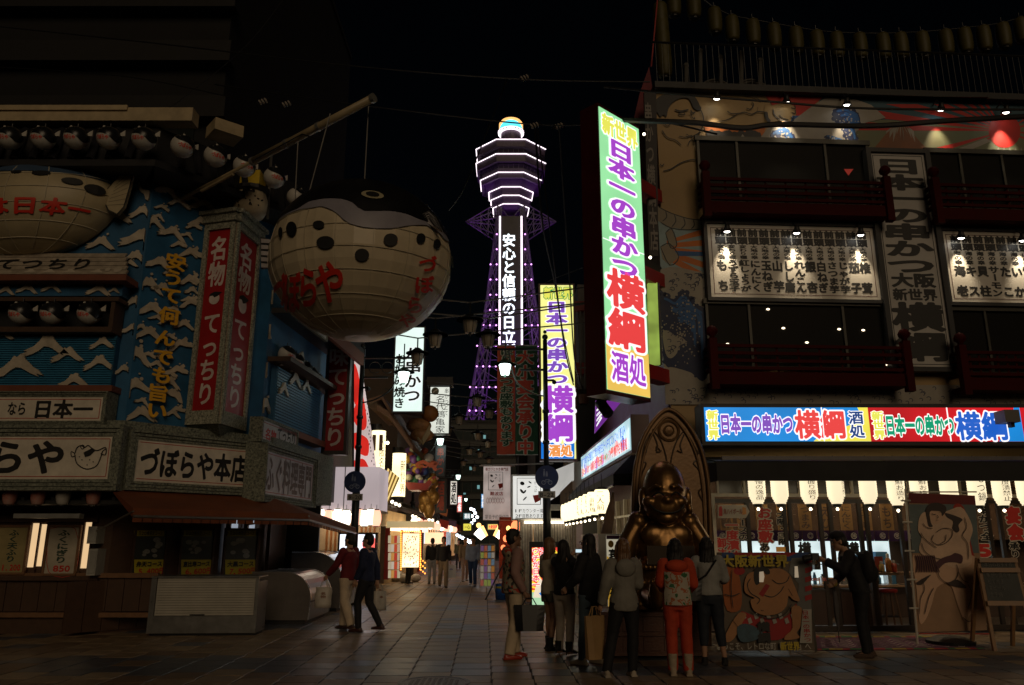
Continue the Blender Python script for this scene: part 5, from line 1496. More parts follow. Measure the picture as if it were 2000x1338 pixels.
# white cloth banner and white sign box
t,f,dd=cloth_banner(26,944,911,997,1016,'grubby white hanging banner with a square brush logo, left of the white lit sign box',lit('grubby white cloth with painted glow',(.9,.76,.7),.34,var=.2,sc=2),.15,.015)  # cloth emits: the light falling on it is put into the material
def dots_logo(fr,x0,y0,x1,y1,d,par,nm='logo',w=.018):
 m=MB();m.pstroke(fr,[(x0,y0),(x1,y0),(x1,y1),(x0,y1),(x0,y0)],w,d,0)
 W_,H_=x1-x0,y1-y0
 def bl_(u,v,ru,rv,an):
  c,s=math.cos(an),math.sin(an);m.ppoly(fr,[(x0+W_*u+(ru*math.cos(q*.6)*c-rv*math.sin(q*.6)*s)*W_,y0+H_*v+(ru*math.cos(q*.6)*s+rv*math.sin(q*.6)*c)*W_)for q in range(10)],d)
 bl_(.22,.2,.1,.08,.3);bl_(.55,.16,.08,.03,.6);bl_(.5,.33,.08,.03,-.4);bl_(.2,.5,.12,.05,.9);bl_(.32,.52,.1,.04,-.9);bl_(.33,.78,.12,.03,-.8)
 m.build(nm,inkm,par)
 m=MB();pv(m,fr,'かっぱ',x0+W_*.78,y0+H_*.1,y0+H_*.55,W_*.13,.0,d);m.build('side_lettering',inkm,par)
 m=MB();m.ppoly(fr,[(x0+W_*.66,y0+H_*.66),(x0+W_*.98,y0+H_*.62),(x0+W_*1.0,y0+H_*.84),(x0+W_*.76,y0+H_*.95)],d+.004);m.build('seal',redlet,par)
dots_logo(f,954,922,982,957,.03,t)
m=MB();ph(m,f,'串カツとやき専門店',948,993,913,920,.03,.03);ph(m,f,'難波店',957,983,960,968,.03,.03);m.build('lettering',redlet,t)
m=MB();ph(m,f,'宴会予約受付中',947,994,1005,1014,.02,.03);m.build('lettering',mat('grey lettering',(.12,.1,.1),.5,var=0),t)
m=MB()
for k in range(7):m.pstroke(f,[(950+k*5,978),(952+k*5,972),(955+k*5,978),(952+k*5,983),(950+k*5,978)],.012,.03,3)
m.build('scribble',mat('pink pen print',(.4,.15,.13),.6,var=0),t)
MB().tube([atY(940,909,26),atY(1080,905,24)],.025,6).build('bracket_bar',mat('white rod',(.5,.5,.48),.4),t)
wf=lit('warm white backlit panel',(.95,.95,.9),.78)
t,f=vsign(24,1002,930,1062,1013,'lit_sign','white lit sign box with a square brush logo above two lines of small writing',wf,[(0,'1Fカウンター席',1006,1061,993,1002,.01,inkE),(0,'2F座敷あります',1006,1061,1003,1012,.01,inkE)],casing=offw,depth=.8)
dots_logo(f,1010,934,1056,985,.006,t,w=.025)
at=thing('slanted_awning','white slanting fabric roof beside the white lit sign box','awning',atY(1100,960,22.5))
m=MB();A=[atY(1064,926,23.9),atY(1121,903,21.9),atY(1121,938,21.9),atY(1090,968,22.6),atY(1064,985,23.9)];m.quad(*A[::-1]);m.build('canvas',lit('white canvas with painted glow',(.9,.88,.84),.42),at)  # canvas emits a little, its soft light painted in
m=MB();m.quad(*[atY(x,y,Y)for x,y,Y in((1094,962,22.4),(1118,938,21.9),(1118,978,21.9),(1094,988,22.4))][::-1]);m.build('canvas_side',mat('brown canvas with painted shade',(.2,.13,.09),.8),at)  # darker copy of the canvas, shade put into its colour
m=MB();pbox(m,Fr(0,22.4,0),1066,985,1112,996,-.3,0);m.build('fascia',mat('white fascia',(.6,.57,.5),.5),at)
# clear vinyl curtain with strips
vc=thing('vinyl_curtain','ribbed translucent vinyl curtain closing the stall front behind the right lamp post','curtain',atY(1070,1100,22.6))
Fv=Fr(0,22.6,0);cvm=mat('wrinkled vinyl',(.5,.44,.36),.25,var=.35,sc=5,bump=.4,bsc=9)
a0,a1=Fv.px(1010,1050)[0],Fv.px(1126,1050)[0];z1=Fv.px(1070,1014)[1]
n=22
for k in range(n):
 A=a0+(a1-a0)*k/n;B=a0+(a1-a0)*(k+1)/n-.01
 vs,fs=[],[]
 for j in range(5):
  for i in range(4):vs.append(Fv.p(A+(B-A)*i/3,.05+(z1-.05)*j/4,.02*math.sin(i*1.1+k)+(.012 if 0<i<3 else 0)))
 for j in range(4):
  for i in range(3):b=j*4+i;fs.append((b,b+1,b+5,b+4))
 MB().add(vs,fs).build('vinyl_strip',cvm,vc,smooth=True)
MB().tube([Fv.p(a0-.05,z1,.03),Fv.p(a1+.05,z1,.03)],.03,6).build('rail',offw,vc)
ib=MB().box(Fv,a0+.2,a1-.2,z1-.12,z1-.05,.12,.2).build('tube_light',lit('stall tube light',(1,.85,.62),3.5),vc)
# glowing stall clutter: red lanterns, neon fans, the rack
st_=thing('stall','glowing red stall crowded with charms and lanterns, right of the men in the lane','stall',atY(985,1080,25))
Fk=Fr(0,25.5,0)
m=MB();pbox(m,Fk,975,1010,1016,1130,-.6,-.5);m.build('back_panel',mat('red stall cloth',(.45,.08,.04),.7,var=.5,sc=8),st_)
redg=lit('red orange lantern',(1,.22,.08),2.2);ong=lit('amber lantern',(1,.5,.15),3.0)
for(x,y,r_,mm)in((1008,1028,.16,redg),(1000,1040,.1,ong),(988,1052,.09,redg),(993,1032,.07,ong),(983,1070,.08,redg),(1004,1060,.08,redg),(990,1085,.1,ong)):
 MB().ball(atY(x,y,25.2),(r_,r_,r_*1.15),10,8).build('lantern',mm,st_,smooth=True)
hw_=lit('white hot neon',(1,.9,.8),4)
for sx,x0 in((1,934),(-1,982)):
 t=thing('neon_fan','glowing fan of white and amber tubes, '+('left' if sx>0 else 'right')+' one of the pair above the magazine rack','neon light',atY(x0,1055,33))
 for k in range(4):
  m=MB();m.tube([atY(x0+sx*(k*2.5+8),1052-k*1.5,33),atY(x0+sx*(k*4-6),1040-k*4,33)],.09,6);m.build('tube',hw_ if k<3 else ong,t)
for(x,y)in((935,1026),(990,1022),(978,1028)):
 P=atY(x,y,32);t=thing('amber_bulb','single amber bulb glowing above the neon fans','bulb',P,'amber bulbs above the neon fans');MB().ball(P,.1,8,6).build('glass',ong,t);MB().tube([P+Z*.08,P+Z*.2],.04,6).build('socket',black,t)
mr=thing('magazine_rack','tall wire rack of colourful packets and cards at the stall corner','rack',atZ(952,1150,0))
Fm=Fr(0,26.5,0);rackc=['coral card','cream card','sky card','lime card','orange card','violet card'];rcol=[(.6,.15,.1),(.6,.55,.45),(.2,.35,.5),(.4,.5,.1),(.7,.3,.05),(.3,.15,.4)]
a0,a1=Fm.px(938,1100)[0],Fm.px(966,1100)[0];zt0=Fm.px(950,1064)[1]
m=MB()
for a in(a0,a1):m.tube([Fm.p(a,0,0),Fm.p(a,zt0,-.2)],.02,5)
for r_ in range(7):m.tube([Fm.p(a0,.15+r_*.22,.02),Fm.p(a1,.15+r_*.22,.02)],.012,4)
m.build('wire_frame',mat('white wire',(.55,.55,.52),.4),mr)
for r_ in range(7):
 for c_ in range(4):
  k=r5.randrange(6);A=a0+(a1-a0)*c_/4+.01;z=.17+r_*.215
  if z+.18>zt0:continue
  MB().hexa([Fm.p(A,z,.03),Fm.p(A+.1,z,.03),Fm.p(A+.1,z,.0),Fm.p(A,z,.0),Fm.p(A,z+.18,-.03),Fm.p(A+.1,z+.18,-.03),Fm.p(A+.1,z+.18,-.06),Fm.p(A,z+.18,-.06)]).build('card',lit(rackc[k],rcol[k],.22),mr)
# A-board on the lane
ab=thing('folding_board','dark folding sandwich board seen edge on at the stall corner, a blue drum under it','sign',atZ(965,1170,0))
P=atZ(948,1172,0);Q=atZ(984,1172,0);H=atY(980,1092,P.y).z
tp=Vector((Q.x+.05,P.y,H))
m=MB();bw=mat('black framed board',(.025,.022,.02),.5)
for B_ in(P,Vector((tp.x+.42,P.y,0))):
 for dy in(0,.55):m.tube([B_+Vector((0,dy,0)),tp+Vector((0,dy,0))],.022,5)
m.build('frame',bw,ab)
m=MB();a=P.lerp(tp,.12)+Vector((0,.03,0));b=P.lerp(tp,.95)+Vector((0,.03,0));m.hexa([a,b,b+Vector((0,.5,0)),a+Vector((0,.5,0)),a+Vector((.02,0,0)),b+Vector((.02,0,0)),b+Vector((.02,.5,0)),a+Vector((.02,.5,0))]);m.build('board',mat('blackboard',(.03,.035,.03),.6),ab)
dr=thing('blue_drum','small blue plastic drum standing under the sandwich board','drum',(Q.x-.08,P.y+.1,0))
MB().lathe((Q.x-.08,P.y+.15,0),[(0,0),(.15,0),(.16,.2),(.165,.22),(.15,.42),(0,.42)],14).build('body',mat('blue plastic drum',(.02,.1,.4),.4),dr,smooth=True)
MB().lathe((Q.x-.08,P.y+.15,.3),[(.157,0),(.16,.01),(.157,.06)],14).build('label',mat('yellow print',(.5,.42,.02),.5),dr)
# lit stand sign
ls=thing('lit_stand_sign','black framed backlit poster stand with red and yellow rays under the lamp post','light box',atZ(1065,1190,0))
Fl=Fr(0,19.0,0);a0,a1=Fl.px(1034,1120)[0],Fl.px(1095,1120)[0];z0,z1=Fl.px(1065,1192)[1],Fl.px(1065,1058)[1]
MB().box(Fl,a0,a1,.06,z1,-.25,-.02).build('casing',black,ls)
b=.06
m=MB();m.box(Fl,a0,a1,z1-.13,z1,-.02,.02);m.box(Fl,a0,a0+b,z0,z1-.13,-.02,.02);m.box(Fl,a1-b,a1,z0,z1-.13,-.02,.02);m.box(Fl,a0,a1,z0,z0+.08,-.02,.02);m.box(Fl,a0+.05,a1-.05,0,.06,-.3,.05);m.build('frame',black,ls)
A0,A1,Z0,Z1=a0+b,a1-b,z0+.08,z1-.13
MB().box(Fl,A0,A1,Z0,Z1,-.02,0).build('face',lit('backlit red poster',(.9,.06,.04),1.0),ls)
m=MB();cx,cz=(A0+A1)/2+.05,Z0+.35
for k in range(12):
 an=.5+k*.26;L=3
 def clip(x,z):return(min(max(x,A0),A1),min(max(z,Z0),Z1))
 e0,e1=(cx+L*math.cos(an),cz+L*math.sin(an)),(cx+L*math.cos(an+.13),cz+L*math.sin(an+.13))
 def cut(e):
  t=1
  for(v,c,lo,hi)in((e[0],cx,A0,A1),(e[1],cz,Z0,Z1)):
   d=v-c
   if d>0:t=min(t,(hi-c)/d)
   elif d<0:t=min(t,(lo-c)/d)
  return(cx+(e[0]-cx)*t,cz+(e[1]-cz)*t)
 m.flat(Fl,[(cx,cz),cut(e0),cut(e1)],.003)
m.build('yellow_rays',lit('backlit yellow',(1,.75,.05),1.1),ls)
m=MB();m.flat(Fl,[(A0,Z0),(A1,Z0),(A1,Z0+.25),(A0,Z0+.32)],.006);m.build('green_ground',lit('backlit pale green',(.5,.8,.5),.9),ls)
m=MB();m.flat(Fl,[(A0+.02,Z0+.2),(A0+.1,Z0+.5),(A0+.2,Z0+.62),(A0+.3,Z0+.5),(A0+.34,Z0+.2)],.008);m.build('pale_figure',lit('backlit cream',(1,.85,.65),.9),ls)
m=MB();m.flat(Fl,[(A0+.15,Z0+.3),(A0+.3,Z0+.12),(A0+.5,Z0+.1),(A0+.44,Z0+.25),(A0+.3,Z0+.34)],.01);m.build('blue_figure',lit('backlit blue',(.05,.25,.7),.9),ls)
for(s,x,y0,y1,w)in(('ウチが日本一',1047,1070,1148,15),('串かつなら',1061,1066,1118,13)):
 for(off,mm,dd_)in((.12,wo,.012),(.05,redl,.016)):
  m=MB();pv(m,Fl,s,x,y0,y1,w,off,dd_);m.build('lettering',mm,ls)
# far neon circle cluster, yellow plate
for k,(x,y)in enumerate(((921,994),(926,996),(929,1002),(923,1008),(933,1010),(927,1016),(922,1022))):
 P=atY(x-1,y,60);t=thing('globe_lamp','white globe lamp of the round cluster far down the lane','lamp',P,'white globe lamps in a round cluster');MB().ball(P,.12,8,6).build('globe',lit('cold white globe',(.8,.9,1),4),t);MB().tube([P-Z*.1,P-Z*.3],.03,5).build('stem',black,t)
vsign(50,905,1023,920,1036,'small_sign','small lit yellow sign far down the lane',lit('lit yellow plate',(.95,.85,.1),.8),[(0,'一心',907,918,1025,1034,.03,inkE)])
vsign(52,905,1002,919,1014,'small_sign','dim teal sign above the small yellow one far down the lane',lit('lit teal plate',(.15,.4,.45),.3),[(0,'薬局',907,918,1003,1013,.03,wo)])
for k in range(6):
 P=atY(893+k*5,1045+k*2.5,70-k*5);t=thing('far_shop_light','small cold light of a shop far down the lane','lamp',P,'small cold shop lights far down the lane');MB().ball(P,.13,8,5).build('globe',lit('cold white globe',(.8,.9,1),4),t);MB().box(Fr(P.x,P.y),-.1,.1,P.z+.1,P.z+.2,-.1,.1).build('bracket',black,t)
# ---- more small lit fronts, lanterns and signs down both sides of the lane
rs=random.Random(31)
lw_=[lit('warm shop glow',(1,.72,.42),1.5,var=.3),lit('amber shop glow',(1,.5,.2),1.2,var=.3),lit('cool shop glow',(.8,.9,1),1.1,var=.3),lit('red shop glow',(1,.16,.08),1.1,var=.3)]
for side,x0 in((-1,-4.95),(1,None)):
 for k in range(9):
  Y=(36 if side<0 else 31.5)+k*4.6
  X=(-4.95 if Y<44 else-5.15)if side<0 else(.86 if Y<46 else .36)
  par_=(s3 if Y<44 else s4)if side<0 else(s6 if Y<46 else s7)
  w=3.4;f=Fr(X,Y,90 if side<0 else-90);a0=0 if side<0 else-w
  MB().box(f,a0,a0+w,.3,2.3,0,.05).build('lit_front',lw_[(k*3+(side>0))%4],par_)
  MB().box(f,a0,a0+w,2.35,2.9,0,.5).build('canopy',[blk_,redp,wood_m][k%3],par_)
  for q in range(4):MB().box(f,a0+q*w/3-.05,a0+q*w/3+.05,0,2.3,.05,.1).build('post',wood_d,par_)
lanM=[lit('bright red lantern paper',(1,.42,.28),1.8),lit('bright warm lantern paper',(1,.86,.66),3.2)]
for k in range(12):
 Y=35+k*2.3;P=Vector((-4.25,Y,2.35));t=thing('lane_lantern','small glowing lantern in the row down the far side of the lane','lantern',P,'small lanterns down the far side of the lane')
 MB().ball(P,(.16,.16,.22),10,8).build('paper_body',lanM[k%3==0],t,smooth=True);MB().tube([P+Z*.2,P+Z*.32],.04,6).build('rim',black,t)
for(Y,x0,y0,x1,y1,s,c,tc,lb)in((40,880,940,892,985,'酒処',(.95,.9,.8),inkE,'narrow white lit sign on the far left side of the lane'),(48,893,968,902,1000,'麻雀',(.9,.2,.15),wo,'narrow red lit sign on the far left side of the lane'),
(34,953,1024,972,1034,'大衆酒場',(.95,.8,.2),redl,'low yellow lit sign over the neon fans'),(44,940,965,948,992,'将棋',(.2,.5,.9),wo,'narrow blue lit sign on the far right side of the lane'),(31,975,1022,998,1032,'ホルモン',(.9,.15,.1),wo,'small red lit sign above the stall')):
 vsign(Y,x0,y0,x1,y1,'small_sign',lb,lit('lane sign '+lb.split()[1]+' '+lb.split()[0],c,.75),[(1 if y1-y0>x1-x0 else 0,s,*(((x0+x1)/2,y0+1,y1-1,x1-x0-2)if y1-y0>x1-x0 else(x0+1,x1-1,y0+1,y1-1)),.05,tc)])
# ================================================================ RIGHT: the skewer restaurant on the corner
TMP=bpy.data.scenes.new('workbench')
def remesh(mb,name,voxel,mats,parent,smooth_n=2,fac=.5,dec=None,fold=None):
 """closed overlapping solids fused into one continuous surface"""
 o=mb.build(name,mats,parent,smooth=True)
 md=o.modifiers.new('r','REMESH');md.mode='VOXEL';md.voxel_size=voxel;md.use_smooth_shade=True
 sm=o.modifiers.new('s','SMOOTH');sm.iterations=smooth_n;sm.factor=fac
 if dec:dm=o.modifiers.new('d','DECIMATE');dm.ratio=dec
 TMP.collection.objects.link(o);vl=TMP.view_layers[0];vl.update();vl.depsgraph.update()
 me=bpy.data.meshes.new_from_object(o.evaluated_get(vl.depsgraph));TMP.collection.objects.unlink(o);o.modifiers.clear();old=o.data;o.data=me;me.name=name
 bpy.data.meshes.remove(old)
 if not me.materials:
  for m in(mats if isinstance(mats,(list,tuple))else[mats]):me.materials.append(m)
 if fold:
  fx,fz,am=fold;nv=len(me.vertices);co=np.empty(nv*3,'f');me.vertices.foreach_get('co',co);no=np.empty(nv*3,'f');me.vertex_normals.foreach_get('vector',no)
  co=co.reshape(-1,3);no=no.reshape(-1,3);x,y,z=co[:,0]*fx*6,co[:,1]*fx*6,co[:,2]*fz*6
  w=np.sin(x+1.7*np.sin(z*.6+y*.4))*np.sin(z*.9+1.3*np.sin(x*.5))+.5*np.sin(1.9*y+1.1*z+2*np.sin(x*.8))+.35*np.sin(2.7*z-1.6*x+y)
  co+=no*(w*am*.3)[:,None];me.vertices.foreach_set('co',co.ravel());me.update()
 me.polygons.foreach_set('use_smooth',[True]*len(me.polygons))
 return o
FW=Fr(2.97,14.5,3.5)
LWALL=9.5
kb_=thing('skewer_restaurant','three storey corner restaurant with a painted mural, red balconies and a glass front','building',(6.5,14.6,0))
skin=mat('mural skin paint',(.42,.28,.12),.6,var=.15,sc=.8)
zTop=FW.px(1300,180)[1];zG=3.0
m=MB();m.box(FW,0,LWALL,zG,zTop,-6.5,0);m.build('upper_wall',skin,kb_)
sideM=mat('maroon side cladding',(.07,.012,.012),.5)
Fs_=Fr(2.97,14.52,0)
m=MB();m.quad((2.93,14.6,0),(2.93,14.6,zTop),(2.4,22.2,zTop),(2.4,22.2,0));m.quad((2.93,14.6,0),(2.97,14.55,0),(2.97,14.55,zTop),(2.93,14.6,zTop));m.quad((2.4,22.2,zTop),(2.93,14.6,zTop),(10,14.7,zTop),(10,22.2,zTop));m.build('side_wall',sideM,kb_)
# ---- mural, painted layers 2 mm apart
mu=part('mural',kb_)
dl=[.004]
def lay():dl[0]+=.0011;return dl[0]
def clipm(pts,fr=FW):return pts
skyb=mat('mural dusk blue',(.03,.1,.14),.6,var=.3,sc=1.5);redm=mat('mural red',(.5,.02,.015),.6,var=.2,sc=2);white_m=mat('mural off white',(.36,.33,.28),.6,var=.25,sc=1.5)
bl1=mat('mural dark blue',(.008,.02,.08),.6,var=.3,sc=4);bl2=mat('mural mid blue',(.02,.11,.32),.6,var=.3,sc=4);bl3=mat('mural pale blue',(.3,.42,.45),.6,var=.2,sc=4)
orm=mat('mural sunset orange',(.6,.16,.02),.6,var=.3,sc=1.2);gryg=mat('mural olive teal',(.13,.17,.11),.6,var=.4,sc=.9,col2=(.3,.25,.1));brwn=mat('mural rust slope',(.25,.09,.03),.6,var=.3,sc=2)
stone=mat('mural stone grey',(.28,.24,.17),.6,var=.15)
d=lay();MB().ppoly(FW,[(1600,186),(2030,204),(2030,298),(1600,290)],d).build('painted_sky',skyb,mu)
d=lay();MB().ppoly(FW,[(1700,232),(1760,236),(1900,244),(2030,240),(2030,298),(1700,290),(1665,280),(1670,245)],d).build('painted_glow',gryg,mu)
# rising sun and rays
sx,sy=1962,256
d=lay();m=MB()
def inpoly(p,s=(1690,300)):return p
for k,an in enumerate([-178,-172.5,-165,-157,-196,-206,-150,-142,-133,-124,-30,-15,5,20]):
 w=3.4 if abs(an+178)<12 else 4.5;L=330
 a0,a1=R(an-w/2),R(an+w/2)
 def end(a):
  c,s_=math.cos(a),math.sin(a);t=L
  if s_<-1e-3:t=min(t,(sy-(187+(sx-1600)*.045))/-s_)
  if s_>1e-3:t=min(t,((291)-sy)/s_)
  if c>1e-3:t=min(t,60/c)
  return(sx+c*t,sy+s_*t)
 m.ppoly(FW,[(sx,sy),end(a0),end(a1)],d)
m.build('sun_rays',redm,mu)
d=lay();MB().ppoly(FW,[(sx+31*math.cos(q*PI/16),sy+33*math.sin(q*PI/16))for q in range(32)],d).build('sun_disc',redm,mu)
d=lay();m=MB()
for k in range(5):m.ppoly(FW,[(1945+k*12,296),(1950+k*11,287),(1954+k*11,297)],d)
m.ppoly(FW,[(1862,294),(1925,270),(1936,276),(1888,296)],d);m.build('pale_rays',white_m,mu)
# streaked mountain
d=lay();MB().ppoly(FW,[(1706,291),(1725,268),(1740,250),(1752,243),(1764,245),(1780,258),(1800,280),(1815,294)],d).build('mountain',brwn,mu)
d=lay();m=MB()
for k in range(9):
 x=1745+k*3.2;m.ppoly(FW,[(x,246),(x+2,246),(x+(k-4)*4+1,262+(k%3)*8),(x+(k-4)*3.5,256)],d)
m.build('snow_streaks',white_m,mu)
# wrestler's far scene: sunset, trees
d=lay();MB().ppoly(FW,[(1372,238),(1400,243),(1450,246),(1498,240),(1492,262),(1470,276),(1384,274)],d).build('sunset',orm,mu)
d=lay();m=MB();tr=[(1378,258)]
r7=random.Random(11)
for k in range(22):tr.append((1380+k*5,259-r7.uniform(0,7)))
tr+=[(1488,268),(1470,277),(1386,275)];m.ppoly(FW,tr,d);m.build('tree_line',inkm,mu)
d=lay();MB().ppoly(FW,[(1450,262),(1462,276),(1454,278),(1447,268)],d).build('white_sash',white_m,mu)
# red cloth and white mountain
d=lay();MB().ppoly(FW,[(1492,184),(1608,190),(1580,212),(1552,238),(1546,244),(1520,224),(1505,200)],d).build('red_cloth',redm,mu)
d=lay();MB().ppoly(FW,[(1494,206),(1508,206),(1524,202),(1545,204),(1554,212),(1554,230),(1548,239),(1538,241),(1520,236),(1506,240),(1494,236)],d,0,2).build('fist',skin,mu)
d=lay();MB().ppoly(FW,[(1548,226),(1568,226),(1556,236),(1544,238)],d).build('blue_band',bl2,mu)
d=lay();MB().ppoly(FW,[(1612,191),(1672,194),(1702,205),(1730,230),(1690,240),(1670,260),(1676,284),(1476,280),(1500,250),(1545,238),(1580,212)],d).build('foam_ground',white_m,mu)
# foaming waves: blue claws with pale dots
def claws(pts,seed,rr=6,n=26,dots=30):
 rg=random.Random(seed);d=lay();m=MB()
 xs=[p[0]for p in pts];ys=[p[1]for p in pts]
 m.ppoly(FW,pts,d,0,3);m.build('wave_body',bl1,mu)
 d=lay();m=MB();m2=MB()
 for k in range(n):
  i=rg.randrange(len(pts));p,q=pts[i],pts[(i+1)%len(pts)];t=rg.random();x,y=p[0]+(q[0]-p[0])*t,p[1]+(q[1]-p[1])*t
  r=rg.uniform(.35,1)*rr
  m.ppoly(FW,[(x+r*math.cos(w*PI/4),y+r*math.sin(w*PI/4))for w in range(8)],d+.0002*(k%4))
 m.build('wave_claws',bl1,mu)
 d=lay();m=MB()
 cx,cy=sum(xs)/len(xs),sum(ys)/len(ys)
 for k in range(7):
  t=k/7;P=[(cx+(p[0]-cx)*(.25+.1*k),cy+(p[1]-cy)*(.25+.1*k))for p in pts[k%3:k%3+max(4,len(pts)//2)]]
  m.pstroke(FW,P,.05,d+.0001*k)
 m.build('wave_streaks',bl2,mu)
 d=lay();m=MB()
 for k in range(dots):
  x,y=cx+rg.gauss(0,.22)*(max(xs)-min(xs)),cy+rg.gauss(0,.22)*(max(ys)-min(ys));r=rg.uniform(.8,2.2)
  m.ppoly(FW,[(x+r*math.cos(w*PI/3),y+r*math.sin(w*PI/3))for w in range(6)],d)
 m.build('foam_dots',white_m,mu)
claws([(1630,214),(1645,210),(1658,212),(1675,220),(1680,238),(1668,246),(1672,262),(1674,282),(1655,281),(1648,262),(1640,240),(1628,232)],1,5,30,50)
claws([(1506,262),(1520,252),(1535,250),(1548,262),(1552,278),(1520,277)],2,4,22,24)
claws([(1612,264),(1630,268),(1650,276),(1640,282),(1612,276)],3,4,14,14)
# line work of the wrestler
hair=[(1271,214),(1280,195),(1300,183),(1330,180),(1352,184),(1362,196),(1367,206),(1370,212),(1364,216),(1354,210),(1348,196),(1340,191),(1325,193),(1312,202),(1305,214),(1302,228),(1296,224),(1290,228),(1284,220)]
d=lay();m=MB();m.ppoly(FW,[(max(x,1281),y)for x,y in hair],d,0,3);m.build('hair',inkm,mu)
d=lay();m=MB()
for P,w in(([(1318,214),(1330,217),(1345,214)],.035),([(1325,222),(1333,220),(1338,223),(1330,225),(1325,222)],.02),([(1349,215),(1353,221),(1358,218)],.03),([(1348,221),(1353,230),(1357,232),(1356,228)],.018),
([(1362,205),(1372,222),(1374,240),(1366,258),(1350,268)],.02),([(1326,266),(1340,268),(1352,264)],.02),([(1340,262),(1352,266),(1370,258)],.018),([(1293,254),(1303,268),(1320,274),(1331,284)],.022),
([(1344,284),(1347,276),(1355,270)],.018),([(1295,334),(1310,330),(1330,318),(1350,312),(1364,313)],.022),([(1289,320),(1293,324),(1297,320)],.02),([(1296,240),(1303,246),(1310,242)],.018),
([(1420,217),(1430,222),(1445,221),(1455,219),(1468,223),(1480,218),(1495,219)],.024),([(1400,238),(1420,234),(1440,223)],.02),([(1453,187),(1470,188),(1482,194),(1488,198)],.018),
([(1468,199),(1472,205),(1466,213),(1458,211)],.022),([(1480,209),(1480,218)],.018),([(1496,218),(1498,230),(1504,238)],.07),([(1510,213),(1513,225),(1525,234),(1543,238),(1551,234)],.022),
([(1552,204),(1553,212),(1545,210)],.018),([(1553,214),(1553,222),(1546,219)],.018),([(1551,226),(1549,232),(1544,228)],.018),([(1285,394),(1297,396)],.018),([(1522,224),(1528,230),(1540,234)],.02)):
 m.pstroke(FW,P,w,d)
m.build('ink_lines',inkm,mu)
# left column below: rope, rays, big wave
d=lay();MB().ppoly(FW,[(1284,405),(1310,418),(1345,428),(1374,430),(1378,540),(1300,535),(1290,520)],d).build('lower_sky',bl3,mu)
d=lay();m=MB()
for k in range(5):
 y=446+k*22;m.ppoly(FW,[(1302,470+k*6),(1376,y),(1377,y+12),(1302,476+k*8)],d)
m.build('orange_rays',orm,mu)
d=lay();MB().ppoly(FW,[(1318,490),(1376,492),(1376,500),(1316,500)],d).build('blue_ray',bl2,mu)
d=lay();m=MB();m.ppoly(FW,[(1284,402),(1304,414),(1340,426),(1374,430),(1374,446),(1340,448),(1310,444),(1292,436),(1284,430)],d,0);m.ppoly(FW,[(1300,455),(1312,447),(1322,478),(1310,484)],d+.001);m.ppoly(FW,[(1290,482),(1308,476),(1326,502),(1308,518),(1294,506)],d+.001);m.build('rope',stone,mu)
d=lay();m=MB()
for P in([(1286,404),(1310,416),(1345,427),(1374,430)],[(1300,412),(1302,424),(1294,432)],[(1317,419),(1320,432),(1312,443)],[(1335,425),(1338,438),(1330,447)],[(1354,429),(1356,440),(1350,447)],[(1290,434),(1310,445),(1340,449),(1374,447)],
[(1300,455),(1312,447),(1322,478),(1310,484),(1300,455)],[(1290,482),(1308,476),(1326,502),(1308,518),(1290,482)]):m.pstroke(FW,P,.022,d,3)
m.build('rope_lines',inkm,mu)
d=lay();MB().ppoly(FW,[(1290,526),(1310,521),(1330,523),(1360,530),(1380,532),(1384,610),(1386,660),(1386,790),(1300,790)],d).build('foam_ground',white_m,mu)
claws([(1290,572),(1300,576),(1316,584),(1330,570),(1340,570),(1356,592),(1378,606),(1382,660),(1384,720),(1372,745),(1350,728),(1318,718),(1298,710),(1293,650)],4,6,40,150)
d=lay();m=MB();m.ppoly(FW,[(1294,650),(1306,646),(1318,655),(1330,658),(1340,668),(1326,676),(1322,690),(1310,700),(1300,690)],d,0,3);m.build('foam_burst',white_m,mu)
d=lay();m=MB();rg=random.Random(9)
def curls(m,x0,x1,y0,y1,n,d):
 for k in range(n):
  x,y,r=rg.uniform(x0,x1),rg.uniform(y0,y1),rg.uniform(2.5,5)
  m.pstroke(FW,[(x+r*math.cos(w),y+r*.8*math.sin(w))for w in(3.6,4.6,5.6,6.6,7.4)],.013,d,2)
curls(m,1304,1376,536,585,34,d);curls(m,1300,1332,650,690,14,d);curls(m,1310,1380,760,788,20,d)
m.build('foam_curls',bl1,mu)
d=lay();MB().ppoly(FW,[(1385,752),(2030,752),(2030,792),(1385,792)],d).build('lower_foam',white_m,mu)
d=lay();m=MB();curls(m,1390,1990,756,788,110,d);m.build('foam_curls',bl1,mu)
# parapet ledge, roof railing
m=MB();m.box(FW,-.05,LWALL,zTop,zTop+.14,-.2,.18);m.build('parapet',mat('dark grey ledge',(.02,.02,.02),.6),kb_)
rl=part('roof_railing',kb_)
for k in range(70):
 a=.05+k*.135;MB().tube([FW.p(a,zTop+.14,0),FW.p(a,zTop+1.15,0)],.007,4).build('bar',black,rl)
MB().tube([FW.p(-.05,zTop+1.17,0),FW.p(LWALL,zTop+1.17,0)],.025,5).build('handrail',steel,rl)
rp_=[(1340,128,176),(1368,100,170),(1408,112,172),(1448,104,172),(1485,118,172)]
for k,(x,y0,y1)in enumerate(rp_):
 A=atY(x,y1,16.2);B=atY(x,y0,16.2);t=thing('roof_pole',['short pale pole','tallest pale pole','ribbed pale pole','second tallest pale pole','rightmost pale pole'][k]+' standing on the roof behind the railing','pole',A,'pale poles on the roof behind the railing')
 MB().tube([A,B],.05,8).build('shaft',mat('pale pole',(.1,.095,.085),.5),t);MB().ball(B,.07,8,6).build('tip',mat('pale pole',(.1,.095,.085),.5),t)
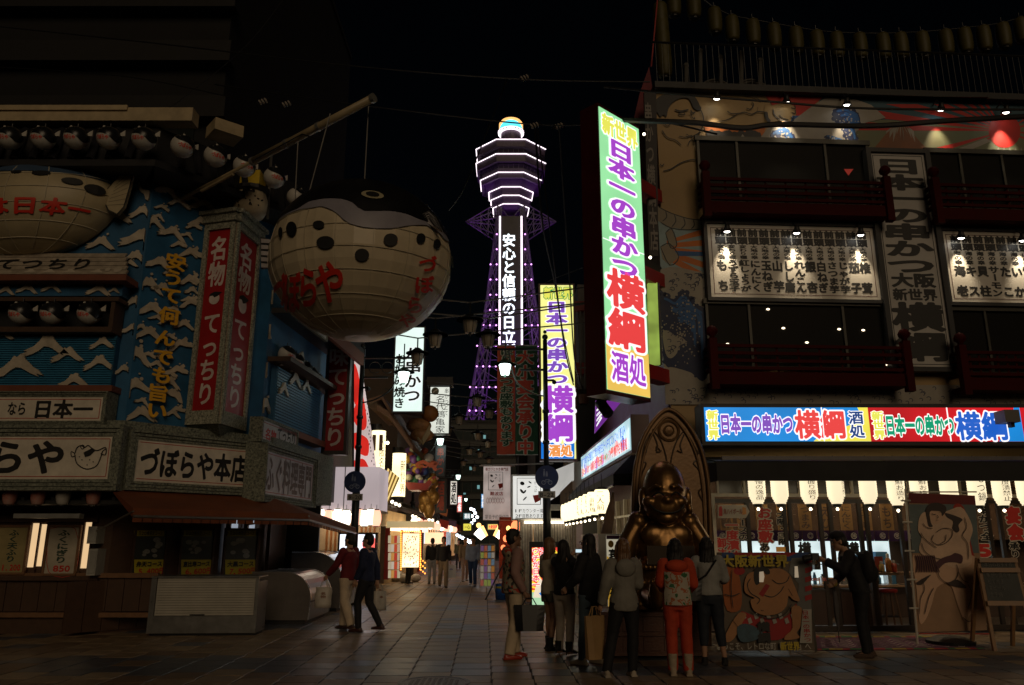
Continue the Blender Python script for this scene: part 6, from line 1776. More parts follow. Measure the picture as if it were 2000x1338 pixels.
for k,x in enumerate((1395,1465)):
 t=thing('roof_arch','low slatted arch on the roof, '+('left' if k==0 else 'right')+' of the two','roof frame',atY(x,172,16.4))
 for j in range(3):
  MB().tube([atY(x-34+q*7,172-16*math.sin(q*PI/10)+j*5,16.4+j*.2)for q in range(11)],.03,5).build('slat',mat('pale pole',(.1,.095,.085),.5),t)
# yellow lanterns over the roof
yl=mat('dull yellow lantern paper',(.07,.058,.006),.6,var=.3,sc=6)
prot=None
def yl_l(x,y,Y,label):
 global prot
 P=atY(x,y,Y)
 if prot is None:
  t=thing('roof_lantern',label,'lantern',(0,0,0),'dim yellow lanterns strung over the roof');pr=[]
  for k in range(9):
   z=-.3+.6*k/8;r=.17*(1-.18*abs(z/.3)**3);pr+=[(r,z)]+([(r*.96,z+.035)]if k<8 else[])
  MB().lathe((0,0,0),pr,14).build('paper_body',yl,t,smooth=True);m=MB();m.lathe((0,0,.3),[(.09,0),(.09,.05),(0,.05)],10);m.lathe((0,0,-.3),[(0,-.05),(.09,-.05),(.09,0)],10);m.build('rim',black,t)
  MB().tube([(0,0,.34),(0,0,.5)],.01,4).build('cord',black,t);t.location=P;prot=t
 else:dup(prot,P,label)
ylx=[(1316,8),(1355,12),(1396,41),(1430,57),(1471,64),(1512,72),(1555,79),(1596,86),(1635,89),(1680,91),(1725,91),(1760,90),(1802,88),(1848,84),(1885,80),(1922,76),(1960,70),(1995,60)]
for k,(x,y)in enumerate(ylx):yl_l(x,y,15.6+k*.05,'dim yellow lantern strung above the roof railing, '+('first at the left' if k==0 else['','second','third','fourth','fifth','sixth','seventh','eighth','ninth','tenth','eleventh','twelfth','thirteenth','fourteenth','fifteenth','sixteenth','seventeenth','last'][k]+' from the left'))
for k,y in enumerate((32,56,80,104,126)):yl_l(1290+k*2,y,15.3,'dim yellow lantern hanging in the vertical column at the roof corner, '+['top','second','middle','fourth','lowest'][k])
MB().tube([atY(x,y-17-9,15.6+k*.05)for k,(x,y)in enumerate(ylx)],.012,4).build('lantern_cord',black,label='thin sagging cord carrying the yellow roof lanterns',category='cord')
# ---- windows, balconies
frameM=mat('dull olive window frame',(.05,.048,.038),.45,.3);blind=mat('bamboo blind behind glass',(.03,.024,.014),.6,var=.5,sc=14);gl=mat('smoked window glass',(.012,.012,.011),.45,var=0,alpha=.5,spec=.1)
def window_row(x0,y0,x1,y1,label,mull,y1r=None):
 d=.1;xm,ym=(x0+x1)/2,(y0+y1)/2
 a0,a1=FW.px(x0,ym,d)[0],FW.px(x1,ym,d)[0];z0,z1=FW.px(xm,y1,d)[1],FW.px(xm,y0,d)[1]
 t=part('window_row',kb_);t['label']=label
 MB().box(FW,a0,a1,z0,z1,.06,.078).build('blind',blind,t)
 ms=[a0]+[FW.px(x,ym,d)[0]for x in mull]+[a1]
 for A,B in zip(ms,ms[1:]):
  m=MB();m.box(FW,A+.02,B-.02,z0+.03,z1-.05,.085,.09);m.build('pane',gl,t)
 m=MB();m.box(FW,a0-.06,a1+.06,z1-.05,z1+.05,.055,.15);m.box(FW,a0,a1,z0-.04,z0+.03,.055,.15);m.build('frame',frameM,t)
 for A in ms:MB().box(FW,A-.025,A+.025,z0+.03,z1-.05,.056,.13).build('mullion',frameM,t)
 return t,(a0,a1,z0,z1)
t,b=window_row(1366,276,1698,400,'upper floor window row above the left menu board',[1442,1615])
m=MB();m.ppoly(FW,[(1648,330),(1667,330),(1657,343)],.095);m.build('escape_marker',mat('red marker',(.6,.04,.03),.5,var=0,em=.12),t)
window_row(1816,298,2025,408,'upper floor window row above the right menu board',[1880,1962])
window_row(1383,592,1728,720,'middle floor window row under the left menu board',[1466,1650])
window_row(1858,604,2025,730,'middle floor window row under the right menu board',[1930])
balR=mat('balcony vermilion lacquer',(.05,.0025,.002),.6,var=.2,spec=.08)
def balcony(x0,x1,yt,yr,yb,label,ends='LR',D=.5):
 d=D;xm=(x0+x1)/2
 a0,a1=FW.px(x0,yr,d)[0],FW.px(x1,yr,d)[0];zr,zb=FW.px(xm,yr,d)[1],FW.px(xm,yb,d)[1];zk=FW.px(x0 if 'L' in ends else x1,yt,d)[1]
 t=part('balcony',kb_);t['label']=label
 H=zr-zb
 MB().box(FW,a0,a1,zb,zb+H*.32,d-.05,d).build('skirt_panel',balR,t)
 MB().box(FW,a0,a1,zb,zb+.08,0,d-.05).build('floor_slab',balR,t)
 for k in range(4):
  z=zb+H*(.42+.19*k);MB().box(FW,a0,a1,z-.03,z+.03,d-.05,d-.003).build('rail',balR,t)
  for(A,on)in((a0,'L' in ends),(a1,'R' in ends)):
   if on:MB().box(FW,A-.03,A+.03,z-.03,z+.03,.05,d-.06).build('side_rail',balR,t)
 n=9
 for k in range(1,n):A=a0+(a1-a0)*k/n;MB().box(FW,A-.02,A+.02,zb+H*.32,zr-.03,d-.06,d-.052).build('baluster',balR,t)
 for(A,on)in((a0,'L' in ends),(a1,'R' in ends)):
  if not on:continue
  MB().box(FW,A-.07,A+.07,zb-.1,zr+.12,d-.08,d+.06).build('newel_post',balR,t)
  MB().lathe(FW.p(A,zr+.12,d),[(0,0),(.05,0),(.05,.05),(.1,.09),(.11,.15),(.07,.22),(0,.25)],12).build('finial',balR,t,smooth=True)
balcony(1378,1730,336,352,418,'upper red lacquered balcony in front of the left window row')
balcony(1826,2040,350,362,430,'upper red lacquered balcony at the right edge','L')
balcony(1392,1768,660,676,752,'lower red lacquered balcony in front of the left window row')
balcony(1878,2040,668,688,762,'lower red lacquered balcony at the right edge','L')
# lamp reflections on the middle windows, added as small glowing balls
for k,(x,y)in enumerate(((1500,604),(1530,641),(1639,643),(1686,645),(1421,672),(1576,669),(1732,712),(1524,733),(1875,665))):
 a,z=FW.px(x,y,.1);t=thing('lamp_reflection','small warm lamp glowing behind the middle floor windows','lamp',FW.p(a,z,.1),'small warm lamps behind the middle windows')
 MB().ball(FW.p(a,z,.1),(.035,.012,.02),8,6).build('glass',lit('tiny warm reflection',(1,.8,.55),3.0),t);MB().box(FW,a-.02,a+.02,z+.02,z+.03,.092,.11).build('base',black,t)
# ---- menu boards
boardW=mat('white menu board',(.66,.62,.54),.42,var=.06)
def gooseneck(x,y,d,name_label,aim,power,grp,fr=FW,col=(1,.82,.58),size=58,blend=.5):
 a,z=fr.px(x,y,d);P=fr.p(a,z,d);t=thing('spot_lamp',name_label,'spotlight',P,grp)
 dirv=(aim-P).normalized()
 rot=dirv.to_track_quat('-Z','Y').to_matrix()
 MB().lathe(P,[(.045,.12),(.05,.06),(.1,-.04),(.095,-.04),(.04,.05)],14,rot=rot).build('shade',black,t,smooth=True)
 MB().ball(P-(rot@Vector((0,0,.028))),(.06,.06,.03),10,6,rot=rot).build('bulb',lit('hot spotlight bulb',(1,.95,.85),9.0,var=0),t)
 m=MB();W0=fr.p(a,z+.22,.02);m.tube([W0,fr.p(a,z+.26,d*.6),P+Z*.1],.014,5);m.build('arm',black,t)
 l=bpy.data.lights.new('spot_beam','SPOT');l.energy=power;l.color=col;l.spot_size=R(size);l.spot_blend=blend;l.shadow_soft_size=.03
 o=bpy.data.objects.new('spot_beam',l);COL.objects.link(o);o.parent=t;o.location=dirv*.06;o.rotation_euler=dirv.to_track_quat('-Z','Y').to_euler()
 return t
def menu_board(x0,y0,x1,y1,label,cols,xs,dy,lamps):
 d=.16;xm,ym=(x0+x1)/2,(y0+y1)/2
 a0,a1=FW.px(x0,ym,d)[0],FW.px(x1,ym,d)[0];z0,z1=FW.px(xm,y1,d)[1],FW.px(xm,y0,d)[1]
 t=thing('menu_board',label,'sign',FW.p((a0+a1)/2,z0,d))
 MB().box(FW,a0,a1,z0,z1,.1,d).build('board',boardW,t)
 m=MB();g=.07;m.box(FW,a0-g,a1+g,z1,z1+g,.05,d+.05);m.box(FW,a0-g,a1+g,z0-g,z0,.05,d+.05);m.box(FW,a0-g,a0,z0,z1,.05,d+.05);m.box(FW,a1,a1+g,z0,z1,.05,d+.05);m.build('frame',black,t)
 m=MB();g=.075;w=.013
 for(A,B,C_,D_)in((a0+g,a1-g,z1-g-w,z1-g),(a0+g,a1-g,z0+g,z0+g+w),(a0+g,a0+g+w,z0+g,z1-g),(a1-g-w,a1-g,z0+g,z1-g)):m.flat(FW,[(A,C_),(B,C_),(B,D_),(A,D_)],d+.003)
 m.build('border_line',mat('maroon line',(.08,.01,.01),.5,var=0),t)
 GN[0]=22;H=z1-z0;cw=(a1-a0-.3)/len(cols)if len(cols)>8 else .235
 for i,(head,s)in enumerate(cols):
  ac=a0+.15+cw*(i+.5)
  if ac>a1-.05:break
  m=MB();vtext(m,FW,'前頭',ac,z1-H*.06,z1-H*.28,cw*.96,.079,d+.004)
  vtext(m,FW,head,ac,z1-H*.285,z1-H*.475,cw*.66,.06,d+.004)
  zt_,zb_=z1-H*.485,z0+H*.085;n=len(s)
  if n==2:
   hh=(zt_-zb_)*.36;vtext(m,FW,s[0],ac,zt_,zt_-hh,cw,.079,d+.004);vtext(m,FW,s[1],ac,zb_+hh,zb_,cw,.079,d+.004)
  else:vtext(m,FW,s,ac,zt_,zb_,cw*.96,.079,d+.004)
  m.build('lettering',inkm,t)
 GN[0]=34
 return t
cols1=[('変わり種','もち'),('変わり種','うずら玉子'),('変わり種','紅しょうが'),('大地の幸','にんにく'),('大地の幸','玉ねぎ'),('大地の幸','山芋'),('大地の幸','しし唐'),('大地の幸','れんこん'),('大地の幸','銀杏'),('大地の幸','白ねぎ'),('大地の幸','さつま芋'),('大地の幸','じゃが芋'),('大地の幸','茄子'),('大地の幸','椎茸')]
cols2=[('海の幸','海老'),('海の幸','キス'),('海の幸','貝柱'),('海の幸','サーモン'),('海の幸','たこ'),('海の幸','いか'),('山の幸','梅しそつくね'),('山の幸','牛串')]
menu_board(1384,441,1713,584,'long white menu board with fourteen columns of black characters, lit by three lamps',cols1,None,0,None)
menu_board(1848,453,2030,592,'white menu board at the right edge starting with seafood columns, cut by the picture edge',cols2,None,0,None)
gl_='black gooseneck spot lamps over the menu boards'
for(x,y,lb)in((1420,449,'left spot lamp over the long menu board'),(1556,452,'middle spot lamp over the long menu board'),(1681,456,'right spot lamp over the long menu board'),(1877,462,'spot lamp over the right menu board'),(1997,467,'spot lamp at the edge of the picture over the right menu board')):
 a,z=FW.px(x,y,.34);gooseneck(x,y,.34,lb,FW.p(a,z-.95,.14),90,gl_,size=56,blend=.85)
gl2='black spot lamps along the top of the mural'
for(x,y,lb,pw)in((1400,190,'spot lamp over the wrestler shoulder on the mural',16),(1536,197,'spot lamp over the painted fist on the mural',60),(1654,202,'spot lamp over the painted blue wave',22),(1838,212,'spot lamp over the streaked sky of the mural',26),(1965,217,'spot lamp over the painted red sun',45)):
 a,z=FW.px(x,y,.26);gooseneck(x,y,.26,lb,FW.p(a,z-.75,.03),pw*2.2,gl2,size=58,blend=.9)
# vertical board
d=.2
vb=thing('vertical_board','tall unlit white vertical board with heavy black characters between the two window bays','sign',FW.p(*FW.px(1780,722,d),d))
A0,A1=FW.px(1719,510,d)[0],FW.px(1838,510,d)[0];Z1,Z0=FW.px(1775,296,d)[1],FW.px(1775,722,d)[1]
MB().box(FW,A0+.05,A1-.05,Z0+.05,Z1-.05,.05,d).build('board',mat('white vertical board',(.5,.48,.45),.45,var=.1),vb)
m=MB();m.box(FW,A0-.05,A1+.05,Z1-.05,Z1+.04,.05,d+.06);m.box(FW,A0-.05,A1+.05,Z0-.04,Z0+.05,.05,d+.06);m.box(FW,A0-.05,A0+.05,Z0+.05,Z1-.05,.05,d+.06);m.box(FW,A1-.05,A1+.05,Z0+.05,Z1-.05,.05,d+.06);m.build('frame',black,vb)
m=MB();g=.1;w=.014
for(A,B,C_,D_)in((A0+g,A1-g,Z1-g-w,Z1-g),(A0+g,A1-g,Z0+g,Z0+g+w),(A0+g,A0+g+w,Z0+g,Z1-g),(A1-g-w,A1-g,Z0+g,Z1-g)):m.flat(FW,[(A,C_),(B,C_),(B,D_),(A,D_)],d+.003)
m.build('border_line',inkm,vb)
ac=(A0+A1)/2;H=Z1-Z0;Wd=A1-A0
m=MB();vtext(m,FW,'日本一の串かつ',ac,Z1-H*.035,Z0+H*.42,Wd*.82,.079,d+.004)
htext(m,FW,'大阪',ac-Wd*.36,ac+Wd*.36,Z0+H*.36,Z0+H*.425,.079,d+.004);htext(m,FW,'新世界',ac-Wd*.36,ac+Wd*.36,Z0+H*.3,Z0+H*.355,.07,d+.004)
vtext(m,FW,'横綱',ac,Z0+H*.295,Z0+H*.035,Wd*.84,.07,d+.004);m.build('lettering',inkm,vb)
# ---- long lit sign band
FBd=Fr(0,13.55,.4)
band_=thing('lit_sign_band','long backlit sign band, half blue and half red, over the glass front','sign',atY(1680,862,13.5))
zA,zB=FBd.px(1680,862)[1],FBd.px(1680,796)[1];aL,aR=FBd.px(1377,830)[0],FBd.px(1985,830)[0];aM=FBd.px(1698,830)[0];aJ=FBd.px(1607,830)[0];aK=FBd.px(1853,830)[0]
MB().box(FBd,aL-.06,aR+2.0,zA-.07,zB+.07,-.45,-.012).build('casing',black,band_)
bluB=lit('azure backlit panel',(.01,.3,.85),.85,var=.12,sc=.8);redB=lit('crimson backlit panel',(.75,.01,.02),.75,var=.15,sc=.8);yB=lit('canary backlit panel',(.95,.85,.1),.95)
MB().box(FBd,aL,aM,zA,zB,-.012,0).build('blue_face',bluB,band_);MB().box(FBd,aM,aR+1.2,zA,zB,-.012,.0).build('red_face',redB,band_)
m=MB();m.flat(FBd,[(aM-.5,zA),(aM,zA),(aM,zB),(aM-.18,zB),(aM-.08,zB-.25),(aM-.3,zA+.3),(aM-.9,zA+.08),(aM-1.0,zA)],.003);m.build('yellow_face',yB,band_)
m=MB();m.flat(FBd,[(aR-.35,zA),(aR+.1,zA),(aR+.1,zB),(aR-.0,zB),(aR-.1,zA+.3)],.003);m.build('blue_corner',bluB,band_)
def lt(s,x0,x1,y0,y1,mm,off=.07,oo=.13,vert=0,fr=FBd,par=band_,dz=0.0):
 for(o_,mt,dd_)in((oo,wo,.0055+dz),(off,mm,.009+dz)):
  m=MB()
  if vert:pv(m,fr,s,(x0+x1)/2,y0,y1,x1-x0,o_,dd_)
  else:ph(m,fr,s,x0,x1,y0,y1,o_,dd_)
  m.build('lettering' if mt is mm else 'outline',mt,par)
yl2=yel_l
lt('新世界',1381,1404,801,859,yl2,.078,.13,1)
lt('日本一の串かつ',1406,1549,808,848,vio,.079)
lt('横綱',1552,1652,800,858,redl,.05,.1)
lt('酒処',1658,1688,802,856,nav,.045,.1,1)
lt('新世界',1704,1728,803,858,yl2,.078,.13,1)
grl=mat('green lit print',(.0,.4,.2),.4,var=0,em=.6,emc=(0,.5,.25))
lt('日本一の串かつ',1729,1864,810,852,grl,.079)
lt('横綱',1866,1968,803,861,blu,.05,.1)
m=MB();m.box(FBd,aJ-.008,aJ+.008,zA,zB,.0,.012);m.box(FBd,aK-.008,aK+.008,zA,zB,.0,.012);m.build('joint_strip',wo,band_)
# camera box at the right end
t=thing('wall_lamp_box','grey box fitting hanging in front of the right end of the sign band','fitting',atY(1977,823,13.1))
m=MB();pbox(m,Fr(0,13.1,0),1963,800,1992,824,-.3,0);m.build('casing',mat('dirty grey box',(.15,.14,.12),.5),t)
m=MB();pbox(m,Fr(0,13.1,0),1975,824,1982,834,-.2,-.1);m.build('bracket',black,t)
# ---- awning canopy over the glass front
blk=mat('black awning canvas',(.009,.009,.01),.7)
cn=thing('awning','black box awning over the glass front under the blue and red sign band','awning',atY(1680,940,12.9))
F9=Fr(0,12.95,.4)
za,zb2=F9.px(1680,939)[1],F9.px(1680,903)[1];b0,b1=F9.px(1400,920)[0],F9.px(2060,920)[0]
m=MB();m.hexa([F9.p(b0,za,0),F9.p(b1,za,0),F9.p(b1,za,-.06),F9.p(b0,za,-.06),F9.p(b0,zb2,0),F9.p(b1,zb2,0),F9.p(b1,zb2,-.06),F9.p(b0,zb2,-.06)]);m.build('valance',blk,cn)
zr_=zA-.2
m=MB();m.hexa([F9.p(b0,zb2-.01,-.005),F9.p(b1,zb2-.01,-.005),F9.p(b1,zr_-.06,-1.3),F9.p(b0,zr_-.06,-1.3),F9.p(b0,zb2+.02,0),F9.p(b1,zb2+.02,0),F9.p(b1,zr_,-1.3),F9.p(b0,zr_,-1.3)]);m.build('top_canvas',blk,cn)
m=MB();m.box(F9,b0+.1,b1,zb2+.035,zb2+.1,-.05,.01);m.build('roller_tube',mat('grey roller tube',(.14,.13,.14),.4),cn)
m=MB();m.hexa([F9.p(b0-.32,za-.08,-.35),F9.p(b0+.01,za,0),F9.p(b0+.01,za,-1.3),F9.p(b0-.32,za-.08,-1.3),F9.p(b0-.32,zb2,-.35),F9.p(b0+.01,zb2,.0),F9.p(b0+.01,zr_,-1.3),F9.p(b0-.32,zr_,-1.3)]);m.build('end_gusset',blk,cn)
# ---- glass front and room behind
FG=FW.off(-.15)
gx=lambda x,y=1060,d=0:FG.px(x,y,d)[0]
gz=lambda y,x=1650:FG.px(x,y,0)[1]
room=part('dining_room',kb_)
m=MB();FR3=FW.off(-3.4)
m.box(FR3,.3,LWALL,0,3.0,-.1,0);m.build('rear_wall',mat('dark panelled wall',(.1,.055,.03),.6),room)
m=MB();m.box(FW,.05,LWALL,2.98,3.08,-3.4,-.2);m.build('ceiling',mat('dull ceiling',(.25,.22,.18),.8),room)
m=MB();m.box(FW,.25,LWALL,0.004,.03,-3.4,-.25);m.build('floor',mat('dark room floor',(.06,.045,.035),.4),room)
# kitchen hatch
FKt=FW.off(-2.6)
hk0,hk1=FKt.px(1470,1110)[0],FKt.px(1768,1110)[0];hz0,hz1=FKt.px(1650,1146)[1],FKt.px(1650,1054)[1]
kit=lit('kitchen wall with painted glow',(.78,.94,.95),1.1,var=.25,sc=1.2)  # wall emits: the brightness of the kitchen is put into its material
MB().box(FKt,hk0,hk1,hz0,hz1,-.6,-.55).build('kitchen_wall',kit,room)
MB().box(FKt,hk0-.2,hk1+.2,hz1+.02,hz1+.1,-.5,-.1).build('kitchen_light',lit('kitchen tube',(.85,.97,1),2.5),room)
MB().box(FKt,.3,LWALL,0,hz0,-.5,.1).build('counter',mat('dark counter front',(.04,.02,.012),.5),room)
MB().box(FKt,.3,LWALL,hz0,hz0+.04,-.5,.2).build('counter_top',mat('counter top',(.25,.15,.08),.35),room)
MB().box(FKt,.3,LWALL,hz1,3.0,-.5,.0).build('hatch_head',mat('dark panelled wall',(.1,.055,.03),.6),room)
rk=random.Random(21)
stM=mat('stainless steel',(.5,.52,.53),.25,.8);shp=[stM,mat('white kitchenware',(.6,.6,.6),.4),mat('black cooking pot',(.02,.02,.02),.4),mat('blue cloth',(.05,.2,.4),.7),mat('amber bottle',(.4,.18,.03),.2)]
for k in range(44):
 a=rk.uniform(hk0+.1,hk1-.1);z=hz0+.04+(0 if k%3 else rk.choice((.42,.3)));w,h=rk.uniform(.05,.16),rk.uniform(.1,.3);mm=shp[rk.randrange(5)]
 nm='bottle' if mm is shp[4]else 'kitchen_pot'
 m=MB()
 if rk.random()<.4:m.box(FKt,a,a+w*1.6,z,z+h,-.4,-.2)
 else:m.lathe(FKt.p(a,z,-.3),[(0,0),(w*.5,0),(w*.5,h*.7),(w*.3,h*.85),(w*.3,h),(0,h)],10)
 m.build('kitchen_'+('bottle' if nm=='bottle' else 'vessel'),mm,room)
m=MB();m.box(FKt,hk0,hk1,hz0+.44,hz0+.46,-.5,-.2);m.build('kitchen_shelf',stM,room)
# menu plaques and valance curtain
FP=FW.off(-1.1)
for k,(x,s)in enumerate(((1408,'豚'),(1440,'玉ねぎ'),(1478,'うずら'),(1520,'ちくわ'),(1562,'つまみ'),(1602,'えび'),(1642,'にんにく'),(1680,'牛すじ'),(1722,'もち'))):
 m=MB();a,z=FP.px(x,1036);a2=FP.px(x+24,1036)[0];z2=FP.px(x,985)[1];MB().box(FP,a,a2,z,z2,0,.02).build('menu_plaque',mat('wooden plaque',(.42,.25,.1),.5,sc=6),room)
 m=MB();vtext(m,FP,s,(a+a2)/2,z2-.03,z+.03,(a2-a)*.8,.035,.024);m.build('plaque_lettering',mat('brown lettering',(.12,.08,.07),.5,var=0),room)
nz0,nz1=FP.px(1600,1057)[1],FP.px(1600,1036)[1]
for k in range(14):
 a=FP.px(1396,1045)[0]+k*.29;m=MB();vs=[]
 for i in range(5):vs+=[FP.p(a+i*.07,nz0,.03*math.sin(i*1.6+k)),FP.p(a+i*.07,nz1,.02)]
 m.add(vs,[(2*i,2*i+2,2*i+3,2*i+1)for i in range(4)]);m.build('noren_panel',mat('purple noren cloth',(.06,.02,.12),.8),room,smooth=True)
 m=MB();q=[(a+.14+.055*math.cos(w*PI/6),(nz0+nz1)/2+.055*math.sin(w*PI/6))for w in range(13)];m.stroke(FP,q,.012,.045,0);put(m,'栄神〇和'[k%4],lambda X,Y:FP.p(a+.14+(X-.5)*.08,(nz0+nz1)/2+(Y-.5)*.08,.045),.03);m.build('noren_crest',offw,room)
# right side: blue noren, shelf
# ceiling lights inside
m=MB()
for k in range(4):m.box(FW,.9+k*2.0,2.3+k*2.0,2.93,2.97,-1.0,-.85)
m.build('ceiling_light',lit('warm ceiling tube',(1,.74,.44),17),room)
t=thing('bar_stool','wooden bar stool with a round red seat inside behind the photographer','stool',FW.p(*[FW.px(1736,1222,-.7)[0],0.03],-.7))
P=FW.p(FW.px(1736,1180,-.7)[0],.03,-.7);hs=.62
MB().lathe(P+Z*hs,[(0,0),(.17,0),(.18,.03),(.17,.06),(0,.065)],18).build('seat',mat('red vinyl seat',(.5,.03,.02),.35),t,smooth=True)
for k in range(4):an=PI/4+k*PI/2;MB().tube([P+Vector((.13*math.cos(an),.13*math.sin(an),hs)),P+Vector((.2*math.cos(an),.2*math.sin(an),0))],.018,6).build('leg',wood_m,t)
m=MB();m.tube([P+Vector((.18*math.cos(w*PI/8),.18*math.sin(w*PI/8),.2))for w in range(17)],.01,5);m.build('foot_ring',steel,t)
for k,(x,h,c,lb)in enumerate(((1724,.2,'yellow','squat yellow sauce bottle on the counter behind the glass'),(1738,.34,'orange','tall orange sauce bottle on the counter behind the glass'),(1748,.22,'red','small red sauce bottle on the counter behind the glass'))):
 FQ=FW.off(-.55);P=FQ.p(FQ.px(x,1130)[0],1.02,0);t=thing('sauce_bottle',lb,'bottle',P)
 MB().lathe(P,[(0,0),(.055,0),(.058,h*.6),(.03,h*.75),(0,h*.76)],12).build('body',mat(c+' sauce',{'yellow':(.5,.36,.12),'orange':(.5,.2,.04),'red':(.4,.05,.02)}[c],.3),t,smooth=True)
 MB().lathe(P+Z*h*.76,[(0,0),(.03,0),(.028,h*.2),(0,h*.24)],10).build('cap',offw,t)
t=thing('window_counter','narrow wooden counter shelf just behind the glass','counter',FW.p(FW.px(1740,1150,-.55)[0],0,-.55));m=MB();A=FW.px(1706,1150,-.5)[0];m.box(FW,A,A+1.9,.97,1.02,-.75,-.35);m.build('top',mat('counter top',(.25,.15,.08),.35),t)
MB().box(FW,A,A+.05,0.03,.97,-.7,-.4).build('leg',wood_d,t);MB().box(FW,A+1.85,A+1.9,0.03,.97,-.7,-.4).build('leg',wood_d,t)
t=thing('red_menu_stand','small red menu stand on the window counter','menu',FW.p(FW.px(1716,1130,-.55)[0],1.02,-.55));A=FW.px(1712,1130,-.55)[0];MB().box(FW,A,A+.16,1.02,1.3,-.57,-.55).build('card',mat('red menu card',(.5,.07,.03),.5,var=.5,sc=14),t);MB().box(FW,A-.01,A+.17,1.02,1.035,-.6,-.5).build('foot',black,t)
# glazed front: posts, transom, panes, lower door panels
gf_=part('glazed_frontage',kb_)
cw_=mat('cream painted frame',(.72,.64,.5),.45);dkp=mat('black brown door frame',(.03,.02,.015),.4)
ztr=gz(968)
m=MB();m.box(FG,gx(1392),LWALL,ztr-.03,ztr+.03,-.02,.06);m.build('transom',cw_,gf_)
m=MB();m.box(FG,gx(1392),LWALL,ztr-.14,ztr-.07,-.02,.04);m.box(FG,gx(1392),LWALL,.03,.12,-.04,.05);m.build('door_track',dkp,gf_)
for x in(1400,1452,1560,1662,1773,1872,1965):MB().box(FG,gx(x,950)-.02,gx(x,950)+.02,ztr+.03,3.0,-.02,.05).build('upper_bar',cw_,gf_)
for x in(1396,):MB().box(FG,gx(x)-.03,gx(x)+.03,.0,ztr-.03,-.02,.06).build('corner_post',cw_,gf_)
dxs=[1400,1465,1543,1545,1610,1634,1690,1706,1768,1780]
for x in(1468,1541,1552,1612,1632,1690,1704,1770,1860,1945,1968):MB().box(FG,gx(x,1120)-.035,gx(x,1120)+.035,.12,ztr-.14,-.03,.03).build('door_stile',dkp,gf_)
segs=[(1400,1468),(1468,1541),(1552,1612),(1632,1690),(1704,1770),(1780,1860),(1860,1945),(1968,2040)]
glass=mat('clear pane',(.02,.02,.02),.03,var=0,alpha=.06,spec=.5)
zd=gz(1150)
for(x0,x1)in segs:
 A,B=gx(x0,1100)+.035,gx(x1,1100)-.035
 MB().box(FG,A,B,(zd if 1550<x0<1700 else .15),ztr-.15,-.004,.0).build('pane',glass,gf_)
 if 1550<x0<1700:
  MB().box(FG,A,B,.13,zd-.05,-.02,.015).build('door_panel',mat('dark door panel',(.045,.02,.012),.45),gf_);MB().box(FG,A,B,zd-.05,zd,-.025,.025).build('mid_rail',dkp,gf_)
  MB().box(FG,A+.02,A+.05,.9,1.15,.015,.05).build('handle',stM,gf_)
for(x0,x1)in zip((1400,1452,1560,1662,1773,1872),(1452,1560,1662,1773,1872,1965)):
 MB().box(FG,gx(x0,950)+.025,gx(x1,950)-.025,ztr+.04,2.95,0,.004).build('upper_pane',mat('dull upper pane',(.12,.1,.08),.15),gf_)
# stickers, cards, lettering on the glass
def gtext(s,vert,x0,x1,y0,y1,mm,off=.05,oo=0,name='window_lettering',label='',d=.012,om=None):
 t=gf_
 if oo:
  m=MB();(pv(m,FG,s,(x0+x1)/2,y0,y1,x1-x0,oo,d)if vert else ph(m,FG,s,x0,x1,y0,y1,oo,d));m.build('lettering_outline',om or offw,t)
 m=MB();(pv(m,FG,s,(x0+x1)/2,y0,y1,x1-x0,off,d+.004)if vert else ph(m,FG,s,x0,x1,y0,y1,off,d+.004));m.build('window_lettering',mm,t)['label']=label
rede=mat('bright red sticker',(.6,.03,.02),.5,var=0);wst=mat('cream sticker',(.6,.54,.44),.5,var=0)
gtext('ソースの',1,1440,1462,1000,1056,inkm,.05,.12,label='black sauce lettering on the glass right of the red dipping warning',om=wst)
gtext('一度漬け',1,1418,1444,1016,1094,rede,.06,.14,label='red vertical dipping warning on the glass under the arrow plate',om=wst)
gtext('御注意',1,1398,1420,1050,1112,rede,.06,.14,label='lowest red lettering beside the painted board',om=wst)
gtext('お座敷',1,1480,1508,990,1060,rede,.07,.15,label='bold red tatami room lettering on the second pane',om=wst)
gtext('あり',1,1484,1504,1060,1094,inkm,.06,.14,label='black lettering right below the red tatami room lettering',om=wst)
gtext('2階・3階',1,1518,1536,1000,1064,inkm,.05,.13,label='black floor numbers lettering beside the red tatami lettering',om=wst)
gtext('横綱',1,1560,1586,1058,1116,inkm,.07,label='black brush name on the door glass behind the painted board')
gtext('横綱',1,1652,1680,1058,1116,inkm,.07,label='black brush name on the glass behind the photographer')
gtext('OPEN 店内',0,1585,1614,1128,1135,rede,.03,.1,label='small red open lettering on the door rail',d=.03,om=wst)
gtext('A/C ON',0,1638,1662,1127,1135,rede,.03,.1,label='small air conditioning lettering on the door rail',d=.03,om=wst)
gtext('串かつ全',1,1912,1936,988,1056,inkm,.06,.13,label='black skewer lettering right of the wrestler banner',om=wst)
gtext('5',1,1908,1936,1058,1090,rede,.08,.15,label='big red figure five below the black skewer lettering',om=wst)
gtext('宴会',1,1966,1996,990,1056,rede,.08,.15,label='big red banquet lettering at the right edge',om=wst)
gtext('承り',1,1972,1992,1058,1090,inkm,.05,.12,label='black lettering below the red banquet lettering',om=wst)
ap=thing('arrow_plate','cream arrow shaped plate with a red bottle print hanging on the glass front','sign',FG.p(*FG.px(1430,1012,.1),.1))
m=MB();m.ppoly(FG,[(1402,986),(1457,986),(1464,999),(1457,1012),(1402,1012)],.12,.02);m.build('plate',mat('cream enamel plate',(.6,.52,.42),.4),ap)
m=MB();m.ppoly(FG,[(1405,990),(1409,988),(1411,994),(1411,1008),(1404,1008),(1404,994)],.124);m.build('bottle_print',rede,ap)
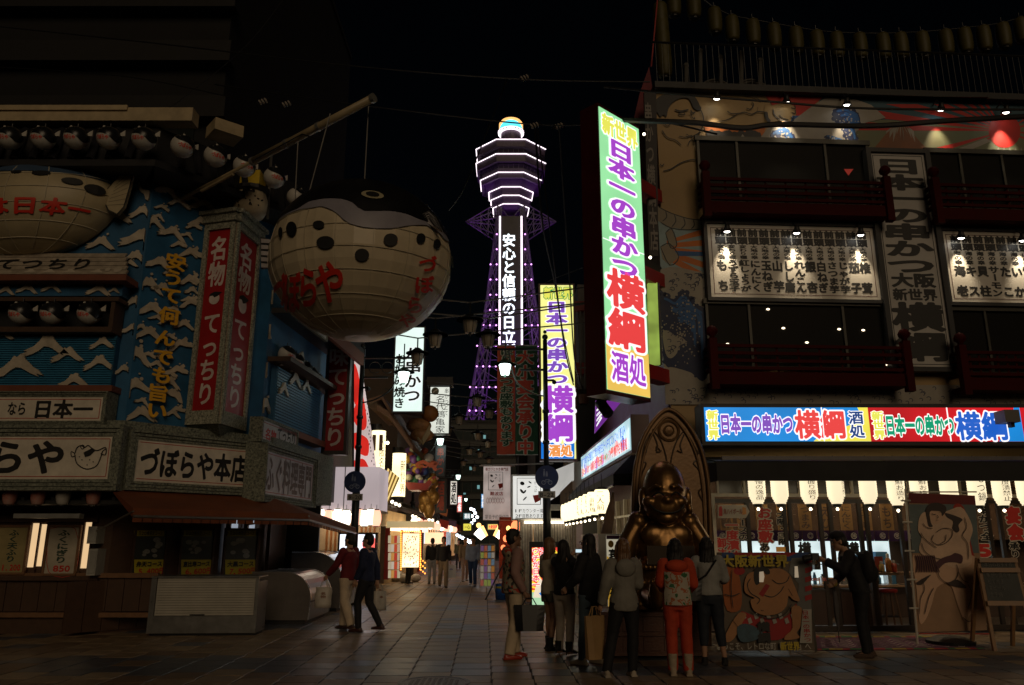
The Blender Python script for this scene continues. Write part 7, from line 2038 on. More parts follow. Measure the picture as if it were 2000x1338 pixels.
m=MB();ph(m,FG,'角ハイボール',1413,1450,993,1005,.04,.124);m.build('lettering',mat('rust lettering',(.3,.05,.02),.5,var=0),ap)
m=MB();m.ppoly(FG,[(1450,990),(1457,992),(1458,1004),(1450,1006)],.124);m.build('glass_print',mat('orange print',(.7,.3,.08),.5,var=0),ap)
for(x0,y0,x1,y1,mm,lb)in((1632,1044,1640,1064,mat('tan card',(.5,.32,.15),.6),'tan paper slip on the glass left of the photographer'),(1633,1066,1645,1077,mat('white card',(.6,.55,.45),.6),'small white sticker with an orange disc on the glass'),(1516,1068,1535,1078,mat('orange card',(.8,.28,.04),.6),'orange card on the glass under the floor numbers')):
 t=thing('window_card',lb,'card',FG.p(*FG.px(x0,y1,.01),.01));m=MB();pbox(m,FG,x0,y0,x1,y1,.012,.018);m.build('paper',mm,t)
 if y0==1066:m=MB();a,z=FG.px(1639,1071.5,.02);m.flat(FG,[(a+.04*math.cos(q*PI/6),z+.04*math.sin(q*PI/6))for q in range(12)],.021);m.build('disc',mat('orange card',(.8,.28,.04),.6),t)
# ---- lanterns along the awning edge
lwarm=lit('glowing white lantern paper',(1,.84,.55),1.05,var=.07,sc=2)
def tall_lantern(P,r,h,label,group,s,seglit=lwarm,ang=0):
 t=thing('paper_lantern',label,'lantern',P,group);P=Vector(P);pr=[]
 n=12
 for k in range(n+1):
  u=k/n;sh=min(1,.62+1.6*u)if u<.24 else(1 if u<.85 else 1-(u-.85)*1.2);sh=r*(.99*sh)
  pr.append((sh,-h+h*u))
  if k<n:pr.append((sh*1.0-.004,-h+h*(u+.5/n)))
 MB().lathe(P,pr,18).build('paper_body',seglit,t,smooth=True)
 m=MB();m.lathe(P,[(0,-h-.05),(r*.45,-h-.05),(r*.5,-h+.005)],12);m.lathe(P,[(r*.6,0),(r*.55,.05),(0,.05)],12);m.build('rim',black,t)
 MB().tube([P,P+Z*.3],.01,4).build('cord',black,t)
 MB().ball(P-Z*(h+.085),.025,8,6).build('bulb_tip',bulb,t)
 if s:
  m=MB();H=h*.84/len(s)
  for i,ch in enumerate(s):
   put(m,ch,lambda X,Y:P+Vector(((r+.006)*math.sin(ang+(X-.5)*1.0),-(r+.006)*math.cos(ang+(X-.5)*1.0),-.02-(i+1)*H+Y*H)),.02)
  m.build('lettering',inkm,t)
 return t
g9='glowing white lanterns along the black awning of the glass front'
LT=[(1476,'自慢の逸品','lettered white lantern at the left end of the front awning',0),(1520,'','blank white lantern second from the left',0),(1577,'特握り盛り','lettered white lantern third from the left',0),(1629,'一度漬禁止','white lantern with its lettering turned to the right, fourth from the left',.8),
(1692,'','blank white lantern fifth from the left, beside the door',0),(1746,'新鮮お造り','sashimi lettered white lantern left of the banner pole',0),(1791,'新鮮お造り','sashimi lettered white lantern right of the banner pole',0),(1849,'','blank white lantern over the wrestler banner',0),
(1903,'もつ鍋','white lantern lettered for hotpot right of the wrestler banner',0),(1951,'二度漬禁止','white lantern forbidding double dipping, second from the right edge',0),(1998,'串三昧','white lantern cut by the right picture edge',0)]
F13=Fr(0,13.3,0)
for(x,s,lb,an)in LT:
 P=atY(x,925,13.3);zb_=atY(x,989 if x<1740 else 992,13.3).z
 tall_lantern(P,.142,P.z-zb_-.04,lb,g9,s,ang=an)
# ---- wrestler banner on its white pole frame
wb=thing('wrestler_banner','tall cloth banner printed with two grappling wrestlers in old woodblock style','banner',atZ(1855,1238,0))
Fb_=Fr(0,13.35,-2)
skinb=mat('banner skin print',(.68,.44,.29),.7,var=.12,sc=2)
def px2(x,y,d=0):return Fb_.px(x,y,d)
m=MB();vs,fs=[],[];n=12
cor_=[(1792,1235),(1928,1231),(1904,968),(1774,962)]
for j in range(n+1):
 for i in range(n+1):
  u,v=i/n,j/n;x=(1792+(1928-1792)*u)*(1-v)+(1774+(1904-1774)*u)*v;y=(1235-4*u)*(1-v)+(962+6*u)*v
  a,z=px2(x,y);vs.append(Fb_.p(a,z,.0))
for j in range(n):
 for i in range(n):b=j*(n+1)+i;fs.append((b,b+1,b+n+2,b+n+1))
m.add(vs,fs);m.build('cloth',mat('banner brown print',(.4,.25,.15),.8,var=.15,sc=3),wb)
lyr=[.004]
def bp(pts,mm,nm='printed_shape',sm=3):
 lyr[0]+=.003;MB().ppoly(Fb_,pts,lyr[0],0,sm).build(nm,mm,wb)
def bs(pls,w,mm,nm='printed_line'):
 lyr[0]+=.003;m=MB()
 for P in pls:m.pstroke(Fb_,P,w,lyr[0])
 m.build(nm,mm,wb)
bp([(1774,985),(1906,985),(1912,1080),(1782,1080)],mat('banner grey blue print',(.16,.2,.2),.8),sm=0)
bp([(1774,963),(1904,968),(1906,986),(1775,982)],mat('banner dark red print',(.2,.04,.04),.8),sm=0)
bp([(1862,990),(1874,984),(1886,1000),(1896,1060),(1906,1100),(1896,1110),(1880,1080),(1870,1020)],mat('banner red print',(.45,.05,.03),.8))
bp([(1782,1090),(1800,1085),(1900,1085),(1918,1120),(1924,1180),(1895,1200),(1885,1215),(1870,1180),(1855,1140),(1830,1148),(1820,1180),(1808,1210),(1796,1215),(1790,1150)],skinb,'printed_legs')
bp([(1796,1010),(1806,1000),(1822,1004),(1850,998),(1876,990),(1892,1010),(1900,1035),(1894,1060),(1898,1100),(1870,1110),(1840,1100),(1812,1090),(1795,1075),(1800,1050),(1793,1035)],mat('banner pale skin print',(.74,.52,.36),.7),'printed_body')
bp([(1812,998),(1822,988),(1838,988),(1846,998),(1844,1012),(1836,1020),(1824,1024),(1814,1014)],skinb,'printed_face')
bp([(1808,996),(1816,984),(1832,982),(1846,988),(1848,998),(1840,1008),(1838,1000),(1828,998),(1816,1000),(1818,1020),(1822,1028),(1814,1028),(1810,1012)],mat('banner ink',(.05,.035,.03),.7,var=0),'printed_hair')
bp([(1846,1002),(1862,1006),(1880,1014),(1876,1020),(1872,1026),(1874,1036),(1868,1040),(1860,1032),(1862,1018),(1850,1010)],mat('banner ink',(.05,.035,.03),.7,var=0),'printed_hair')
bp([(1828,1100),(1840,1090),(1858,1084),(1866,1080),(1880,1086),(1878,1100),(1866,1098),(1846,1100),(1832,1112)],mat('banner plum print',(.1,.04,.05),.7),'printed_belt')
bp([(1790,1138),(1818,1122),(1812,1130),(1800,1142)],mat('banner ink',(.05,.035,.03),.7,var=0));bp([(1852,1140),(1870,1132),(1888,1148),(1868,1146)],mat('banner ink',(.05,.035,.03),.7,var=0))
bs([[(1788+k*4,1084),(1792+k*4,1100),(1790+k*5,1118)]for k in range(10)],.02,mat('banner plum print',(.1,.04,.05),.7))
bs([[(1803,1022),(1810,1030),(1822,1032)],[(1798,1040),(1806,1052),(1818,1062),(1830,1070)],[(1824,1044),(1820,1056),(1832,1064),(1848,1060),(1860,1046),(1858,1034),(1842,1032),(1828,1040)],[(1848,1044),(1846,1056),(1836,1062)],
[(1884,1010),(1888,1030),(1880,1046),(1890,1062),(1892,1092)],[(1800,1060),(1806,1076),(1822,1088),(1838,1092)],[(1830,1112),(1836,1128),(1850,1138),(1866,1132),(1872,1116),(1868,1102)],[(1872,1116),(1880,1132),(1892,1138)],
[(1800,1130),(1806,1150),(1798,1170),(1796,1200)],[(1824,1148),(1814,1168),(1806,1200)],[(1890,1140),(1898,1160),(1890,1190)],[(1914,1130),(1906,1160),(1906,1190),(1900,1210)],[(1880,1205),(1892,1214),(1904,1208)]],.011,mat('banner ink',(.05,.035,.03),.7,var=0))
bs([[(1820,1003),(1824,1005),(1828,1004)],[(1834,1000),(1838,1001)],[(1830,1006),(1833,1010),(1830,1012)],[(1828,1016),(1833,1016)]],.01,inkm)
m=MB();a0,z0=px2(1790,1242);a1,z1=px2(1768,955);m.tube([Fb_.p(a0,.0,-.0),Fb_.p(a1,z1,0)],.018,8)
for y in(978,1020,1076,1132,1188):a,z=px2(1770+(y-955)*.076,y);m.tube([Fb_.p(a-.1,z,.01),Fb_.p(a+.05,z,.01)],.014,6)
m.tube([Fb_.p(a1,z1-.05,0),Fb_.p(px2(1908,966)[0],z1-.05,0)],.012,6);m.build('pole_frame',mat('white pole',(.6,.56,.48),.4),wb)
m=MB();m.lathe(Fb_.p(px2(1860,1230)[0],0,-.1),[(0,0),(.35,0),(.36,.06),(.2,.12),(0,.14)],16);m.build('weight_base',black,wb)
m=MB();a,z=px2(1795,1236);m.box(Fb_,a,px2(1930,1232)[0],z-.02,z,-.01,.01);m.build('hem_rod',mat('hem red',(.4,.05,.03),.6),wb)
# ---- A-frame blackboard
bbd=thing('chalkboard','wooden easel chalkboard standing at the right edge','chalkboard',atZ(1960,1255,0))
Fc=Fr(0,12.9,-3)
pw_=mat('varnished pine',(.28,.15,.06),.45,sc=7)
m=MB();a0,z0=Fc.px(1934,1256);a1,z1=Fc.px(1922,1090)
Lt,Lb=Fc.p(a1,z1,-.2),Fc.p(a0,0,.1)
a2=Fc.px(1994,1092)[0];Rt,Rb=Fc.p(a2,z1,-.2),Fc.p(Fc.px(2016,1252)[0],0,.1)
for A,B in((Lt,Lb),(Rt,Rb),(Lt,Lb+Vector((0,.6,0))),(Rt,Rb+Vector((0,.6,0)))):MB().tube([A,B],.035,4).build('leg',pw_,bbd)
def bpt(u,v,d=0):L=Lt.lerp(Lb,v);Rr=Rt.lerp(Rb,v);return L.lerp(Rr,u)+Vector((0,-.045-d,0))
for v in(.0,.11,.47):m=MB();m.add([bpt(-.02,v),bpt(1.02,v),bpt(1.02,v+.05),bpt(-.02,v+.05),bpt(-.02,v,.03),bpt(1.02,v,.03),bpt(1.02,v+.05,.03),bpt(-.02,v+.05,.03)],[(0,1,2,3),(7,6,5,4),(0,4,5,1),(2,6,7,3),(1,5,6,2),(3,7,4,0)]);m.build('cross_rail',pw_,bbd)
m=MB();m.quad(bpt(.04,.48,-.01),bpt(.96,.48,-.01),bpt(.96,.04,-.01),bpt(.04,.04,-.01));m.build('board',mat('blackboard',(.03,.035,.03),.6),bbd)
m=MB()
for v,s in((.08,'本日のおすすめ'),(.2,'串かつ盛合せ'),(.27,'どて焼き'),(.34,'生ビール'),(.41,'土手鍋')):
 for i,ch in enumerate(s):put(m,ch,lambda X,Y:bpt(.1+(i+X)*.11,v-Y*.055+.02,.002),.0)
m.build('chalk_writing',mat('chalk',(.16,.16,.15),.8,var=0),bbd)
# ---- rug
rg_=thing('entrance_rug','purple and white patterned rug with a multicoloured edge in front of the doors','rug',atZ(1740,1258,0))
C0,C1,C2,C3=atZ(1592,1270,.012),atZ(1925,1268,.012),atZ(1840,1243,.012),atZ(1590,1243,.012)
m=MB();m.add([C0,C1,C2,C3]+[q-Z*.007 for q in(C0,C1,C2,C3)],[(0,1,2,3),(0,4,5,1),(1,5,6,2),(2,6,7,3),(3,7,4,0)]);m.build('pile',mat('purple rug pile',(.13,.04,.1),.9,var=.5,sc=5),rg_)
def rp2(u,v,z=.0035):return C0.lerp(C1,u).lerp(C3.lerp(C2,u),v)+Z*z
m=MB()
for k in range(8):
 for j in range(5):m.tube([rp2(.04+k*.115+t_*.1,.22+j*.12+.05*math.sin(t_*6+k),.002)for t_ in[q/8 for q in range(9)]],.007,3)
m.build('white_swirls',mat('pale rug yarn',(.4,.33,.32),.9),rg_)
ec=[mat('red rug yarn',(.4,.02,.02),.9),mat('yellow rug yarn',(.5,.38,.03),.9),mat('green rug yarn',(.03,.2,.05),.9)]
for k in range(24):
 for v0,v1 in((.0,.09),(.91,1.0)):MB().quad(rp2(k/24,v0),rp2((k+.95)/24,v0),rp2((k+.95)/24,v1),rp2(k/24,v1)).build('edge_block',ec[(k*2+(k//3))%3],rg_)
# ---- painted photo board
pbd=thing('photo_board','large painted cut-out photo board of a wrestler in red loincloth with yellow title','photo board',atZ(1500,1277,0))
Fy=Fr(0,12.0,1.5)
a0,a1=Fy.px(1408,1200)[0],Fy.px(1585,1200)[0];z1=Fy.px(1500,1079)[1]
hole1=[(1486,1117),(1492,1116),(1496,1124),(1495,1135),(1486,1136),(1483,1126)]
MB().box(Fy,a0,a1,.05,z1,-.03,0).build('board',mat('photo board ground',(.12,.09,.06),.6,var=.3,sc=2),pbd)
m=MB();m.add([Fy.p(a1,.02,0),Fy.p(a1+.16,.0,-.3),Fy.p(a1+.05,z1,-.1),Fy.p(a1,z1,0)],[(0,1,2,3)]);m.build('side_flap',mat('board edge',(.1,.09,.07),.6),pbd)
ly=[.002]
def yp(pts,mm,nm='painted_shape',sm=3):ly[0]+=.002;MB().ppoly(Fy,pts,ly[0],0,sm).build(nm,mm,pbd)
def ys_(pls,w,mm,nm='painted_line'):
 ly[0]+=.002;m=MB()
 for P in pls:m.pstroke(Fy,P,w,ly[0])
 m.build(nm,mm,pbd)
pB=mat('board blue paint',(.02,.06,.2),.6);pR=mat('board red paint',(.35,.015,.015),.6);pO=mat('board orange paint',(.4,.11,.02),.6);pS=mat('board skin paint',(.42,.2,.08),.6);pW=mat('board white paint',(.4,.38,.33),.6);pG=mat('board grey paint',(.14,.14,.13),.6)
yp([(1410,1079),(1585,1079),(1584,1092),(1540,1096),(1410,1090)],pB,sm=0);yp([(1430,1079),(1560,1079),(1540,1087),(1440,1087)],pR,sm=0)
yp([(1546,1090),(1584,1088),(1585,1190),(1556,1190),(1560,1140),(1540,1118)],pG,'painted_tower',0)
for k in range(5):yp([(1572,1092+k*18),(1585,1088+k*18),(1586,1098+k*18),(1573,1102+k*18)],pR,sm=0)
yp([(1414,1112),(1426,1108),(1440,1114),(1448,1150),(1446,1190),(1420,1192),(1412,1150)],pO,'painted_figure')
yp([(1444+11*math.cos(q*.5),1115+8*math.sin(q*.5))for q in range(12)],pR)
yp([(1456,1196),(1480,1204),(1530,1206),(1548,1190),(1556,1180),(1562,1220),(1545,1236),(1520,1250),(1490,1248),(1470,1240),(1440,1236),(1430,1222),(1446,1196)],pR,'painted_loincloth')
for k in range(9):yp([(1448+k*12,1200+(k%2)*9),(1454+k*12,1197+(k%2)*9),(1458+k*12,1207+(k%2)*9),(1451+k*12,1210+(k%2)*9)],pW,sm=0)
yp([(1446,1196),(1458,1200),(1448,1220),(1436,1244),(1424,1254),(1414,1250),(1424,1226),(1436,1206)],pS,'painted_leg')
yp([(1546,1186),(1566,1188),(1564,1222),(1556,1236),(1562,1246),(1534,1250),(1534,1242),(1548,1226)],pS,'painted_leg')
yp([(1454,1140),(1460,1122),(1474,1116),(1500,1112),(1522,1110),(1540,1120),(1550,1140),(1558,1160),(1562,1174),(1550,1172),(1540,1164),(1536,1184),(1520,1198),(1494,1202),(1472,1192),(1466,1172),(1474,1168),(1456,1158)],pS,'painted_body')
yp([(1472,1128),(1474,1112),(1484,1106),(1500,1110),(1504,1120),(1496,1122),(1490,1116),(1482,1122),(1484,1138),(1476,1142)],inkm,'painted_hair')
yp([(1482,1160),(1496,1140),(1504,1144),(1490,1166)],pR,sm=0)
yp([(1483,1117),(1491,1116),(1493,1126),(1491,1137),(1483,1137)],lit('painted light of the face hole',(.9,.72,.5),.28),'painted_opening',0)  # glowing patches painted for light in the holes; the board is uncut
yp([(1552,1106),(1558,1106),(1560,1128),(1552,1128)],lit('painted light of the face hole',(.9,.72,.5),.28),'painted_opening',0)
ys_([[(1508,1132),(1520,1140),(1536,1136),(1542,1124)],[(1492,1162),(1508,1166),(1522,1158),(1532,1144)],[(1466,1130),(1460,1142),(1466,1158),(1484,1170),(1478,1180)],[(1540,1150),(1548,1164)],[(1486,1192),(1492,1193)],
[(1466,1190),(1480,1202),(1500,1208),(1520,1206),(1536,1196),(1546,1180)],[(1432,1212),(1444,1228)],[(1414,1160),(1430,1164),(1446,1158)],[(1430,1112),(1428,1150),(1432,1188)]],.012,inkm)
yp([(1440,1226),(1456,1218),(1478,1226),(1490,1240),(1470,1252),(1446,1252)],mat('board wave paint',(.06,.12,.16),.6,var=.5,sc=9),'painted_waves')
ly[0]+=.003;m=MB();pv(m,Fy,'横綱',1492,1214,1256,26,.07,ly[0]);m.build('lettering',inkm,pbd)
ly[0]+=.003;m=MB();ph(m,Fy,'大阪新世界',1408,1540,1083,1108,.06,ly[0]);m.build('title_lettering',mat('board yellow paint',(.5,.38,.03),.6),pbd)
yp([(1568,1190),(1585,1190),(1586,1256),(1562,1256)],pW,sm=0)
ly[0]+=.003;m=MB();pv(m,Fy,'日本一の串かつ',1575,1192,1254,14,.04,ly[0]);m.build('side_lettering',pR,pbd)
ly[0]+=.003;m=MB();ph(m,Fy,'ようこそ、レトロな町',1400,1516,1254,1270,.03,ly[0]);ph(m,Fy,'「',1516,1528,1254,1270,.03,ly[0]);ph(m,Fy,'」へ',1560,1584,1254,1270,.03,ly[0]);m.build('foot_lettering',pW,pbd)
m=MB();ph(m,Fy,'新世界',1524,1562,1253,1271,.06,ly[0]);m.build('foot_lettering',mat('board yellow paint',(.5,.38,.03),.6),pbd)
for a in(a0+.2,a1-.2):MB().tube([Fy.p(a,z1*.7,-.04),Fy.p(a,0,-.5)],.02,5).build('rear_strut',wood_m,pbd)
# ================================================================ corner: green lit sign, side band
pL=Vector((1.62,12.5,0));pR_=Vector((2.38,13.3,0))
gA,gB=atY(1178,480,12.5),atY(1258,500,13.3)
FgS=Fr(gA.x,gA.y,math.degrees(math.atan2(gB.y-gA.y,gB.x-gA.x)));Lg=math.hypot(gB.x-gA.x,gB.y-gA.y)
zg1,zg0=FgS.px(1214,233)[1],FgS.px(1230,769)[1]
gs=thing('lit_corner_sign','very tall green lit sign box with violet and red characters standing out from the corner','sign',(gA.x,gA.y,zg0))
mar=mat('maroon sign casing',(.1,.01,.01),.4)
MB().box(FgS,-.03,Lg+.03,zg0-.07,zg1+.07,-.42,-.012).build('casing',mar,gs)
gf1=lit('green backlit panel',(.36,.88,.42),.95,var=.12,sc=.6)
MB().box(FgS,0,Lg,zg0,zg1,-.012,0).build('green_face',gf1,gs)
H=zg1-zg0
MB().flat(FgS,[(0,zg0),(Lg,zg0),(Lg,zg0+H*.15),(0,zg0+H*.15)],.003).build('yellow_face',lit('amber backlit panel',(.95,.62,.12),.9),gs)
for(s,zt_,zb_,w,mm,off,oo,hor)in(('新世界',.985,.905,.9,yel_l,.078,.13,1),('日本一の串かつ',.905,.40,.66,pur2,.079,.15,0),('横綱',.42,.145,.92,redl,.055,.11,0),('酒処',.135,.03,.82,pur2,.045,.12,1)):
 for(o_,mt,dd_)in((oo,wo,.006),(off,mm,.01)):
  m=MB()
  if hor:htext(m,FgS,s,Lg/2-Lg*w/2,Lg/2+Lg*w/2,zg0+H*zb_,zg0+H*zt_,o_,dd_)
  else:vtext(m,FgS,s,Lg/2+(.02 if hor else 0),zg0+H*zt_,zg0+H*zb_,Lg*w,o_,dd_)
  m.build('lettering' if mt is mm else 'outline',mt,gs)
m=MB();m.box(FgS,0,Lg,zg0+H*.51,zg0+H*.513,0,.004);m.build('panel_joint',wo,gs)
m=MB()
for py in(330,505,705):
 z=FgS.px(1250,py)[1];A=FgS.p(Lg*.5,z,-.42);B=Vector((2.9,14.6,z))
 u=(B-A);u.z=0;u.normalize();w=Vector((-u.y,u.x,0))*.14
 m.hexa([A-w-Z*.13,A+w-Z*.13,B+w-Z*.13,B-w-Z*.13,A-w+Z*.13,A+w+Z*.13,B+w+Z*.13,B-w+Z*.13])
m.build('bracket_beam',redp,gs)
for k,(x,y)in enumerate(((1258,262),(1270,503),(1152,312))):
 t=thing('marker_lamp',['tiny white lamp beside the top of the green sign','tiny white lamp on the lower bracket of the green sign','tiny white lamp in the air left of the green sign'][k],'lamp',atY(x,y,13.2));MB().ball(atY(x,y,13.2),.028,8,6).build('bulb',bulb,t);MB().tube([atY(x,y,13.2)+Z*.02,atY(x,y,13.2)+Vector((.05,.1,.1))],.01,4).build('stem',black,t)
# narrow lit strip window and dark banner beside the corner
Fe=Fr(2.62,14.2,8)
ws_=thing('lit_strip','narrow lime green lit strip wrapped in clear film right of the green sign','light box',atY(1275,715,14.2))
m=MB();m.ppoly(Fe,[(1266,552),(1284,552),(1290,712),(1268,712)],0,.08);m.build('face',lit('lime strip',(.5,.75,.12),.5,var=.3,sc=2),ws_)
m=MB();m.ppoly(Fe,[(1284,552),(1288,552),(1294,712),(1290,712)],.01,.1);m.build('edge',steel,ws_)
db=thing('side_banner','dark narrow vertical banner with pale brush writing at the building corner','banner',atY(1275,500,14.3))
m=MB();m.ppoly(Fe,[(1258,180),(1282,178),(1284,330),(1286,500),(1268,500),(1262,330)],-.1,.05);m.build('board',mat('dark banner board',(.03,.025,.025),.6),db)
m=MB();pv(m,Fe,'串かつ横綱本店',1272,200,490,16,.04,-.09);m.build('lettering',mat('dull pale print',(.22,.2,.18),.6,var=0),db)
rb2=thing('rooftop_banner','faded red and pink slanting banner at the roof corner above the green sign','banner',atY(1255,230,14.8))
m=MB();m.ppoly(Fr(0,14.8,0),[(1268,130),(1274,170),(1262,225),(1236,240),(1250,180)],0,.03);m.build('cloth',mat('faded pink cloth',(.2,.04,.05),.8,var=.4,sc=5),rb2)
MB().tube([atY(1284,0,15.2),atY(1272,130,14.9)],.02,4).build('cord',redp,rb2)
# side lit band running down the lane
sA,sB=atY(1231,860,14.35),atY(1135,905,21.5)
Fsb=Fr(sB.x,sB.y,math.degrees(math.atan2(sA.y-sB.y,sA.x-sB.x)));Ls=math.hypot(sA.x-sB.x,sA.y-sB.y)
zs1,zs0=Fsb.px(1231,815)[1],Fsb.px(1231,879)[1]
sbn=thing('side_sign_band','multicoloured backlit sign band running down the lane side of the corner restaurant','sign',(sA.x,sA.y,zs0))
MB().box(Fsb,-.05,Ls+.05,zs0-.06,zs1+.06,-.35,-.012).build('casing',mar,sbn)
MB().box(Fsb,0,Ls,zs0,zs1,-.012,0).build('face',lit('pale aqua backlit panel',(.55,.85,.9),.85,var=.2),sbn)
cc=[('lit patch red',(.95,.15,.1)),('lit patch blue',(.05,.2,.75)),('lit patch green',(.1,.55,.3)),('lit patch yellow',(.95,.9,.5)),('lit patch violet',(.4,.3,.8))]
rs5=random.Random(17)
for k in range(14):
 c=cc[rs5.randrange(5)];a=rs5.uniform(.1,Ls-1.0);w=rs5.uniform(.25,.8);h0=rs5.uniform(0,.25);h1=rs5.uniform(.35,.62)
 q=[(a+w*.5+w*.5*math.cos(t_*.785)*rs5.uniform(.7,1),zs0+(zs1-zs0)*(h0+(h1-h0)*(.5+.5*math.sin(t_*.785))))for t_ in range(8)]
 MB().flat(Fsb,q,.002+k*.0006).build('printed_picture',lit(c[0],c[1],.8),sbn)
m=MB();x=.15
for ch in 'おすすめ串かつ三種盛りどて焼き肝焼き生ビール牛すじこんにゃく煮込み':
 put(m,ch,lambda X,Y:Fsb.p(x+X*.19,zs0+(zs1-zs0)*(.52+Y*.4),.014),.03);x+=.2
 if x>Ls-.3:break
m.build('lettering',blu,sbn)
m=MB();x=.2
for ch in '日本一の串かつ横綱新世界通天閣ジャンジャン横丁名物酒処':
 put(m,ch,lambda X,Y:Fsb.p(x+X*.22,zs0+(zs1-zs0)*(.06+Y*.4),.016),.05);x+=.25
 if x>Ls-.3:break
m.build('lettering',redl,sbn)
m=MB()
for k in range(60):a=rs5.uniform(.05,Ls-.1);m.flat(Fsb,[(a,zs0+.03),(a+.025,zs0+.03),(a+.025,zs1-.05-rs5.random()*.3),(a,zs1-.05-rs5.random()*.1)],.012)
m.build('white_rules',wo,sbn)
# purple lit soffit sign
ps_=thing('purple_sign','purple lit slanting panel with white stripes under the green sign','sign',atY(1180,830,14.6))
Fpp=Fr(0,14.8,0)
m=MB();m.ppoly(Fpp,[(1164,782),(1216,782),(1196,806),(1162,846)],0,.1);m.build('face',lit('purple backlit panel',(.3,.05,.5),.5),ps_)
m=MB()
for k in range(4):m.ppoly(Fpp,[(1165,800+k*10),(1180-k*2,786+k*9),(1182-k*2,789+k*9),(1165,804+k*10)],.004)
m.build('stripes',wo,ps_)
sl_=thing('security_lamp','black cylindrical lamp housing hanging under the green sign','lamp',atY(1182,806,13.6));MB().tube([atY(1172,786,13.6),atY(1188,808,13.4)],.1,12).build('housing',black,sl_,smooth=True);MB().tube([atY(1180,790,13.7),atY(1186,776,13.7)],.02,5).build('bracket',black,sl_)
# side awning
san=thing('side_awning','black awning along the lane side under the multicoloured sign band','awning',(1.9,17.5,2.7))
w0,w1=Fsb.p(-.1,zs0-.1,0),Fsb.p(Ls+.0,zs0-.1,0)
o0,o1=Fsb.p(-.1,2.75,.35),Fsb.p(Ls+.1,2.75,.35)
m=MB();m.quad(w0,w1,o1,o0);m.quad(o0,o1,o1-Z*.2,o0-Z*.2);m.quad(w0,o0,o0-Z*.2,w0-Z*.5)
e1=Vector((3.0,13.3,2.72));m.quad(w1,Vector((3.0,13.9,zs0-.1)),e1,o1);m.quad(o1,e1,e1-Z*.25,o1-Z*.2);m.build('canvas',blk,san)
m=MB();m.tube([o0-Z*.2,o1-Z*.2],.02,6);m.build('front_bar',steel,san)
g10='glowing white lanterns along the lane side awning'
for k in range(9):
 t_=k/8;x=1176+(1106-1176)*(t_**.75);Y=15.0+6.4*t_**1.0
 yb_=1021-0*t_
 P=atY(x,1000,Y);P.z=2.52;s=['二人前','一品料理','生ビール','どて焼','盛合せ','','','',''][k]
 tall_lantern(P,.15,.44,['first lettered lantern nearest the statue on the lane side awning','second lantern from the statue on the lane side awning','third lantern from the statue on the lane side awning','fourth lantern from the statue on the lane side awning','middle lantern of the nine on the lane side awning',
'sixth lantern down the lane side awning','seventh lantern down the lane side awning','eighth lantern down the lane side awning','last lantern at the far end of the lane side awning'][k],g10,s,ang=-.3,seglit=lit('glowing cream lantern paper',(1,.85,.52),1.7,var=.05,sc=2))
# lane side glazing frames, bright cabinet, yellow sign
Fz_=Fr(2.42,21.8,math.degrees(math.atan2(14.7-21.8,2.9-2.42)))
sg=part('side_glazing',kb_)
LL=7.1
MB().box(Fz_,0,LL,.02,2.5,.0,.04).build('backing',mat('warm side interior',(.22,.15,.09),.7,var=.4),sg)
for a in[q*.88 for q in range(9)]:MB().box(Fz_,a,a+.06,.02,2.5,.04,.12).build('post',cw_,sg)
for z in(.9,1.7,2.1):MB().box(Fz_,0,LL,z,z+.05,.045,.11).build('rail',cw_,sg)
fd=thing('drinks_cabinet','small white drinks cabinet with a lit glass door beside the yellow banquet sign','cabinet',atZ(1163,1200,0))
FF=Fr(0,15.6,0);a0,a1=FF.px(1140,1100)[0],FF.px(1170,1100)[0];z1=FF.px(1150,1044)[1]
MB().box(FF,a0,a1,.02,z1,-.5,0).build('body',mat('white cabinet',(.55,.55,.53),.4),fd);MB().box(FF,a0+.03,a1-.03,.8,z1-.14,0,.015).build('door',lit('cold cabinet light',(.8,.95,1),.9,var=.3,sc=5),fd)
MB().box(FF,a0+.03,a1-.03,z1-.12,z1-.03,0,.015).build('nameplate',mat('red plate',(.4,.03,.02),.5),fd)
for k in range(3):MB().box(FF,a0+.03,a1-.03,1.0+k*.2,1.015+k*.2,.015,.02).build('shelf',steel,fd)
ys2=thing('banquet_sign','upright yellow and white banquet booking sign in a white case left of the statue','sign',atZ(1205,1250,0))
FY=Fr(0,13.6,6);a0,a1=FY.px(1186,1110)[0],FY.px(1228,1110)[0];z1=FY.px(1205,1046)[1];z0=.1
MB().box(FY,a0-.14,a1+.03,0.02,z1+.03,-.4,-.01).build('casing',mat('white cabinet',(.55,.55,.53),.4),ys2)
MB().box(FY,a0,a1,z0,z1,-.01,0).build('face',lit('cream lit face',(.9,.82,.6),.38),ys2)
m=MB();m.flat(FY,[(a0,z0),(a1,z0),(a1,z1*.62),(a0,z1*.8)],.003);m.build('amber_ground',lit('amber lit face',(.9,.5,.05),.4),ys2)
m=MB();m.flat(FY,[(a0,z1-.06),(a1,z1-.06),(a1,z1),(a0,z1)],.004);m.build('violet_strip',mat('violet print',(.08,.02,.1),.5),ys2)
wd_=a1-a0
m=MB();vtext(m,FY,'宴会予約承ります',a0+wd_*.28,z1-.22,.25,wd_*.42,.05,.006);htext(m,FY,'横綱',a0+wd_*.55,a1-.02,z1-.18,z1-.08,.05,.006);vtext(m,FY,'屋上ビアガーデン',a0+wd_*.76,z1-.22,.25,wd_*.36,.04,.006);m.build('lettering',inkm,ys2)
m=MB();m.flat(FY,[(a0+wd_*.2+.05*math.cos(q),z1-.14+.06*math.sin(q))for q in[k*PI/5 for k in range(10)]],.006);m.build('crest',mat('gold print',(.5,.3,.02),.4),ys2)
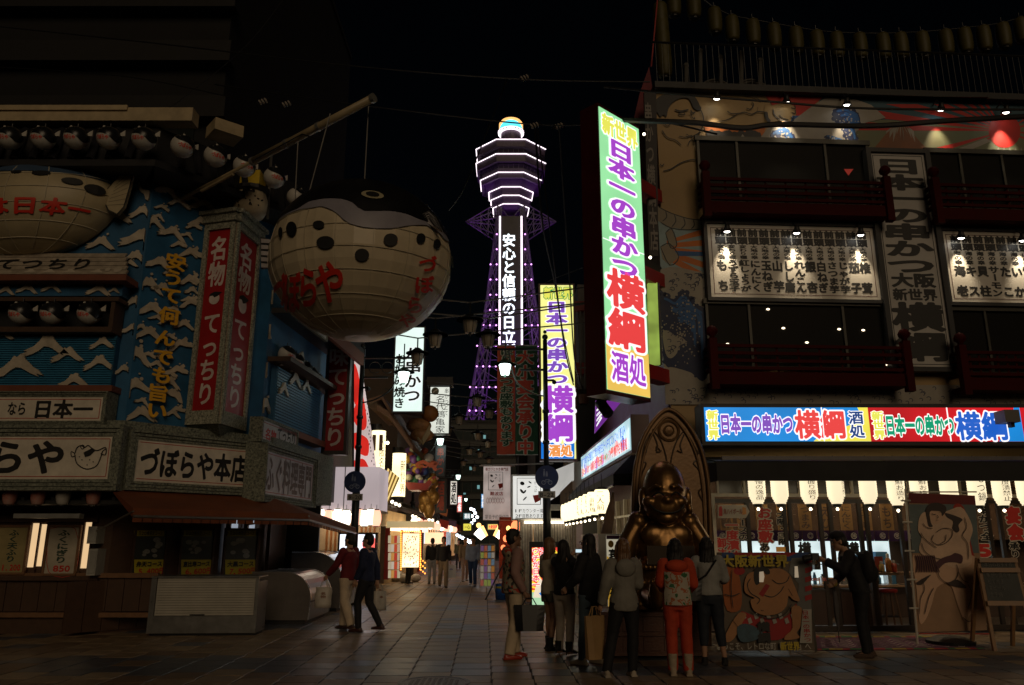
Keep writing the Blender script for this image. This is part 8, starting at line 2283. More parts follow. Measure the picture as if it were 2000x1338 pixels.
pst=thing('furled_parasol','furled pale parasol or flag standing behind the banquet sign','parasol',atZ(1190,1230,0));MB().tube([atY(1184,1046,14.6),atY(1192,1000,14.6),atY(1196,975,14.6),atY(1197,962,14.6)],[.1,.08,.035,.02],8).build('cloth',mat('pinkish folded cloth',(.45,.3,.22),.7),pst,smooth=True)
P=atY(1184,1046,14.6);MB().tube([P,(P.x,P.y,0)],.02,6).build('pole',steel,pst)
# ================================================================ bronze seated figure in its pointed niche
st2=thing('bronze_statue','larger than life seated bronze figure, grinning, with big ears, in front of the pointed niche','statue',(1.95,12.2,.62))
bronze=mat('polished dark bronze',(.26,.145,.055),.35,.85,var=.4,sc=2.2,bump=.08,bsc=14)
def SP(x,y,Y):return atY(x,y,Y)
hc=SP(1299,968,12.0)
m=MB()
m.ball(hc+Vector((0,.05,.06)),(.325,.34,.46),24,18)
m.ball(hc+Vector((-.04,-.12,-.17)),(.305,.27,.25),20,14) # jowls
m.ball(hc+Vector((.0,.05,.3)),(.24,.24,.2),16,10)
m.ball(hc+Vector((-.04,-.36,-.08)),(.075,.08,.06),12,8) # nose
m.ball(hc+Vector((-.27,-.22,-.1)),(.12,.11,.09),12,8);m.ball(hc+Vector((.16,-.26,-.1)),(.12,.11,.09),12,8) # cheeks
m.ball(hc+Vector((-.04,-.27,-.33)),(.16,.12,.1),14,8) # chin
for s_,ex in((-1,-.335),(1,.345)):
 m.ball(hc+Vector((ex,.03,-.04)),(.06,.09,.17),12,10);m.ball(hc+Vector((ex+.01*s_,.0,-.2)),(.05,.06,.08),10,8)
# brow ridges
for s_ in(-1,1):m.tube([hc+Vector((-.03+s_*.07,-.33,.1)),hc+Vector((-.03+s_*.16,-.3,.13)),hc+Vector((-.03+s_*.26,-.22,.06))],.03,8)
# torso, belly
bc=SP(1300,1090,12.05)
m.ball(bc+Vector((0,.08,.12)),(.44,.36,.55),24,16);m.ball(bc+Vector((0,-.03,-.25)),(.47,.42,.42),24,16)
m.ball(bc+Vector((-.17,-.16,.33)),(.22,.09,.16),14,10);m.ball(bc+Vector((.17,-.16,.33)),(.22,.09,.16),14,10)
m.ball(hc+Vector((0,.08,-.42)),(.24,.24,.2),14,10)
# arms
for s_ in(-1,1):
 sh_=bc+Vector((s_*.38,.05,.52));el=bc+Vector((s_*.6,.0,-.02));ha=bc+Vector((s_*.5,-.28,-.52))
 m.tube([sh_,sh_.lerp(el,.5)+Vector((s_*.05,0,0)),el],[.15,.145,.12],12);m.ball(sh_,.165,12,8);m.ball(el,.125,12,8);m.tube([el,ha],.12,12,r1=.08);m.ball(ha,(.1,.12,.08),12,8)
 for k in range(4):m.tube([ha+Vector((s_*(-.06+k*.035),-.08,0)),ha+Vector((s_*(-.07+k*.04),-.2,-.05)),ha+Vector((s_*(-.07+k*.04),-.24,-.12))],.022,7)
 m.tube([ha+Vector((-s_*.08,-.03,.02)),ha+Vector((-s_*.14,-.13,.0))],.025,7)
# legs forward with soles showing
for s_ in(-1,1):
 hp_=bc+Vector((s_*.22,-.1,-.5));kn=bc+Vector((s_*.3,-.5,-.5));m.tube([hp_,kn,kn+Vector((0,-.32,-.02))],[.2,.17,.12],12);m.ball(kn,.17,12,8)
 ft=kn+Vector((0,-.4,.06));m.ball(ft,(.12,.07,.22),14,10)
 for k in range(5):m.ball(ft+Vector((s_*(-.09+k*.043),-.02,.2-k*.012)),(.027,.035,.035),8,6)
m.box(WF,bc.x-.5,bc.x+.5,.62,bc.z-.3,-12.6,-11.7)
remesh(m,'body',.018,bronze,st2,3)
m=MB()
sm_=[hc+Vector((x,y,z))for x,y,z in((-.31,-.25,-.09),(-.22,-.37,-.22),(-.04,-.4,-.27),(.14,-.38,-.22),(.24,-.27,-.09))]
m.tube([Vector(q)for q in smooth_open([tuple(q)for q in sm_],5)],.014,6);m.build('mouth_line',inkm,st2)
m=MB()
for s_ in(-1,1):m.tube([Vector(q)for q in smooth_open([tuple(hc+Vector((-.03+s_*x,y,z)))for x,y,z in((.05,-.35,-.015),(.13,-.345,.03),(.22,-.275,-.03))],4)],.012,6)
m.build('eye_line',inkm,st2)
# beaded belt and plaque
m=MB()
for k in range(15):t_=-1+2*k/14;m.ball(bc+Vector((t_*.42,-.34-.1*math.cos(t_*1.5),-.12)),.04,8,6)
m.build('bead_belt',bronze,st2,smooth=True)
m=MB();m.wbox(bc.x-.34,bc.x+.34,bc.y-.43,bc.y-.38,bc.z-.08,bc.z+.18);m.build('plaque',mat('dark bronze plaque',(.03,.02,.012),.4,.6),st2)
m=MB();m.wbox(bc.x-.03,bc.x+.05,bc.y-.44,bc.y-.43,bc.z-.03,bc.z+.12);m.build('plaque_mark',mat('worn brass',(.35,.28,.15),.4,.6),st2)
# niche
ni=thing('pointed_niche','tall pointed arch backdrop with carved tracery and a round boss behind the bronze statue','backdrop',(2.2,12.6,0))
Fn=Fr(0,12.62,2);br2=mat('aged ochre bronze panel',(.22,.125,.055),.42,.35,var=.3,sc=2.5,bump=.15)
arch=[(1236,1262),(1236,1100),(1237,960),(1243,900),(1256,856),(1278,820),(1305,800),(1335,820),(1362,862),(1377,910),(1384,970),(1388,1100),(1390,1262)]
m=MB();m.ppoly(Fn,arch,0,.22);m.build('arch_panel',br2,ni)
m=MB();q=[Fn.px(x,y)for x,y in arch[1:-1]];q=smooth_open(q,4)
for off_,r_ in((0,.035),):m.tube([Fn.p(a,z,.03)for a,z in q],r_,6)
cx,cz_=Fn.px(1309,1000);m.tube([Fn.p(cx+(a-cx)*.86,z-.0-.12,.02)for a,z in q],.02,6);m.build('arch_moulding',br2,ni,smooth=True)
ca,cz_=Fn.px(1306,841)
m=MB()
for r_ in(.17,.15,.08):m.tube([Fn.p(ca+r_*math.cos(k*PI/14),cz_+r_*math.sin(k*PI/14),.02)for k in range(29)],.012,5)
m.lathe(Fn.p(ca,cz_,0),[(.075,0),(.06,.03),(0,.04)],16,rot=Matrix.Rotation(PI/2,3,'X'));m.build('round_boss',br2,ni)
m=MB()
for P in([(1274,838),(1290,860),(1300,890),(1304,920)],[(1338,838),(1322,860),(1312,890),(1308,920)],[(1270,846),(1258,870),(1254,900),(1262,905),(1252,930),(1247,960),(1256,965),(1244,985)],[(1340,846),(1356,872),(1362,896),(1354,905),(1366,920),(1372,950),(1364,962),(1376,985)],
[(1276,848),(1284,870),(1282,884),(1292,880)],[(1336,848),(1328,870),(1332,884),(1322,880)],[(1256,880),(1262,870),(1262,884),(1256,880)],[(1356,874),(1364,886),(1356,886),(1356,874)],[(1282,872),(1290,882),(1282,882),(1282,872)]):
 m.tube([Fn.p(*Fn.px(x,y),.012)for x,y in smooth_open(P,3)],.012,5)
m.build('tracery',mat('dark tracery',(.06,.035,.018),.5),ni)
pe=thing('statue_pedestal','dark carved wooden pedestal box under the bronze statue','pedestal',(1.95,12.1,0))
wd2=mat('carved red brown wood',(.1,.035,.018),.5,sc=5,bump=.3)
F2=Fr(1.2,11.65,1)
MB().box(F2,0,1.5,.04,.62,-.9,0).build('box',wd2,pe)
for z in(.04,.3,.56):MB().box(F2,-.03,1.53,z,z+.05,-.92,.03).build('moulding',wd2,pe)
for k in range(5):MB().box(F2,.06+k*.29,.3+k*.29,.11,.28,0,.015).build('carved_panel',wd2,pe);MB().box(F2,.06+k*.29,.3+k*.29,.36,.55,0,.015).build('carved_panel',wd2,pe)
# ================================================================ overhead cables
cb=mat('black cable',(.012,.012,.013),.5)
def cable(pts,r,label,grp='overhead cables strung across the junction'):
 P=[atY(x,y,Y)for x,y,Y in pts];P=[Vector(q)for q in smooth_open([tuple(p)for p in P],6)]
 return tag(MB().tube(P,r,6).build('overhead_cable',cb),label,'cable',grp)
cable([(1180,232,13.2),(1260,236,12.8),(1360,240,12.6),(1450,250,12.6),(1520,243,12.6),(1700,246,12.8),(1850,236,12.8),(2030,226,13)],.05,'thickest black cable crossing in front of the mural')
cable([(1180,170,13.5),(1350,186,12.9),(1500,198,12.8),(1700,212,12.8),(2030,214,13)],.022,'thin cable just above the thickest one in front of the mural')
cable([(1268,232,13),(1330,245,12.9),(1400,262,13.6)],.018,'reddish short cable drooping over the wrestler chin')
cable([(-20,50,17),(300,84,15),(700,130,14),(1020,155,14),(1270,160,14)],.014,'long thin cable from the upper left to the roof corner')
cable([(420,165,15),(700,205,14),(1040,243,14),(1180,240,13.4)],.014,'thin cable over the end of the pale pole')
cable([(-20,130,17),(250,150,16),(500,200,14.5),(560,203,14)],.01,'faint cable over the black roof eave')
cable([(992,150,14),(950,260,15),(905,370,16),(876,412,17)],.014,'cable slanting down left of the tower top')
cable([(1045,248,14),(1060,440,16),(1085,560,18),(1105,690,20),(1128,780,21.5)],.02,'cable dropping over the yellow sign, left strand')
cable([(1092,248,14),(1102,400,16),(1112,540,18),(1122,700,20),(1138,760,21.5)],.018,'cable dropping over the yellow sign, right strand')
cable([(1050,252,14),(1078,480,16),(1098,640,19),(1126,770,21.5)],.014,'thin middle cable dropping over the yellow sign')
cable([(940,640,24),(1050,560,24),(1160,515,20)],.012,'thin rope rising to the green sign above the yellow one')
cable([(560,-10,18),(480,90,18),(360,190,18),(330,210,18)],.008,'very faint wire at the upper left')
ins=mat('porcelain insulator',(.35,.32,.28),.3)
for(x,y,lb)in((512,198,'ribbed insulator on the cable above the black eave'),(558,203,'round insulator right of the ribbed one above the eave'),(1023,152,'insulator on the upper cable above the tower'),(1042,245,'insulator just right of the tower top'),(1090,246,'insulator cluster above the yellow sign')):
 P=atY(x,y,14);t=thing('insulator',lb,'insulator',P)
 for k in range(3):MB().lathe(P+Vector((k*.055-.05,0,-.03+k*.02)),[(0,0),(.055,0),(.06,.02),(.03,.035),(0,.035)],10,rot=Matrix.Rotation(R(60),3,'Y')).build('disc',ins,t)
 MB().tube([P+Vector((-.12,0,-.06)),P+Vector((.14,0,.06))],.015,5).build('pin',steel,t)
# ================================================================ PEOPLE
skA=mat('skin',(.42,.24,.15),.55,var=.08);skB=mat('tanned skin',(.26,.14,.085),.55,var=.08)
hairB=mat('black hair',(.01,.008,.007),.65,var=.2,sc=40);hairL=mat('brown blond hair',(.17,.085,.035),.45,var=.4,sc=30)
def cl(n,c,r=.8):return mat(n,c,r,var=.22,sc=5,bump=.5,bsc=12)
V=Vector
def person(loc,face,h,label,top,bottom,shoes,hair=hairB,hl=0,fem=False,sk=skA,lean=0.0,arms=None,legs=None,yaw=0.0,nod=0.0,hem=.86,flare=1.0,fit=1.0,sleeve=1.0,leg_to=.1,boot=0,heel=0,sw=0.0,near=True,turn=0,coat=None,skirt=None,collar=None):
 s=h/1.7;vx=.009 if near else .017;vc=.013 if near else .022
 t=thing('person',label,'person',(0,0,0),None)
 w=.9 if fem else 1.0
 def U(p):
  x,y,z=p;k=max(0,z-.9);return V((x,y+lean*k,z))*s
 ar=arms or{};lg=legs or{}
 A={}
 for sd in(-1,1):
  el,wr=ar.get(sd,((.24,-.03,1.12),(.25,.06,.89)));el=(el[0]*.91,*el[1:]);wr=(wr[0]*.92,*wr[1:])
  A[sd]=(U((sd*.175*w,0,1.375)),U((sd*el[0],el[1],el[2])),U((sd*wr[0],wr[1],wr[2])))
 Lg={}
 for sd in(-1,1):
  kn,an=lg.get(sd,((.095,.02,.49),(.1,-.02,.09)))
  Lg[sd]=(V((sd*.088,0,.88))*s,V((sd*kn[0],kn[1],kn[2]))*s,V((sd*an[0],an[1],an[2]))*s)
 hipw=1.04 if fem else .97
 TR=[(.78,.12,.1),(.86,.165*hipw,.118),(.95,.158*hipw,.112),(1.07,.128*(.95 if fem else 1.08),.095),(1.19,.148*w,.108),(1.3,.172*w,.112),(1.37,.165*w,.092),(1.42,.09,.07),(1.46,.055,.055)]
 TR=[(z,a*.94,b*.94)for z,a,b in TR]
 def torso(m,g,z0,z1,fl=1.0):
  R_=[]
  for i,(z,rx,ry)in enumerate(TR):
   if z0-1e-6<=z<=z1:R_.append((U((0,0,z)),(rx+g)*s*fl,(ry+g)*s*fl))
  if not R_ or True:
   def at(z):
    for(a,b)in zip(TR,TR[1:]):
     if a[0]<=z<=b[0]:k=(z-a[0])/(b[0]-a[0]);return[a[q]+(b[q]-a[q])*k for q in(1,2)]
    return[TR[0][1]*.98,TR[0][2]]if z<TR[0][0]else[TR[-1][1],TR[-1][2]]
   lo=at(max(z0,.78));R_=[(U((0,0,z0)),(max(lo[0],.15)+g)*s*fl,(max(lo[1],.1)+g)*s*fl)]+[r for r in R_ if r[0].z>(z0+.02)*s]
  m.loft(R_,16)
 hc=U((0,0,1.585))+V((0,.012*s,0));nk=U((0,0,1.47))
 Rh=Matrix.Rotation(yaw,3,'Z')@Matrix.Rotation(-nod,3,'X')
 def Hd(x,y,z):return nk+Rh@((hc-nk)+V((x,y,z))*s)
 m=MB();torso(m,0,.8,1.46)
 m.tube([U((0,-.005,1.38)),Hd(0,-.02,-.06)],.054*s,10)
 m.ball(Hd(0,-.012,.03),(.078*s,.098*s,.098*s),16,12,rot=Rh);m.ball(Hd(0,.022,-.045),(.058*s,.07*s,.075*s),14,10,rot=Rh)
 m.tube([Hd(0,.085,.01),Hd(0,.108,-.025)],[.011*s,.016*s],7);m.ball(Hd(0,.075,-.095),(.03*s,.025*s,.022*s),8,6);m.ball(Hd(0,.083,-.062),(.026*s,.014*s,.014*s),8,6,rot=Rh)
 for sd in(-1,1):m.ball(Hd(sd*.077,-.012,-.012),(.012*s,.022*s,.034*s),8,6,rot=Rh)
 for sd in(-1,1):
  S0,E0,W0=A[sd]
  m.ball(S0,.055*s,10,8);m.tube([S0,E0],[.05*s,.038*s],10);m.ball(E0,.039*s,8,6);m.tube([E0,W0],[.038*s,.025*s],10)
  d=(W0-E0).normalized();pn=W0+d*.05*s;sdv=d.cross(V((sd,0,0)))
  if sdv.length<.1:sdv=V((0,1,0))
  sdv.normalize();nrm=d.cross(sdv).normalized()
  m.tube([W0-d*.01*s,W0+d*.03*s,W0+d*.085*s],[.024*s,.031*s,.034*s],10)
  for k in range(4):
   b=W0+d*.085*s+sdv*(-.027+.018*k)*s;L_=(.062,.072,.068,.052)[k]*s;cu=nrm*-sd*.02*s
   m.tube([b-d*.015*s,b+d*L_*.5+cu*.3,b+d*L_+cu*1.3],[.0095*s,.009*s,.0075*s],6)
  b=W0+d*.03*s-sdv*.025*s;m.tube([b,b+d*.035*s-sdv*.022*s,b+d*.065*s-sdv*.024*s],[.012*s,.011*s,.008*s],6)
  H0,K0,N0=Lg[sd]
  m.ball(H0,.085*s,12,8);m.tube([H0,H0.lerp(K0,.5),K0],[.088*s,.072*s,.052*s],12);m.ball(K0,.053*s,10,8)
  m.tube([K0,K0.lerp(N0,.3)+V((0,-.012,0))*s,N0],[.05*s,.054*s,.034*s],12);m.tube([N0+V((0,-.04,-.05))*s,N0+V((0,.03,-.045))*s,N0+V((sd*.012,.13,-.065))*s],[.032*s,.036*s,.022*s],8);m.ball(N0,.036*s,8,6)
 remesh(m,'body',vx*s,sk,t,2,.4)
 # trousers
 if bottom:
  m=MB();g=.007*fit;torso(m,g,.8,1.0)
  for sd in(-1,1):
   H0,K0,N0=Lg[sd];e=N0 if leg_to<=.1 else K0.lerp(N0,(.49-leg_to)/.4)if leg_to<.49 else H0.lerp(K0,(.88-leg_to)/.39)
   if leg_to<.49:
    m.tube([H0+V((0,0,.02)),H0.lerp(K0,.5),K0,K0.lerp(e,.45),e-V((0,0,.03))*s*(leg_to<=.1)],[(.1+g)*s,(.08+g)*s,(.062*flare+g)*s,(.058*flare+g)*s,(.047*flare**1.5+g)*s],14)
   else:m.tube([H0+V((0,0,.02)),e],[(.1+g)*s,(.085+g*2)*s],14)
  remesh(m,'trousers' if leg_to<.6 else 'shorts',vc*s,bottom,t,2,.5,fold=(3.3,3.1,.009))
 # top
 m=MB();g=.019*fit;torso(m,g,hem,1.44 if collar else 1.4,1.0)
 m.tube([U((0,-.005,1.36)),U((0,-.005,1.45))],.07*s,12)
 for sd in(-1,1):
  S0,E0,W0=A[sd];m.ball(S0,(.058+g)*s,10,8)
  if sleeve>=.5:
   m.tube([S0,S0.lerp(E0,.5),E0],[(.056+g)*s,(.048+g)*s,(.042+g)*s],12);m.ball(E0,(.042+g)*s,10,8);e=E0.lerp(W0,(sleeve-.5)*2*.97);m.tube([E0,e],[(.042+g)*s,(.032+g*.8)*s],12)
  else:m.tube([S0,S0.lerp(E0,sleeve*2)],[(.056+g)*s,(.052+g)*s],12)
 remesh(m,'top',vc*s,top,t,2,.5,fold=(2.8,3.3,.014))
 if coat:
  m=MB();g=.035;torso(m,g,coat[1],1.42)
  for sd in(-1,1):
   S0,E0,W0=A[sd];m.ball(S0,(.06+g*.8)*s,10,8);m.tube([S0,E0],[(.056+g*.8)*s,(.045+g*.8)*s],12);m.ball(E0,(.045+g*.8)*s,10,8);m.tube([E0,E0.lerp(W0,.93)],[(.045+g*.8)*s,(.038+g*.7)*s],12)
  o=remesh(m,'coat',vc*s,coat[0],t,2,.5,fold=(3,2.2,.02))
  if len(coat)>2: # open front: drop a strip down the middle
   bm=bmesh.new();bm.from_mesh(o.data);dl_=[f for f in bm.faces if abs(f.calc_center_median().x-.0)<coat[2]*s and f.calc_center_median().y>U((0,0,f.calc_center_median().z/s)).y*1+.02 and f.calc_center_median().z<1.6*s]
   bmesh.ops.delete(bm,geom=dl_,context='FACES');bm.to_mesh(o.data);bm.free()
 if skirt:
  pass
 # shoes
 for sd in(-1,1):
  N0=Lg[sd][2];m=MB();b=V((N0.x,N0.y,N0.z-.09*s+.0));hh=heel*s
  m.loft([(b+V((0,-.055,.03+heel))*s,.034*s,.03*s,V((1,0,0)),V((0,0,1))),(b+V((0,.0,.038+heel*.8))*s,.041*s,.038*s,V((1,0,0)),V((0,0,1))),(b+V((sd*.006,.08,.03+heel*.25))*s,.045*s,.03*s,V((1,0,0)),V((0,0,1))),(b+V((sd*.012,.15,.024))*s,.04*s,.022*s,V((1,0,0)),V((0,0,1))),(b+V((sd*.014,.185,.02))*s,.02*s,.014*s,V((1,0,0)),V((0,0,1)))],12)
  m.ball(b+V((0,-.05,.04+heel))*s,(.036*s,.03*s,.038*s),10,6)
  if boot:m.tube([b+V((0,-.012,.05))*s,b+V((0,-.015,boot))*s],[.052*s,.062*s],12)
  else:m.tube([b+V((0,-.015,.04))*s,b+V((0,-.018,.1))*s],[.042*s,.041*s],10)
  if heel:m.tube([b+V((0,-.075,heel+.02))*s,b+V((0,-.085,0))*s],[.022*s,.008*s],8)
  else:m.hexa([b+V((x*.043,y,z))*s for z in(.0,.022)for x,y in((-1,-.09),(1,-.09),(1.05,.17),(-1.05,.17))])
  remesh(m,'boot' if boot else 'shoe',.009*s,shoes,t,1,.4)
 # hair
 m=MB();m.ball(Hd(0,-.02,.045),(.084*s,.102*s,.091*s),16,12,rot=Rh);m.ball(Hd(0,-.05,.0),(.083*s,.072*s,.1*s),14,10,rot=Rh)
 if hl:
  a0=Hd(0,-.05,-.02);m.loft([(a0+V((0,0,.06))*s,.08*s,.062*s),(a0-V((0,.005,.05))*s,.085*s,.055*s),(a0-V((.006,.03,hl*.5))*s,.1*s,.045*s),(a0-V((-.008,.035,hl*.85))*s,.088*s,.034*s),(a0-V((0,.03,hl))*s,.05*s,.02*s)][::-1],14)
  for sd in(-1,1):m.tube([Hd(sd*.075,.0,.04),Hd(sd*.085,-.0,-.08),Hd(sd*.09,-.01,-.08-hl*.45)],[.026*s,.028*s,.012*s],8)
 o=remesh(m,'hair',vc*.7*s,hair,t,1,.4,fold=(22,1.6,.012))
 bm=bmesh.new();bm.from_mesh(o.data);Ri=Rh.transposed()
 kill=[]
 for f in bm.faces:
  q=Ri@(f.calc_center_median()-nk)-(hc-nk)
  q=q/s
  if q.y>.045 and abs(q.x)<.066 and q.z<.055:kill.append(f)
 bmesh.ops.delete(bm,geom=kill,context='FACES');bm.to_mesh(o.data);bm.free()
 if near:
  for sd in(-1,1):
   MB().ball(Hd(sd*.031,.078,.008),(.014*s,.01*s,.009*s),8,6,rot=Rh).build('eye',mat('eye',(.1,.08,.07),.2,var=0),t)
   MB().tube([Hd(sd*.015,.09,.034),Hd(sd*.035,.088,.04),Hd(sd*.052,.074,.034)],.004*s,5).build('eyebrow',hairB,t)
  MB().tube([Hd(-.022,.089,-.058),Hd(0,.098,-.06),Hd(.022,.089,-.058)],.0045*s,5).build('lips',mat('lips',(.3,.08,.07),.5,var=0),t)
 t.location=loc;t.rotation_euler=(0,0,face);t.scale=(1,1,1)
 Mx=Matrix.Translation(V(loc))@Matrix.Rotation(face,4,'Z')
 return t,(lambda p:Mx@U(p)),Mx,s
def add(t,name,m,mm,sm=False):return m.build(name,mm,t,smooth=sm)
def gp_(x,y):q=atZ(x,y,0);return(q.x,q.y,0.007)
LEFTF,RIGHTF,AWAY,TOW=R(90),R(-90),0.0,PI
def bag(P,w,h,d,label,mm,rz=0,handles=True,taper=.85,print_=None,gap=.12,cat='bag',slump=.0):
 P=V(P);t=thing('bag',label,cat,(P.x,P.y,P.z-h-gap));Rr=Matrix.Rotation(rz,3,'Z');bz=P.z-h-gap
 def q(x,y,z):return V((P.x,P.y,bz))+Rr@V((x,y,0))+Z*z
 m=MB();rg_=random.Random(int(P.x*100));n=5
 vs,fs=[],[]
 for j in range(n+1):
  k=j/n;ww=w*(taper+(1-taper)*math.sin(PI*(.15+.6*k)))if slump else w*(taper+(1-taper)*k);dd=d*(1-.55*k)
  for i in range(8):
   an=PI/4*i+PI/8;x=ww/2*max(-1,min(1,1.25*math.cos(an)));y=dd/2*max(-1,min(1,1.25*math.sin(an)))
   vs.append(q(x+rg_.uniform(-1,1)*slump,y+rg_.uniform(-1,1)*slump,h*k))
 for j in range(n):
  for i in range(8):fs.append((j*8+i,j*8+(i+1)%8,j*8+8+(i+1)%8,j*8+8+i))
 fs.append(tuple(range(7,-1,-1)));m.add(vs,fs);m.build('body',mm,t,smooth=bool(slump))
 if handles:
  m=MB()
  for s_ in(-1,1):m.tube([q(-w*.22,s_*d*.2,h),q(-w*.1,s_*.01,h+gap*.9),q(w*.1,s_*.01,h+gap*.9),q(w*.22,s_*d*.2,h)],.008,5)
  m.build('handle',mm,t)
 if print_:
  m=MB();f=Fr(0,0,0)
  for i,ch in enumerate(print_[0]):put(m,ch,lambda X,Y:q((X-.5)*w*.34,-d*.42,h*.78-(i+1)*h*.16+Y*h*.15),.03)
  m.build('lettering',print_[1],t)
 return t
plas=mat('thin white carrier bag',(.5,.46,.4),.4,var=.25,sc=8);cardb=mat('kraft paper bag',(.36,.22,.09),.7);blkl=mat('black leather',(.012,.012,.013),.35)
brp=mat('brown bag print',(.2,.06,.02),.6,var=0)
walk1={-1:((.09,.12,.5),(.1,.08,.09)),1:((.09,-.02,.49),(.1,-.26,.12))}
walk2={-1:((.09,-.02,.49),(.09,-.2,.11)),1:((.09,.11,.5),(.1,.14,.09))}
# 1, 2: the two men walking left
t,U1,Mx,s=person(gp_(675,1230),R(62),1.71,'man in a dark red jumper and cream trousers walking left with a carrier bag',cl('dark red jumper',(.14,.006,.012)),cl('cream trousers',(.6,.48,.34)),cl('brown shoes',(.06,.03,.02),.4),flare=1.35,arms={-1:((.25,.1,1.14),(.24,.3,.96)),1:((.24,-.05,1.12),(.23,-.02,.88))},legs=walk2,fit=1.3)
bag(U1((-.24,.36,.86))+Z*0,.3,.36,.14,'white plastic carrier bag with brown print held by the man in the red jumper',plas,R(10),slump=.012,print_=('名物',brp))
t,U1,Mx,s=person(gp_(712,1234),R(75),1.70,'man in a navy jacket and black trousers walking beside the one in red',cl('navy jacket',(.008,.014,.05)),cl('black trousers',(.01,.01,.012)),cl('dark brown shoes',(.05,.018,.012),.35),legs=walk1,fit=1.5,arms={-1:((.24,.0,1.12),(.22,.12,.9)),1:((.26,-.08,1.12),(.26,-.1,.87))})
bag(U1((.3,-.14,.8)),.26,.34,.12,'pale carrier bag hanging behind the man in the navy jacket',plas,R(40),slump=.012,print_=('本',brp))
m=MB();m.tube([V((.2,.03,1.3)),V((.22,.04,1.15))],.006,4)
# 3: woman at the shop
t,U1,Mx,s=person(gp_(797,1140),R(-50),1.6,'woman in a grey T-shirt with a red shoulder bag standing at the bulb framed panel',cl('pale grey T-shirt',(.4,.38,.36)),cl('black slacks',(.012,.012,.014)),cl('black shoes',(.01,.01,.01),.4),hl=.28,fem=True,sleeve=.3,arms={-1:((.25,.05,1.15),(.24,.28,1.1)),1:((.2,.12,1.15),(.16,.34,1.08))},near=False)
m=MB();m.tube([Mx.inverted()@U1((.12,-.02,1.4)),Mx.inverted()@U1((-.05,-.15,1.15)),Mx.inverted()@U1((-.22,-.08,1.0))],.014,5);m.build('strap',cl('dark red strap',(.15,.01,.01)),t)
bag(U1((-.26,-.1,1.12)),.28,.24,.1,'dark red shoulder bag of the woman in grey',cl('dark red bag',(.18,.015,.015)),R(-20),handles=False,gap=.0)
# 4, 5
person(gp_(843,1141),AWAY+.2,1.66,'person in black top and pale jeans seen from behind, beside the man in khaki',cl('black top',(.012,.012,.014)),cl('pale grey jeans',(.34,.34,.36)),cl('grey shoes',(.1,.1,.1)),near=False)
t,U1,Mx,s=person(gp_(865,1148),TOW+.15,1.7,'man in a black sweater and khaki trousers walking towards the viewer with a bag',cl('black sweater',(.012,.011,.013)),cl('khaki trousers',(.26,.2,.13)),cl('black walking shoes',(.015,.015,.015)),near=False,legs=walk1,flare=1.2)
bag(U1((-.28,.0,.86)),.34,.42,.1,'white bag with a blue print carried by the man in khaki trousers',mat('bright white bag',(.6,.6,.6),.5),0,print_=('品',mat('blue bag print',(.05,.06,.3),.5,var=0)))
# 6, 7, 8
person(gp_(923,1145),TOW-.1,1.7,'man in a pale blue shirt and jeans walking towards the viewer',cl('pale blue shirt',(.3,.36,.5)),cl('blue jeans',(.03,.07,.17)),cl('white and blue trainers',(.3,.33,.4)),near=False,legs=walk1,fit=1.4,hem=.84)
person(gp_(908,1136),TOW+.2,1.68,'person in beige clothes just behind the man in the pale blue shirt',cl('beige jacket',(.22,.17,.12)),cl('pinkish trousers',(.3,.22,.2)),cl('grey shoes',(.1,.1,.1)),near=False,legs=walk2)
person(gp_(895,1112),TOW,1.62,'small distant figure in an olive shirt in the middle of the lane',cl('olive shirt',(.1,.12,.05)),cl('dark trousers',(.03,.03,.03)),cl('grey shoes',(.1,.1,.1)),near=False)
# bicycle seen dim beyond
# 9: man with patterned waistcoat
t,U1,Mx,s=person(gp_(1003,1286),R(-72),1.74,'man in a patterned hooded waistcoat with a black bag and red shoes',cl('pink shirt',(.34,.2,.17)),cl('cream slacks',(.6,.48,.33)),cl('red leather shoes',(.35,.04,.02),.3),hair=hairB,sk=skB,arms={-1:((.23,.0,1.12),(.22,.12,.9)),1:((.25,-.05,1.12),(.25,.08,.87))},fit=1.4,flare=1.25,legs={-1:((.1,.05,.5),(.12,.06,.09)),1:((.1,-.0,.49),(.12,-.1,.09))})
wc=mat('flowered waistcoat',(.3,.24,.16),.8,var=.2)
nt=wc.node_tree;vo=nt.nodes.new('ShaderNodeTexVoronoi');vo.inputs['Scale'].default_value=30;cr_=nt.nodes.new('ShaderNodeValToRGB');tcx=nt.nodes.new('ShaderNodeTexCoord');nt.links.new(tcx.outputs['Object'],vo.inputs['Vector'])
nt.links.new(vo.outputs['Color'],cr_.inputs['Fac']);cr_.color_ramp.interpolation='CONSTANT';el=cr_.color_ramp.elements;el[0].color=(.3,.25,.17,1);el[1].position=.52;el[1].color=(.03,.035,.03,1);e=el.new(.68);e.color=(.38,.04,.02,1);e=el.new(.8);e.color=(.32,.27,.2,1)
nt.links.new(cr_.outputs[0],nt.nodes['Principled BSDF'].inputs['Base Color'])
m=MB();L=lambda x,y,z:Mx.inverted()@U1((x,y,z))
m.loft([(L(0,0,z),rx*s,ry*s)for z,rx,ry in((.84,.215,.17),(.95,.21,.165),(1.1,.19,.15),(1.25,.2,.155),(1.36,.2,.13),(1.42,.12,.1))],16);m.ball(L(0,-.1,1.4),(.12*s,.07*s,.08*s),12,8)
remesh(m,'waistcoat',.015,wc,t,2)
bag(U1((.27,.14,.8)),.44,.34,.13,'black leather tote bag held by the man in the patterned waistcoat',blkl,R(0),gap=.1)
